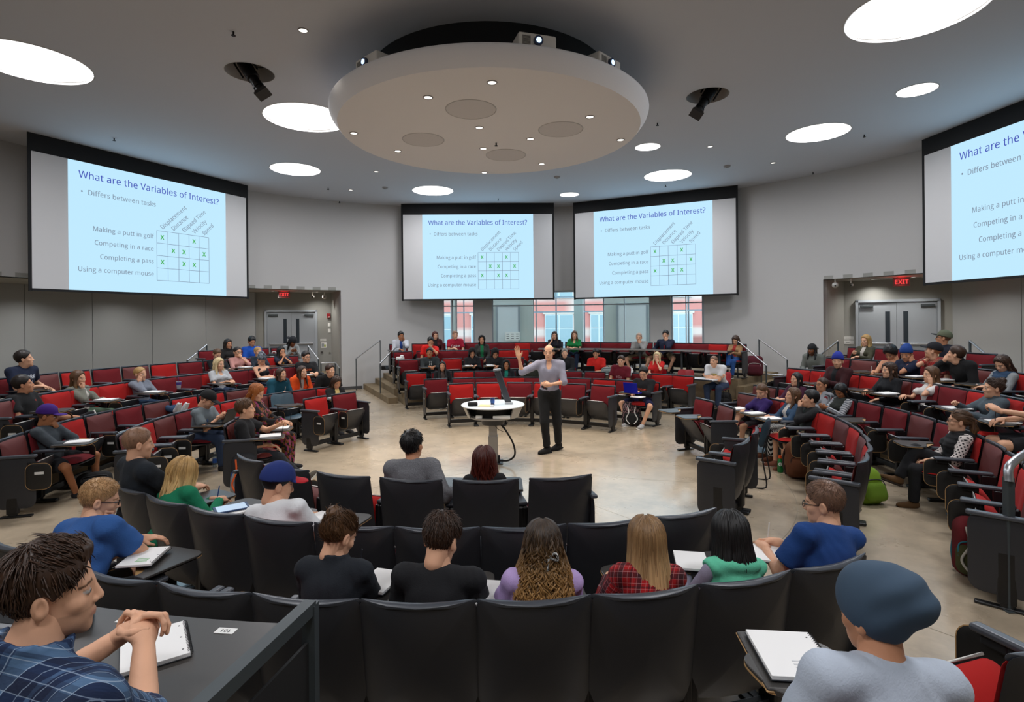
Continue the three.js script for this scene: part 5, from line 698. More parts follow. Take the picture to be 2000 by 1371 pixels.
// hair for the people close by: flattened tapering locks that follow the skull and then fall
function locks(kind, col, o, seed) {
  const rnd = rng(seed * 131 + 7), out = [], K = { curly: { n: 560, L: 0.3, amp: 0.014, fr: 62, w: 0.0075, vol: 0.6 }, straight: { n: 260, L: 0.32, amp: 0.002, fr: 8, w: 0.012, vol: 0.2 }, bobcut: { n: 240, L: 0.09, amp: 0.002, fr: 8, w: 0.013, vol: 0.25 }, blown: { n: 240, L: 0.2, amp: 0.007, fr: 20, w: 0.013, vol: 0.35 }, wavyred: { n: 220, L: 0.16, amp: 0.008, fr: 24, w: 0.012, vol: 0.3 } }[kind];
  const inner = nets((x, y, z) => (kind === 'bobcut' ? HAIR.bob(x, y, z) : HAIR.long(x, y, z, K.L - 0.03)) + 0.007, [-0.14, -0.45, -0.2], [0.14, 0.2, 0.15], 0.006); out.push(colored(inner, () => col)); inner.deleteAttribute('uv');
  const R = [0.074 + 0.019, 0.083 + 0.02, 0.093 + 0.016], cen = [0, 0.04, -0.014];
  for (let i = 0; i < K.n; i++) {
    const az = lerp(-2.35, 2.35, (i + rnd()) / K.n) * (0.9 + 0.15 * rnd()), e0 = lerp(1.45, 0.35, rnd() ** 1.3), L = K.L * (0.75 + 0.35 * rnd()), ph = rnd() * 6.28, pts = [], sgn = rnd() < 0.5 ? -1 : 1, n = 13, tone = 0.75 + 0.5 * rnd(); let x, y, z;
    for (let k = 0; k < n; k++) { const t = k / (n - 1), tot = L + 0.16; let sArc = t * tot; const el = e0 - sArc / 0.1, lim = -0.12; if (el > lim) { const ce = Math.cos(el); x = cen[0] + R[0] * ce * Math.sin(az); y = cen[1] + R[1] * Math.sin(el); z = cen[2] - R[2] * ce * Math.cos(az); } else { const rest = (lim - el) * 0.1, ce = Math.cos(lim); const bx = R[0] * ce * Math.sin(az), bz = cen[2] - R[2] * ce * Math.cos(az); const inw = 1 + K.vol * smooth(0, 0.22, rest); x = bx * inw; y = cen[1] + R[1] * Math.sin(lim) - rest; z = bz * (1 - 0.1 * smooth(0, 0.1, rest)) - 0.02 * smooth(0.05, 0.3, rest); }
      const wv = K.amp * smooth(0.15, 0.5, t) * (0.5 + tone); const ang = sArc * K.fr + ph; x += wv * Math.sin(ang) * Math.cos(az) * sgn; z += wv * Math.cos(ang) - wv * Math.cos(az) * 0.4; x += wv * 0.4 * Math.sin(az); pts.push(V(x, y, z)); }
    const curve = new THREE.CatmullRomCurve3(pts), seg = K.amp > 0.01 ? 20 : 13, tg = new THREE.TubeGeometry(curve, seg, K.w * (0.45 + 0.25 * rnd()), 5), p = tg.attributes.position; for (let k = 0; k <= seg; k++) { const c = curve.getPointAt(k / seg), ta = k / seg, s2 = ta > 0.8 ? lerp(1, 0.12, (ta - 0.8) / 0.2) : ta < 0.08 ? 0.5 + ta * 6 : 1; for (let j = 0; j <= 5; j++) { const id = k * 6 + j; p.setXYZ(id, c.x + (p.getX(id) - c.x) * s2, c.y + (p.getY(id) - c.y) * s2, c.z + (p.getZ(id) - c.z) * s2); } }
    tg.deleteAttribute('uv'); const tip = o.tips ? lin(o.tips) : null; colored(tg, (a, b) => mul(tip ? mix(col, tip, (rnd() * 0.15 + smooth(0.08, -0.22, b) * 0.75) * (tone > 0.9 ? 1 : 0.55)) : col, tone)); out.push(tg);
  }
  const q = mergeGeometries(out); q.computeVertexNormals(); return q;
}

// short strands lying on a hair shell
function tufts(geo, style, col, rnd, n) {
  const P = geo.attributes.position, N = geo.attributes.normal, pos = [], colr = [], idx = [], a = V(0, 0, 0), nn = V(0, 0, 0), len = { crew: 0.012, short: 0.03, quiff: 0.03, bun: 0.04, tied: 0.06, pony: 0.06, afro: 0.02 }[style];
  for (let i = 0; i < n; i++) {
    const k = Math.floor(rnd() * P.count); a.fromBufferAttribute(P, k); nn.fromBufferAttribute(N, k); if (a.z > 0.075 || (style !== 'pony' && a.y < -0.075) || (style === 'bun' && a.distanceTo(V(0, 0.105, -0.085)) < 0.06 && rnd() < 0.85) || (Math.abs(a.x) > 0.06 && a.z > -0.035 && a.y < 0.045)) continue;
    const t = style === 'bun' ? V(0, 0.1, -0.085).sub(a) : style === 'pony' || style === 'tied' ? (a.z > -0.1 && a.y > -0.03 ? V(0, 0.045, -0.11).sub(a) : V(0, -1, 0)) : style === 'quiff' && a.y > 0.085 && a.z > -0.02 ? V(0.1, 0.25, -0.5) : a.clone().sub(V(0.01, 0.14, -0.045)).add(V(0, -0.02, 0));
    t.addScaledVector(nn, -t.dot(nn)).normalize().addScaledVector(nn, style === 'afro' ? 0.9 : style === 'crew' ? 0.35 : 0.1).add(V((rnd() - 0.5) * 0.35, (rnd() - 0.5) * 0.25, (rnd() - 0.5) * 0.35)).normalize();
    const s = nn.clone().cross(t).normalize(), L = len * (0.6 + 0.8 * rnd()) * (style === 'quiff' || style === 'short' ? lerp(0.5, 1, smooth(-0.02, 0.08, a.y)) : 1), w = (style === 'crew' ? 0.0012 : 0.0024) * (0.7 + 0.6 * rnd()), tone = 0.62 + 0.75 * rnd(), b = pos.length / 3;
    for (let r = 0; r < 3; r++) { const q = a.clone().addScaledVector(t, L * r / 2).addScaledVector(nn, r === 1 ? 0.0022 : r ? 0.0002 : -0.001), ww = w * [0.9, 1, 0.1][r]; for (const [u, v] of [[-1, 0], [1, 0], [0, 1]]) { const o2 = q.clone().addScaledVector(s, u * ww).addScaledVector(nn, v * ww * 0.8); pos.push(o2.x, o2.y, o2.z); colr.push(...mul(col, tone)); } }
    for (let r = 0; r < 2; r++) for (let j = 0; j < 3; j++) { const p0 = b + r * 3 + j, p1 = b + r * 3 + (j + 1) % 3; idx.push(p0, p1, p0 + 3, p1, p1 + 3, p0 + 3); }
  }
  const g = new THREE.BufferGeometry(); g.setAttribute('position', new THREE.Float32BufferAttribute(pos, 3)); g.setAttribute('color', new THREE.Float32BufferAttribute(colr, 3)); g.setIndex(idx); g.computeVertexNormals(); return g;
}
// ---------------------------------------------------------------- the people in the room
const cast = [];
const P = (d, seat, hd, o) => { cast.push({ d, seat, hd, ...o }); if (seat) whose[seat] = d; };
const lg = (c, sh = {}) => ({ sl: 'long', c, ...sh }), st = (c, sh = {}) => ({ sl: 'short', c, ...sh });
const jean = { c: '#2a3a55' }, blk = { c: '#15161a' }, khaki = { c: '#8d7a5c', short: 1 }, dshort = { c: '#1a1b20', short: 1 };
// block L
P('student in a navy lettered T-shirt', 'L5:2', [48, 702], { l: 'dark-haired man in a navy T-shirt with white lettering, arms out', hair: 'short', hc: 'dark', top: st('#101c36'), L: 'side', R: 'tab', look: 'S3', legs: blk, bulk: 1.1, lean: 2, skin: 0, print: [['YORK', 0.06, 0.0, 0.34, '#d9dde4'], ['BALL', 0.045, 0, 0.27, '#d9dde4'], ['OK', 0.045, 0, 0.21, '#d9dde4']] });
P('man in a black polo', 'L4:1', [46, 752], { l: 'man in a black polo with one bare leg crossed over', hair: 'short', hc: 'dark', top: st('#111214', { collar: 1 }), L: 'lap', R: 'lap', look: 'S3', legs: dshort, pl: 'four', skin: 1, lean: -4, print: [['O', 0.03, 0.07, 0.36, '#c2391b']] });
P('purple-capped student', 'L3:1', [93, 815], { l: 'student in a purple cap and grey hoodie writing with hand at mouth', hat: 'cap', hatc: '#3a1272', emblem: ['C', '#e0b23c', 0.05], hair: 'crew', hc: 'black', top: lg('#3e454b', { hood: 1 }), L: 'mouth', R: 'pen', look: [15, 12], legs: dshort, skin: 2, lean: 14, note: 1, pl: 'wide' });
P('student in a sage cardigan', 'L4:3', [152, 740], { l: 'long-haired woman in a sage grey cardigan, hand against her chin', f: 1, hair: 'long', hc: 'mid', tips: '#9a7440', top: lg('#6d6d62', { inner: '#c9c5bd' }), L: 'tab', R: 'chin', look: 'P', legs: { c: '#4d6350' }, lean: 8, note: 1 });
P('blonde in a heather hoodie', 'L4:5', [274, 732], { l: 'fair-haired woman in a pale grey hoodie resting cheek on hand, feet up', f: 1, hair: 'tied', hc: 'blond', top: lg('#767c88', { hood: 1 }), L: 'tab', R: 'cheek', look: 'P', legs: { c: '#27415f' }, pl: 'rest', lean: 14, note: 1, shoe: '#c7c8ca' });
P('student in a black cap with a tablet', 'L2:3', [405, 782], { l: 'man in a black cap and grey T-shirt looking down at a dark tablet', hat: 'cap', hatc: '#101113', hair: 'crew', hc: 'dark', top: st('#6f7a80'), L: 'phone', R: 'phone', look: [10, 32], legs: jean, lean: 14, beard: 0.6, print: [['b', 0.05, -0.05, 0.3, '#4b6fae']] });
P('curly platinum blonde', 'L4:8', [428, 712], { l: 'woman with curly platinum hair in a pale short-sleeved top', f: 1, hair: 'wavy', hc: 'pale', top: st('#b9bcbf', { v: 1 }), L: 'tab', R: 'tab', look: 'P', legs: jean, lean: 10 });
P('student in a dark blazer', 'L5:9', [424, 692], { l: 'woman in a dark blazer over white, hair tied back, looking down', f: 1, hair: 'tied', hc: 'mid', top: lg('#121419', { inner: '#c9c9c7' }), L: 'tab', R: 'tab', look: [0, 25], legs: blk });
P('student in pink and navy', 'L5:10', [464, 688], { l: 'woman in a pink top with navy sleeves holding a hand to her face', f: 1, hair: 'tied', hc: 'dark', glasses: 1, top: st('#c08a82', { sl: 'half' }), L: 'mouth', R: 'tab', look: 'P', legs: jean, note: 1 });
P('woman in black by the wall', 'L6:1', [441, 673], { l: 'long-haired woman in black with a scarf, highest seat by the grey wall', f: 1, hair: 'long', hc: 'dark', top: lg('#1a1716', { scarf: 1 }), L: 'lap', R: 'lap', look: 'P', legs: blk, skin: 1 });
P('man in a royal blue jacket', 'L6:2', [489, 668], { l: 'black-haired man in a royal blue zip jacket', hair: 'short', hc: 'black', top: lg('#0f4aa8', { collar: 1 }), L: 'lap', R: 'lap', look: [0, 18], legs: blk, skin: 1 });
P('fair woman in dark navy', 'L5:11', [503, 688], { l: 'fair-haired woman in dark navy with chin on her fist', f: 1, hair: 'tied', hc: 'blond', top: lg('#1c2733'), L: 'chin', R: 'tab', look: 'P', legs: blk });
P('student in a black strap top', 'L4:10', [511, 703], { l: 'woman in a black strap top and patterned knit cap, writing', f: 1, hair: 'tied', hc: 'dark', hat: 'beanie', hatc: '#1c222c', pat: 1, top: { sl: 'none', c: '#131216' }, L: 'cheek', R: 'pen', look: [0, 30], legs: jean, lean: 16, note: 1 });
P('student hiding her mouth', 'L5:12', [545, 688], { l: 'dark-haired woman in navy with both hands before her mouth', f: 1, hair: 'mid', hc: 'black', top: st('#1b2133'), L: 'mouth', R: 'mouth', look: 'P', legs: dshort, skin: 1, print: [['0', 0.06, 0, 0.25, '#d59a2a']], lean: 12 });
P('student with braids', 'L6:3', [571, 668], { l: 'woman with braids and dark headwear in a pale grey cardigan, phone in hands', f: 1, hair: 'long', hc: 'black', hat: 'cap_back', hatc: '#14151b', top: lg('#8e9191', { inner: '#c4c0bb', hood: 1 }), L: 'phone', R: 'phone', look: [20, 28], legs: { c: '#6e6f6b', short: 1 }, skin: 3, pl: 'cross' });
P('man in glasses and black', 'L4:12', [598, 698], { l: 'man in glasses and a black sweater with orange print', hair: 'short', hc: 'dark', glasses: 1, top: lg('#101013'), L: 'tab', R: 'tab', look: 'P', legs: blk, print: [['OSU', 0.05, 0, 0.28, '#d4581f']], note: 1, bulk: 1.1 });
P('student in a teal sweater', 'L3:9', [549, 728], { l: 'dark-haired woman in a teal sweater taking notes', f: 1, hair: 'bob', hc: 'brown', top: lg('#0d4a5c'), L: 'tab', R: 'pen', look: 'P', legs: blk, bulk: 1.12, note: 1 });
P('student in an orange jacket', 'L3:10', [590, 724], { l: 'long-haired woman in an orange and grey zip jacket', f: 1, hair: 'long', hc: 'brown', top: lg('#e2500f', { hood: 1, inner: '#b5b1ab' }), L: 'tab', R: 'tab', look: 'P', legs: blk, note: 1 });
P('freckled man in black', 'L3:11', [645, 722], { l: 'man in a black T-shirt with a small white print, looking sideways', hair: 'short', hc: 'brown', top: st('#121214'), L: 'tab', R: 'lap', look: 'P', legs: blk, print: [['#', 0.05, -0.06, 0.27, '#bdbab4']], skin: 0 });
P('woman with a cream scarf', 'L2:9', [657, 748], { l: 'dark-haired woman in black with a cream yellow scarf, head bowed', f: 1, hair: 'wavy', hc: 'brown', top: lg('#141315', { inner: '#d8be7a' }), L: 'tab', R: 'tab', look: [0, 26], legs: blk, skin: 1, note: 1 });
P('ginger-haired student', 'L1:1', [501, 768], { l: 'ginger long-haired woman in a dark flowered dress, writing', f: 1, hair: 'wavy', hc: 'ginger', top: lg('#2a1a1a', { tex: 'ombre' }), L: 'tab', R: 'pen', look: [0, 22], legs: { c: '#222', tex: 'ombre' }, note: 1 });
P('student with outstretched legs', 'L1:0', [480, 800], { l: 'young man in a black T-shirt with outstretched legs, writing', hair: 'short', hc: 'mid', top: st('#141519'), L: 'talk', R: 'lap', look: 'P', legs: { c: '#1e2127' }, pl: 'out', note: 1, shoe: '#5a544c', print: [['o', 0.06, 0.0, 0.3, '#b0352c']], lean: 12 });
// block N
P('crew-cut man in charcoal', 'N2:8', [271, 868], { l: 'crew-cut man in a charcoal T-shirt, forearms on a blue-grey tablet', hair: 'crew', hc: 'mid', top: st('#1a2129'), L: 'tab', R: 'tab', look: [-8, 2], legs: blk, lean: 22, bulk: 1.12, skin: 0 });
P('blonde in emerald green', 'N2:7', [348, 925], { l: 'blonde woman in an emerald top writing on an electronic tablet', f: 1, locks: 'blown', hc: 'blond', tips: '#d9bb84', top: lg('#0d7a55'), L: 'tab', R: 'pen', look: [-12, 12], legs: blk, lean: 24 });
P('man in a navy and red cap', 'N2:5', [543, 948], { l: 'man in a white T-shirt and navy cap with a red brim', hair: 'short', hc: 'black', hat: 'cap', hatc: '#1c2f70', brim: '#b31422', hs: 1.05, top: st('#e6e8ea'), L: 'tab', R: 'tab', look: [-38, 14], legs: jean, lean: 10 });
P('man in a heather sweater', 'N1:2', [806, 872], { l: 'black-haired man in a speckled grey sweater, seen from behind', hair: 'short', hc: 'black', top: lg('#555a63', { tex: 'heather' }), L: 'lap', R: 'side', look: 'P', legs: khaki, skin: 1, lean: 8, bulk: 1.1 });
P('auburn-haired woman', 'N1:1', [946, 907], { l: 'auburn-haired woman in a black top, seen from behind', f: 1, locks: 'wavyred', hc: 'red', top: st('#111114'), L: 'lap', R: 'lap', look: 'P', legs: blk, lean: 6 });
P('sandy-haired man in glasses', 'N3:8', [196, 978], { l: 'sandy-haired man in glasses and a blue T-shirt, fist against his mouth', hair: 'crew', hc: 'blond', glasses: 1, beard: 0.3, top: st('#2d5a9a'), L: 'tab', R: 'chin', look: [-30, 12], legs: dshort, lean: 24, bulk: 1.2 });
P('woman with a hair bun', 'N3:5', [662, 1048], { l: 'woman with a hair bun in a dark fleece, bent over her notes', f: 1, hair: 'bun', hc: 'mid', top: lg('#141a22', { collar: 1 }), L: 'tab', R: 'pen', look: [-28, 26], legs: blk, lean: 16, bulk: 1.12 });
P('brown-haired man in black', 'N3:4', [862, 1058], { l: 'brown-haired man in a plain black T-shirt, looking down, seen from behind', hair: 'short', hc: 'brown', top: st('#121317'), L: 'tab', R: 'tab', look: [-22, 24], legs: blk, lean: 14 });
P('lilac-shirted woman', 'N3:3', [1060, 1066], { l: 'woman with long brown curls tied by a patterned ribbon, lilac shirt', f: 1, locks: 'curly', hc: 'dark', tips: '#a37a45', top: st('#a99ac4', { tex: 'purpleMottle' }), L: 'tab', R: 'tab', look: [-5, 8], legs: blk, lean: 8, bulk: 1.12 });
P('woman with highlighted hair', 'N3:2', [1262, 1058], { l: 'woman with long straight highlighted hair in a red plaid shirt', f: 1, locks: 'straight', hc: 'highlight', tips: '#c9a878', top: lg('#8a1e22', { tex: 'plaidRed' }), L: 'tab', R: 'tab', look: [-6, 6], legs: blk, lean: 8, bulk: 1.05 });
P('woman in a mint hoodie', 'N3:1', [1427, 1052], { l: 'black-haired woman in a mint green hoodie over lavender sleeves', f: 1, locks: 'bobcut', hc: 'black', top: { sl: 'none', c: '#62c7a2', hood: 1, e: 0.02, under: '#a9a5bd', cape: 1 }, L: 'tab', R: 'tab', look: [-18, 14], legs: blk, lean: 10 });
P('bespectacled man in a blue T-shirt', 'N3:0', [1608, 985], { l: 'short-haired man in glasses and a royal blue T-shirt, writing, seen from behind', hair: 'crew', hc: 'brown', glasses: 1, top: st('#17407f'), L: 'tab', R: 'pen', look: [28, 4], legs: blk, lean: 10 });
P('man in a blue knit cap', 'N5:0', [1705, 1205], { l: 'man in a slouchy blue-grey knit cap and pale T-shirt with a notebook', hair: 'crew', hc: 'dark', hat: 'slouch', hatc: '#3c5064', hs: 0.86, nk: 0.115, top: st('#b8c2d0'), L: 'lap', R: 'lap', look: [12, 6], legs: jean, lean: 12, skin: 1 });
P('man in a blue plaid shirt', null, [104, 1150], { l: 'dark-haired man in a blue plaid shirt gesturing over a notebook on the charcoal desk', p: pol(7.0, 188.6, 0.32), th: 188.6, hair: 'quiff', hc: 'brown', beard: 0.35, top: { sl: 'half', c: '#345', tex: 'plaidBlue', collar: 1 }, L: 'talk', R: 'talk', look: [-52, 0], hs: 0.86, legs: jean, lean: 14, skin: 0, bulk: 1.08 });
// block F
P('man in a white and navy jacket', 'F6:0', [783, 657], { l: 'man in a white and navy track jacket over blue, hand on cheek', hair: 'short', hc: 'black', top: lg('#b9bcc4', { inner: '#1d3f86' }), L: 'cheek', R: 'tab', look: 'P', legs: blk, skin: 2 });
P('auburn woman in maroon', 'F6:2', [850, 656], { l: 'auburn-haired woman in an open maroon hooded top', f: 1, hair: 'mid', hc: 'red', top: lg('#430c12', { hood: 1, inner: '#1a1518' }), L: 'lap', R: 'lap', look: 'P', legs: blk });
P('man in a raspberry T-shirt', 'F6:3', [889, 655], { l: 'man in a raspberry red T-shirt with white script lettering', hair: 'crew', hc: 'mid', top: st('#a4102f'), L: 'lap', R: 'tab', look: 'P', legs: blk, print: [['Coke', 0.085, 0, 0.26, '#e8dfe0']] });
P('student in vivid red', 'F5:1', [841, 668], { l: 'dark-haired student in a vivid red T-shirt, hand raised to the face', hair: 'short', hc: 'black', top: st('#d8160d'), L: 'mouth', R: 'lap', look: [0, 10], legs: blk, skin: 1 });
P('man in a charcoal hoodie', 'F4:1', [839, 690], { l: 'black-haired man in a charcoal hoodie with white cords', hair: 'short', hc: 'black', top: lg('#2b3132', { hood: 1 }), L: 'tab', R: 'tab', look: 'near', legs: blk, skin: 2, print: [['|', 0.09, 0.025, 0.32, '#c9c9c5'], ['|', 0.09, -0.025, 0.32, '#c9c9c5']] });
P('woman with long black hair', 'F3:1', [864, 716], { l: 'woman with long black hair in a dark open jacket', f: 1, hair: 'long', hc: 'black', top: lg('#101013', { inner: '#4a3a34' }), L: 'lap', R: 'lap', look: 'near', legs: { c: '#5c6066' }, skin: 1 });
P('hooded student with bowed head', 'F4:3', [922, 690], { l: 'student in a black hooded top with hood up, head bowed over notes', f: 1, hair: 'hood', hc: 'black', top: lg('#0e0e12', { hood: 1 }), L: 'tab', R: 'tab', look: [10, 22], legs: blk, note: 1, skin: 1 });
P('woman in a grey jacket and dark hood', 'F5:4', [941, 665], { l: 'woman with dark hood and grey jacket over a green top', f: 1, hair: 'hood', hc: 'black', top: lg('#3a3a36', { inner: '#1d7a4a' }), L: 'lap', R: 'lap', look: 'near', legs: blk, skin: 1 });
P('hooded student writing', 'F4:4', [967, 692], { l: 'student in a black hoodie with pale cords and hood up, writing', hair: 'hood', hc: 'black', top: lg('#0f0f11', { hood: 1 }), L: 'tab', R: 'pen', look: [8, 30], legs: blk, note: 1, skin: 1 });
P('woman in a turquoise top', 'F3:4', [989, 714], { l: 'woman in a turquoise top with dark hood', f: 1, hair: 'hood', hc: 'black', top: lg('#111219', { inner: '#0f7a68' }), L: 'lap', R: 'lap', look: 'near', legs: blk, skin: 2 });
P('person in an olive jacket', 'F3:5', [1037, 714], { l: 'person in an olive jacket half hidden by the raised arm of the lecturer', hair: 'short', hc: 'dark', top: lg('#23261c', { hood: 1 }), L: 'lap', R: 'lap', look: 'near', legs: blk });
P('woman with a lime print', 'F6:9', [1083, 656], { l: 'long-haired woman in a dark top with a lime print, hand on cheek', f: 1, hair: 'long', hc: 'brown', top: st('#15161f'), L: 'lap', R: 'cheek', look: 'P', legs: blk, print: [['XX', 0.06, 0, 0.2, '#9fd224']] });
P('woman in a green T-shirt', 'F6:10', [1122, 655], { l: 'long-haired woman in a bright green T-shirt at the dark platform desk', f: 1, hair: 'long', hc: 'mid', top: st('#0a7a3c', { v: 1 }), L: 'tab', R: 'tab', look: 'P', legs: jean });
P('man in a marled sweatshirt', 'F6:14', [1248, 660], { l: 'grey-haired man in a grey sweatshirt and shorts, hand at chin', hair: 'crew', hc: 'grey', top: lg('#8b8986'), L: 'chin', R: 'tab', look: 'P', legs: khaki, pl: 'wide' });
P('man in a navy sweater', 'F6:15', [1300, 655], { l: 'black-haired man in a navy sweater and shorts, hand over mouth', hair: 'short', hc: 'black', top: lg('#121a33'), L: 'chin', R: 'side', look: 'P', legs: khaki, pl: 'wide', print: [['I', 0.1, 0.0, 0.2, '#8d1420']] });
P('woman in a camel cardigan', 'F6:19', [1437, 667], { l: 'brown-haired woman in a camel cardigan writing at the end of the platform desk', f: 1, hair: 'mid', hc: 'brown', top: lg('#8e6d4a', { inner: '#8d2018' }), L: 'tab', R: 'pen', look: [0, 25], legs: { c: '#1f4a86' }, pl: 'cross', lean: 18 });
P('man in a maroon T-shirt', 'F3:9', [1213, 706], { l: 'brown-haired man in a maroon T-shirt with pale print', hair: 'short', hc: 'brown', top: st('#6d0f22'), L: 'lap', R: 'lap', look: 'P', legs: blk, print: [['sGs', 0.06, 0, 0.24, '#b98a92']] });
P('laptop man', 'F2:9', [1257, 730], { l: 'black-haired man in glasses and black sweater with a blue laptop on his lap', hair: 'short', hc: 'black', glasses: 1, top: lg('#121216', { hood: 1 }), L: 'tab', R: 'tab', look: [10, 10], legs: { c: '#141640', short: 1 }, pl: 'wide', print: [['STANFORD', 0.038, 0, 0.26, '#c0452a']], shoe: '#b9b9b9', skin: 0 });
const atDesk = (px) => { const th = thetaAt(px, 7.75, true, 720); return { p: pol(7.78, th, 0), th }; };
P('man in a black zip jacket', null, [1103, 690], { l: 'man in a black zip jacket at the white desk beside the lecturer', ...atDesk(1108), hair: 'short', hc: 'grey', top: lg('#0f1013', { collar: 1 }), L: 'tab', R: 'tab', look: 'near', legs: blk, bulk: 1.1, shell: 1 });
P('man in an orange-red T-shirt', null, [1164, 690], { l: 'black-haired man in an orange-red T-shirt behind a black laptop', ...atDesk(1166), hair: 'short', hc: 'black', top: st('#c71c12'), L: 'tab', R: 'tab', look: [0, 12], legs: blk, skin: 1, shell: 1 });
P('pale blonde in red', null, [1283, 697], { l: 'pale blonde woman in a red top resting chin on hand at the white desk', ...atDesk(1281), f: 1, hair: 'long', hc: 'pale', top: st('#c01a16'), L: 'chin', R: 'tab', look: 'P', legs: blk, shell: 1 });
P('man with yellow letters on white', null, [1394, 698], { l: 'man in a white T-shirt with yellow letters, arms crossed, on a red chair', ...atDesk(1404), hair: 'crew', hc: 'dark', top: st('#d3d2d2'), L: 'cross', R: 'cross', look: 'P', legs: jean, bulk: 1.12, print: [['NIKE', 0.07, 0, 0.33, '#d3c21a']], shell: 1 });
// block R
P('student in a purple sweater', 'R2:8', [1488, 766], { l: 'brown-haired woman in a purple sweater, bare knees, hand on cheek', f: 1, hair: 'pony', hc: 'mid', top: lg('#2b1458'), L: 'pen', R: 'cheek', look: [20, 22], legs: { c: '#3c3a40', short: 1 }, pl: 'cross', lean: 18, note: 1 });
P('student in a denim jacket', 'R2:7', [1548, 775], { l: 'woman in a denim jacket and long black and white striped skirt', f: 1, hair: 'mid', hc: 'mid', top: lg('#2f4a66', { inner: '#c7c4c0' }), L: 'tab', R: 'tab', look: 'P', legs: { skirt: 1 }, lean: 12, note: 1, shoe: '#6a3f2c' });
P('man in a black hoodie and khaki shorts', 'R2:6', [1582, 783], { l: 'black-haired man in a black hoodie and khaki shorts, fist at mouth', hair: 'short', hc: 'black', top: lg('#16181b', { hood: 1, inner: '#26302e' }), L: 'mouth', R: 'lap', look: 'P', legs: khaki, pl: 'sit', lean: 12, note: 1, skin: 0, shoe: '#7a4a38' });
P('man seated on the steps', null, [1586, 684], { l: 'bearded man in a grey pullover and dark headwrap sitting by the steps', ...(() => { const th = thetaAt(1600, 9.4, true, 730); return { p: pol(9.2, th, 0.3), th }; })(), hair: 'mid', hc: 'black', hat: 'cap_back', hatc: '#15161a', beard: 1, top: lg('#646863', { collar: 1 }), L: 'lap', R: 'lap', look: 'P', legs: { c: '#2a241e', short: 1 }, skin: 3, pl: 'wide', bulk: 1.1 });
P('woman in a plum top', 'R3:11', [1563, 742], { l: 'woman with long black hair in a plum top', f: 1, hair: 'long', hc: 'black', top: lg('#3e0e2c'), L: 'tab', R: 'tab', look: 'P', legs: blk });
P('woman in a loose grey top', 'R3:10', [1612, 752], { l: 'brown-haired woman in a loose grey top with bare shoulder', f: 1, hair: 'tied', hc: 'brown', glasses: 1, top: lg('#8a8d92', { v: 1 }), L: 'tab', R: 'tab', look: 'P', legs: blk, skin: 1 });
P('student in striped sleeves', 'R3:9', [1643, 766], { l: 'long-haired woman in a dark vest with grey striped sleeves, head bowed', f: 1, hair: 'long', hc: 'black', top: lg('#8b8f93', { tex: 'stripeGrey', vest: '#232722' }), L: 'phone', R: 'phone', look: [8, 30], legs: blk, skin: 2, lean: 14 });
P('man in a wine cardigan', 'R4:8', [1636, 706], { l: 'bearded man in a royal blue knit cap and wine red cardigan, writing', hair: 'crew', hc: 'mid', hat: 'beanie', hatc: '#17298a', beard: 0.5, top: lg('#35090f', { inner: '#121418' }), L: 'tab', R: 'pen', look: [35, 2], legs: blk, bulk: 1.1 });
P('curly dark-haired woman', 'R4:6', [1736, 724], { l: 'curly dark-haired woman in a black jacket with a small white mark', f: 1, hair: 'wavy', hc: 'brown', top: lg('#101217', { collar: 1 }), L: 'lap', R: 'tab', look: 'P', legs: blk, lean: 14 });
P('woman in a white top', 'R4:5', [1818, 733], { l: 'long-haired woman in a white top, hand at her temple, blue folder', f: 1, hair: 'long', hc: 'mid', tips: '#8f6a3e', top: st('#d9d6d2'), L: 'cheek', R: 'tab', look: 'P', legs: blk, lean: 14, note: 1 });
P('blonde in an olive jacket', 'R6:4', [1697, 666], { l: 'long-haired blonde in an olive jacket holding a phone before the doors', f: 1, hair: 'long', hc: 'blond', tips: '#e0c890', top: lg('#3d3b2a', { inner: '#bdb6ac' }), L: 'tab', R: 'phone', look: 'P', legs: blk });
P('man in a grey tank top', 'R5:6', [1740, 692], { l: 'man with thick black hair in a grey tank top, writing', hair: 'afro', hc: 'black', top: { sl: 'none', c: '#3a3b3d' }, L: 'cheek', R: 'pen', look: [10, 28], legs: { c: '#9da394', short: 1 }, lean: 18, skin: 1 });
P('man in a royal blue cap', 'R5:5', [1770, 692], { l: 'man in a royal blue knit cap and navy T-shirt leaning his head on his hand', hair: 'crew', hc: 'dark', hat: 'beanie', hatc: '#12397e', top: st('#131d38'), L: 'cheek', R: 'tab', look: [25, 16], legs: jean, lean: 18, skin: 1, print: [['-', 0.07, 0.02, 0.32, '#b6bcc8']] });
P('man in a red check shirt', 'R5:4', [1822, 686], { l: 'bearded man in a dark cap and red check shirt, cheek on hand', hair: 'crew', hc: 'ginger', hat: 'cap', hatc: '#0f1018', emblem: ['B', '#c01d24', 0.035], beard: 0.5, top: st('#8d1d1d', { tex: 'plaidRed2' }), L: 'lap', R: 'cheek', look: 'S2', legs: jean, lean: 16, note: 1 });
P('man in an olive cap', 'R6:1', [1842, 661], { l: 'man in an olive cap and glasses, navy T-shirt with a yellow letter', hair: 'crew', hc: 'black', hat: 'cap', hatc: '#5b5f4a', brim: '#1a1b1d', glasses: 1, top: st('#101524'), L: 'lap', R: 'lap', look: 'S2', legs: jean, skin: 1, print: [['H', 0.08, 0, 0.26, '#d8cf9c']] });
P('man in a black pullover', 'R5:3', [1866, 693], { l: 'brown-haired man in a black zip pullover, hand over his mouth', hair: 'short', hc: 'brown', top: lg('#0d0d0f', { collar: 1 }), L: 'lap', R: 'mouth', look: 'S2', legs: blk, bulk: 1.12, lean: 16, note: 1 });
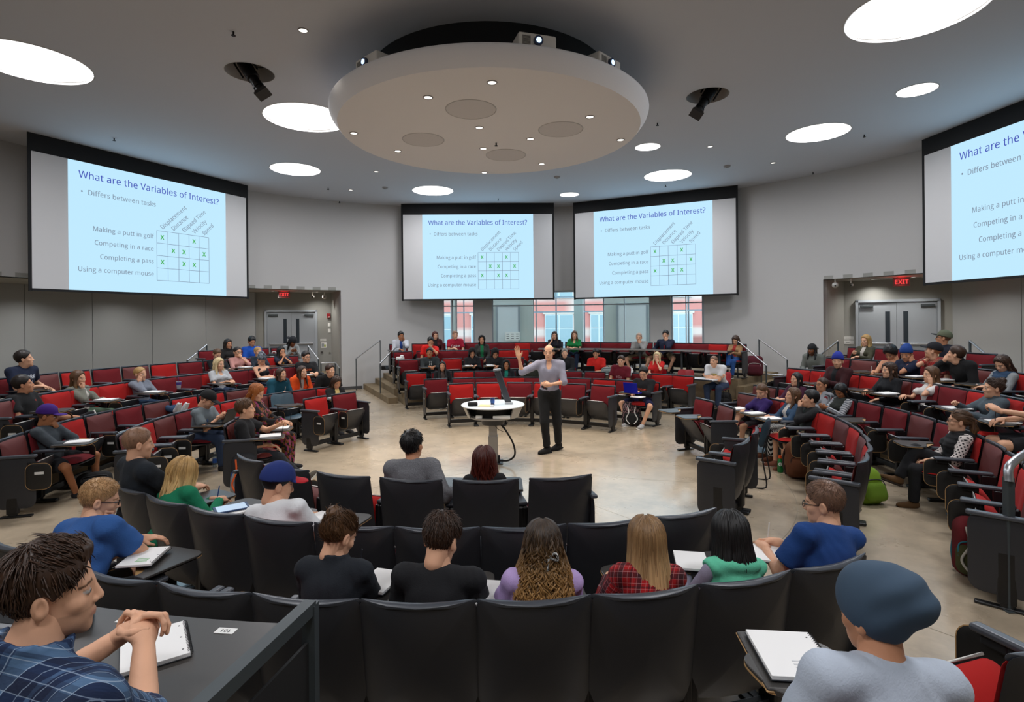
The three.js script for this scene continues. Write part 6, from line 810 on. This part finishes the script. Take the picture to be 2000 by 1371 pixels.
P('woman in a denim vest', 'R5:2', [1958, 712], { l: 'auburn-brown haired woman in a pale grey top and denim vest, looking down', f: 1, hair: 'mid', hc: 'brown', top: lg('#8c9092', { vest: '#26405c' }), L: 'tab', R: 'tab', look: [10, 24], legs: jean });
P('woman in a slate zip jacket', 'R4:2', [1940, 762], { l: 'dark-haired woman in a slate grey zip jacket, pencil in hand', f: 1, hair: 'bun', hc: 'brown', top: lg('#46525a', { hood: 1, collar: 1 }), L: 'tab', R: 'talk', look: 'P', legs: blk, bulk: 1.15, lean: 10, note: 1 });
P('woman in a quilted vest', 'R3:4', [1872, 824], { l: 'ponytailed woman in a black quilted vest over bird-print sleeves, legs crossed', f: 1, hair: 'pony', hc: 'mid', tips: '#9a7a4c', glasses: 1, top: lg('#cfc6c2', { tex: 'birdTex', vest: '#17181b' }), L: 'lap', R: 'lap', look: 'P', legs: { c: '#16171b' }, pl: 'cross', lean: 4, shoe: '#5a3f22', sole: '#2c2119' });
P('student with a pencil and bare knees', 'R4:0', null, { l: 'student in black shorts with bare knees and a pencil at the picture edge', hair: 'short', hc: 'dark', top: st('#18181b'), L: 'talk', R: 'tab', look: 'P', legs: dshort, lean: -6, note: 1 });
buildRows();
for (const c of cast) {
  const s = c.seat && seats.get(c.seat); if (c.seat && !s) console.log('no seat', c.seat);
  const p = s ? s.p.clone() : c.p, th = s ? s.th : c.th;
  c.rec = person({ ...c, label: c.l, p, turn: facing(th) }); c.th = th; c.base = p;
  if (c.shell) shellChair('red plastic chair at the curved white desk under the ' + c.d, p, facing(th), shellRed, false, false);
}
{ const th = thetaAt(1333, 7.8, true, 720); shellChair('empty red plastic chair tucked behind the curved white desk', pol(7.85, th, 0), facing(th), shellRed, false, false); }
{ const th = 188.6; shellChair('dark chair at the charcoal desk under the man in blue plaid', pol(7.0, th, 0.32), facing(th), plastic, false, false); }
// the lecturer
cast.push({ d: 'lecturer', rec: person({ label: 'balding lecturer in a grey-lilac shirt and black trousers with one arm raised', d: 'lecturer', p: V(0.6, 0, -9.2), turn: -0.12, hd: [1072, 689], pose: 'stand', pl: 'walk', hair: 'bald', hc: 'dark', skin: 0, lean: 0, look: [-6, 2], top: { sl: 'half', c: '#8f8fa0', v: 1, flaps: 1, folds: 0.006 }, legs: { c: '#0d0e10' }, shoe: '#0f0e0e', sole: '#0a0a0a', R: { t: [0.45, 1.5, 0.2], d: [0.22, 0.95, 0.05], n: [0, -0.1, 1], c: 'flat', pole: [0.5, -0.8, 0.1] }, L: { t: [0.02, 1.09, 0.24], d: [-0.95, 0, 0.25], n: [0, -0.2, -1], c: 'pen', pole: [0.9, -0.4, -0.3] } }) });
// ---------------------------------------------------------------- what people hold or have before them
function notebook(label, p, turn, { w = 0.2, d = 0.26, spiral, marks } = {}) {
  const g = thing('notebook', label, 'notebook', p, turn, 'notebooks'); part('pages', rbox(w, 0.014, d, 0.002, 0, 0.009, 0), paper, g); part('cover', rbox(w + 0.006, 0.003, d + 0.006, 0.001, 0, 0.0015, 0), M(0x2a2d33, 0.6), g);
  if (spiral) part('spiral', merged(Array.from({ length: 22 }, (_, i) => new THREE.TorusGeometry(0.009, 0.0012, 5, 12).rotateY(Math.PI / 2 * 0).translate(-w / 2, 0.01, -d / 2 + 0.012 + i * (d - 0.024) / 21))), M(0x2a2a2c, 0.4), g);
  if (marks) for (let i = 0; i < 3; i++) part('handwriting', box(w * 0.35, 0.0006, 0.006, -w * 0.1, 0.0166, -d * 0.32 + i * 0.018), M(marks, 0.8), g);
  if (spiral) for (const k of [-1, 0, 1]) part('punch_hole', cyl(0.0035, 0.0035, 0.0006, 10, -w / 2 + 0.02, 0.0164, k * d * 0.36), M(0x555555, 0.8), g);
  return g;
}
for (const c of cast) if (c.note && c.seat) { const s = seats.get(c.seat), q = V(-0.14, 0.702, 0.24).applyAxisAngle(V(0, 1, 0), facing(s.th)).add(s.p); notebook('open white notebook on the tablet of the ' + c.d, q, facing(s.th) + 0.15, {}); }
{
  let p = onLevel(302, 1268, 1.051); notebook('white spiral notebook on the charcoal desk before the man in plaid', p, facing(188) + 0.75, { w: 0.2, d: 0.25, spiral: 1 });
  p = onLevel(1545, 1283, 1.03); notebook('large white spiral notebook on the tablet of the man in the knit cap', p, facing(166) - 0.35, { w: 0.22, d: 0.27, spiral: 1, marks: 0xd3d4d6 });
  const tb = thing('writing_tablet', 'deployed dark tablet board under the knit cap man\'s notebook', 'tablet board', V(p.x, p.y - 0.022, p.z), facing(166) - 0.35); part('board', rbox(0.27, 0.016, 0.33, 0.05, 0.0, 0.008, 0.0, 3).translate(0, 0, 0), tabletTop, tb); part('board_edge', rbox(0.275, 0.006, 0.335, 0.05, 0, 0.004, 0, 3), plyEdge, tb); part('support_arm', bar(V(-0.1, -0.01, 0.1), V(-0.22, -0.3, 0.28), 0.02), black, tb);
  p = onLevel(282, 1090, 0.72); notebook('white notebook with green ink on the tablet of the sandy-haired man', p, facing(200) + 0.5, { w: 0.2, d: 0.27, spiral: 1, marks: 0x3faa2c });
  p = onLevel(742, 1137, 0.72); notebook('white pad on the tablet of the woman with a bun', p, facing(186) - 0.2, { w: 0.19, d: 0.26 });
  p = onLevel(940, 1160, 0.72); notebook('stack of white sheets beside the brown-haired man in black', p, facing(180) - 0.15, { w: 0.18, d: 0.27 });
  p = onLevel(1350, 1098, 0.72); notebook('white pad before the woman with highlighted hair', p, facing(168) - 0.4, { w: 0.19, d: 0.25 });
  p = onLevel(1497, 1083, 0.72); notebook('white pad before the woman in the mint hoodie', p, facing(164) - 0.5, { w: 0.19, d: 0.25 });
  p = onLevel(620, 1015, 0.72); notebook('white pad on the lap of the man in the navy and red cap', p, facing(193) - 0.3, { w: 0.19, d: 0.25 });
  // electronic tablet of the blonde
  p = onLevel(452, 993, 0.735); const e = thing('tablet_computer', 'electronic tablet with a bright page before the blonde in emerald', 'tablet computer', p, facing(206) - 0.5); part('case', rbox(0.17, 0.01, 0.25, 0.004, 0, 0.005, 0), M(0x20406a, 0.5), e); part('display', box(0.15, 0.001, 0.21, 0, 0.0106, 0), new THREE.MeshStandardMaterial({ color: 0x222222, emissive: 0xcfe6ff, emissiveIntensity: 0.75, roughness: 0.3 }), e); notebook('white pad under the electronic tablet of the blonde in emerald', V(p.x + 0.02, 0.714, p.z + 0.02), facing(206) - 0.3, { w: 0.22, d: 0.28 });
  const laptop = (label, q, turn, col, open = 1.75, lit) => { const g = thing('laptop', label, 'laptop', q, turn); part('base', rbox(0.32, 0.016, 0.22, 0.006, 0, 0.008, 0), M(col, 0.4), g); part('keyboard', box(0.27, 0.002, 0.1, 0, 0.017, -0.03), black, g); const l = part('lid', rbox(0.32, 0.21, 0.008, 0.004, 0, 0.105, 0).rotateX(open - Math.PI / 2).translate(0, 0.014, 0.11), M(col, 0.4), g); part('display', box(0.29, 0.18, 0.001, 0, 0.105, -0.005).rotateX(open - Math.PI / 2).translate(0, 0.014, 0.11), lit ? new THREE.MeshStandardMaterial({ color: 0x111111, emissive: 0x9fb8e8, emissiveIntensity: 0.35 }) : black, l); return g; };
  let s = seats.get('F2:9'), q = V(-0.02, 0.7, 0.3).applyAxisAngle(V(0, 1, 0), facing(s.th)).add(s.p); laptop('open laptop with a bright blue lid on the tablet of the laptop man', q, facing(s.th), 0x10189a, 1.75); notebook('open printed book hanging over the laptop man\'s knees', V(q.x + 0.05, 0.63, q.z + 0.16), facing(s.th), { w: 0.24, d: 0.2 });
  q = pol(7.3, thetaAt(1152, 7.3, true, 720), 0.742); laptop('open black laptop on the white desk before the man in orange-red', q, facing(thetaAt(1152, 7.3, true, 720)), 0x0c0c0e, 1.8);
  s = seats.get('L2:3'); q = V(-0.02, 0.71, 0.3).applyAxisAngle(V(0, 1, 0), facing(s.th)).add(s.p); laptop('dark tablet on a stand before the man in the black cap', q, facing(s.th), 0x0d0d10, 1.95);
  p = onLevel(95, 1208, 1.052); laptop('dark laptop with black keys on the charcoal desk at its far end', V(p.x - 0.12, 1.052, p.z - 0.02), facing(190), 0x6d6f72, 1.75, true);
  p = onLevel(160, 1215, 1.052); const ph = single('glasses_case', rbox(0.07, 0.035, 0.16, 0.015), black, 'black glasses case lying on the charcoal desk', 'case'); ph.position.set(p.x, 1.07, p.z); ph.rotation.y = 0.6;
  q = pol(7.3, thetaAt(1185, 7.3, true, 720), 0.741); backpack('grey drawstring bag lying on the white desk beside the black laptop', q, cam(q), { main: fabric(0x7e8784), trim: M(0x33383a, 0.8), w: 0.3, h: 0.2, d: 0.2, lean: 0.5, straps: false });
  const tis = seats.get('F5:0'); const tb2 = thing('tissue_packet', 'crumpled white packet on a seat by the stair rails', 'packet', V(tis.p.x - 0.08, tis.y + 0.66, tis.p.z + 0.25)); part('wrapper', pad(0.24, 0.1, 0.04, 0.04, 0.04, { bend: (x, y) => 0.02 * Math.sin(x * 60) }).translate(0, 0.05, 0), white, tb2); part('paper', pad(0.1, 0.07, 0.03, 0.03, 0.03).translate(0.05, 0.11, 0), paper, tb2);
  // drink cup on a tablet in block L
  s = seats.get('L4:6'); q = V(-0.12, 0.702, 0.24).applyAxisAngle(V(0, 1, 0), facing(s.th)).add(s.p); const cp = thing('drink_cup', 'clear cup with purple print and straw on a tablet near the heather hoodie', 'cup', q); part('body', new THREE.LatheGeometry([[0.001, 0], [0.03, 0], [0.044, 0.13], [0.04, 0.13], [0.027, 0.005]].map((a) => new THREE.Vector2(...a)), 24), M(0xbfc0c6, 0.3), cp); part('print', cyl(0.0435, 0.04, 0.05, 24, 0, 0.095, 0), M(0x4b3c8a, 0.4), cp); part('straw', bar(V(0.005, 0.02, 0), V(-0.01, 0.23, 0), 0.004, 8), M(0x4a2a7a, 0.4), cp);
  // ribbon in the curls of the lilac-shirted woman
  const lil = cast.find((c) => c.d === 'lilac-shirted woman').rec, mat4 = lil.g; const hp = lil.hp; part('hair_ribbon', merged([tube([V(-0.085, 0.03, -0.06), V(-0.05, 0.0, -0.115), V(0, -0.02, -0.14), V(0.05, -0.05, -0.13), V(0.08, -0.1, -0.11)], 0.007, 30, 6), tube([V(-0.02, -0.005, -0.14), V(-0.05, 0.02, -0.155), V(-0.06, -0.02, -0.15), V(-0.02, -0.01, -0.145), V(-0.005, -0.07, -0.155)], 0.007, 30, 6)]).translate(hp.x, hp.y, hp.z), M(0xffffff, 0.8, { map: dataTex(32, (u, v) => (hash2(u * 32, v * 32, 3) > 0.5 ? [0.9, 0.9, 0.88] : [0.08, 0.08, 0.08])) }), mat4);
  // pens
  for (const c of cast) if (c.seat && c.rec && (c.R === 'pen' || c.L === 'talk') && c.seat[0] !== 'F') { const a = c.R === 'pen' ? -1 : 1, w = V(a * 0.0, 0.79, 0.36).multiplyScalar(c.rec.s).applyAxisAngle(V(0, 1, 0), facing(c.th)).add(c.rec.g.position); const pn = thing('pen', 'pen held by the ' + c.d, 'pen', w); part('barrel', bar(V(0, -0.06, 0), V(0.02, 0.08, -0.01), 0.0045, 8), M([0x20242c, 0xd8d4cc, 0x23407a][c.d.length % 3], 0.4), pn); part('tip', bar(V(0, -0.06, 0), V(-0.003, -0.072, 0.002), 0.002, 6), metalEdge, pn); }
  const cl = cast.find((c) => c.d === 'lecturer').rec, rc = thing('remote_clicker', 'small black presentation remote in the hand of the lecturer', 'remote', cl.g.position.clone().add(V(-0.1, 1.12, 0.32))); part('body', rbox(0.035, 0.11, 0.022, 0.009).rotateZ(1.1), black, rc); part('button', rbox(0.012, 0.012, 0.004, 0.002, 0, 0, 0.012), M(0x8a2020, 0.4), rc);
  // signs and fittings on the door walls
  const onWall = (i, px, py, name, label, cat, build) => { const [g] = doorWalls[i], t = px2wall(doorWalls[i], px), pos = V(t, 0, 0).applyAxisAngle(V(0, 1, 0), g.rotation.y).add(g.position), Z = -pos.z, y = atDepth(px, py, Z).y; const o = thing(name, label, cat, V(pos.x, y, pos.z), g.rotation.y); build(o); return o; };
  const exitTex = (() => { const c = document.createElement('canvas'); c.width = 256; c.height = 128; const x = c.getContext('2d'); x.fillStyle = '#2c2423'; x.fillRect(0, 0, 256, 128); x.fillStyle = '#ff4a4a'; x.font = 'bold 112px sans-serif'; x.textAlign = 'center'; x.fillText('EXIT', 128, 104); const t = new THREE.CanvasTexture(c); t.colorSpace = THREE.SRGBColorSpace; return t; })();
  const exitMat = new THREE.MeshStandardMaterial({ color: 0x1c1717, emissive: 0xffffff, emissiveMap: exitTex, emissiveIntensity: 0.9 });
  [[560, 578, 0], [1759, 554, 1]].forEach(([px, py, i]) => { const o = onWall(i, px, py, 'exit_sign', 'red glowing EXIT sign over the ' + (i ? 'doors beside the signs and blonde woman' : 'doors behind the student with braids'), 'sign', (o) => { part('housing', rbox(0.36, 0.22, 0.04, 0.006, 0, 0, 0.9), M(0x5b5553, 0.5), o); part('face', new THREE.PlaneGeometry(0.33, 0.18).translate(0, 0, 0.9215), exitMat, o); part('bracket', merged([box(0.2, 0.03, 0.1, 0, 0.125, 0.9), bar(V(0, 0.14, 0.9), V(0, 0.3, 0.9), 0.012)]), M(0x6a6a68, 0.5), o); }); const L = new THREE.PointLight(0xff3030, 0.25); L.position.copy(o.position).add(V(0, 0, 1.0).applyAxisAngle(V(0, 1, 0), o.rotation.y)); L.name = numbered('exit_glow'); scene.add(L); });
  [[642, 617, 0], [1637, 604, 1]].forEach(([px, py, i]) => onWall(i, px, py, 'fire_alarm', 'red wall fire alarm with white strobe ' + (i ? 'above the framed signs' : 'above two pale switch plates'), 'fire alarm', (o) => { part('body', rbox(0.12, 0.17, 0.06, 0.01, 0, 0, 0.03), M(0x8e1016, 0.45), o); part('strobe', rbox(0.07, 0.03, 0.03, 0.006, 0, -0.045, 0.065), white, o); }));
  [[643, 634], [643, 646]].forEach(([px, py], k) => onWall(0, px, py, 'switch_plate', k ? 'lower pale switch plate beneath the fire alarm' : 'upper pale switch plate beneath the fire alarm', 'switch', (o) => { part('plate', rbox(0.09, 0.13, 0.012, 0.004, 0, 0, 0.006), white, o); part('rocker', rbox(0.03, 0.06, 0.01, 0.003, 0, 0, 0.014), paper, o); }));
  [[631, 664, 0.2, 0.08, 0, '#c9c9c4'], [632, 674, 0.18, 0.19, 0, 'map'], [1640, 664.5, 0.22, 0.21, 1, 'map'], [1657, 660, 0.24, 0.085, 1, '#d4d4d0'], [1657, 668.5, 0.24, 0.1, 1, '#d4d4d0']].forEach(([px, py, w, h, i, c], k) => onWall(i, px, py, 'wall_sign', ['pale strip notice above the map by the switch plates', 'small grey and green map notice by the switch plates', 'grey and green map notice beside two strip notices', 'upper strip notice beside the map notice', 'lower strip notice beside the map notice'][k], 'notice', (o) => { part('board', box(w, h, 0.012, 0, 0, 0.006), c === 'map' ? white : M(c, 0.6), o); if (c === 'map') { part('map_patch', box(w * 0.45, h * 0.6, 0.002, -w * 0.18, 0, 0.013), M(0x8d9395, 0.7), o); part('map_area', box(w * 0.3, h * 0.45, 0.002, w * 0.22, -h * 0.1, 0.013), M(0xa5b04a, 0.7), o); } else part('text_line', box(w * 0.4, h * 0.12, 0.002, -w * 0.1, 0, 0.013), M(0x4a4a4a, 0.7), o); }));
  [[628, 688, 0, 0.09, 'dark card reader beside the doors with braids student'], [643, 688, 0, 0.07, 'grey blank plate beside the card reader'], [1637, 688, 1, 0.2, 'grey recessed box below the map notice'], [1659, 689, 1, 0.07, 'small grey outlet beside the recessed box']].forEach(([px, py, i, w, label], k) => onWall(i, px, py, 'wall_plate', label, 'wall plate', (o) => { part('plate', rbox(w, w * 1.05, 0.014, 0.004, 0, 0, 0.007), M(k % 2 ? 0x9a9a94 : 0x6d6d6a, 0.5), o); part('inset', box(w * 0.6, w * 0.6, 0.004, 0, 0, 0.015), M(k % 2 ? 0x77776f : 0x3a3432, 0.6), o); }));
  // cameras under the soffit
  [[612, 573, 0], [635, 572, 0], [1637, 549, 1], [1666, 553, 1]].forEach(([px, py, i], k) => { const [g] = doorWalls[i], t = px2wall(doorWalls[i], px), q = V(t, 0, i ? 1.2 : 0.6).applyAxisAngle(V(0, 1, 0), g.rotation.y).add(g.position); const o = thing(k % 3 === 0 ? 'ceiling_speaker_mount' : 'ceiling_camera', ['thin bracket camera hanging from the soffit by the braids student', 'white dome camera under the soffit by the braids student', 'white dome camera under the soffit above the fire alarm', 'bracket camera hanging from the soffit beside the dome camera'][k], 'camera', V(q.x, SOFFIT, q.z), cam(q)); part('mount', bar(V(0, 0, 0), V(0, -0.12, 0), 0.018), white, o); part('housing', k % 3 === 0 ? rbox(0.06, 0.05, 0.16, 0.015, 0.03, -0.17, 0) : new THREE.SphereGeometry(0.08, 20, 14).translate(0, -0.16, 0), M(0xb5b3ae, 0.4), o); part('lens', cyl(0.02, 0.02, 0.02, 16).rotateX(Math.PI / 2).translate(0, -0.18, 0.085), black, o); });
  { const q = pol(12.6, 62, SOFFIT); void q; }
  // dark equipment box on the top step by the white wall, notice on the lobby glass
  q = pol(10.4, thetaAt(757, 10.4, true, 722), 0.66); const eb = thing('floor_monitor', 'dark equipment box with round lens on the top step by the white wall', 'equipment box', q, cam(q)); part('case', rbox(0.4, 0.13, 0.2, 0.02, 0, 0.065, 0), blackGloss, eb); part('lens', cyl(0.06, 0.06, 0.1, 20).rotateX(Math.PI / 2).translate(-0.02, 0.08, 0.08), M(0x3c4248, 0.3), eb);
  q = pol(12.8, thetaAt(1001, 12.8, true, 650), 1.62); const nt = thing('paper_notice', 'white printed notice on the lobby wall behind the glass', 'notice', q, facing(0)); part('sheet', box(0.55, 0.32, 0.004), paper, nt); for (let i = 0; i < 3; i++) for (let j = 0; j < 3; j++) part('text_line', box(0.1, 0.03, 0.002, -0.18 + i * 0.18, 0.08 - j * 0.08, 0.003), M(0x6b7075, 0.8), nt);
}
scene.traverse((o) => { if (o.isMesh) { o.castShadow = true; o.receiveShadow = true; } });
renderer.render(scene, camera);
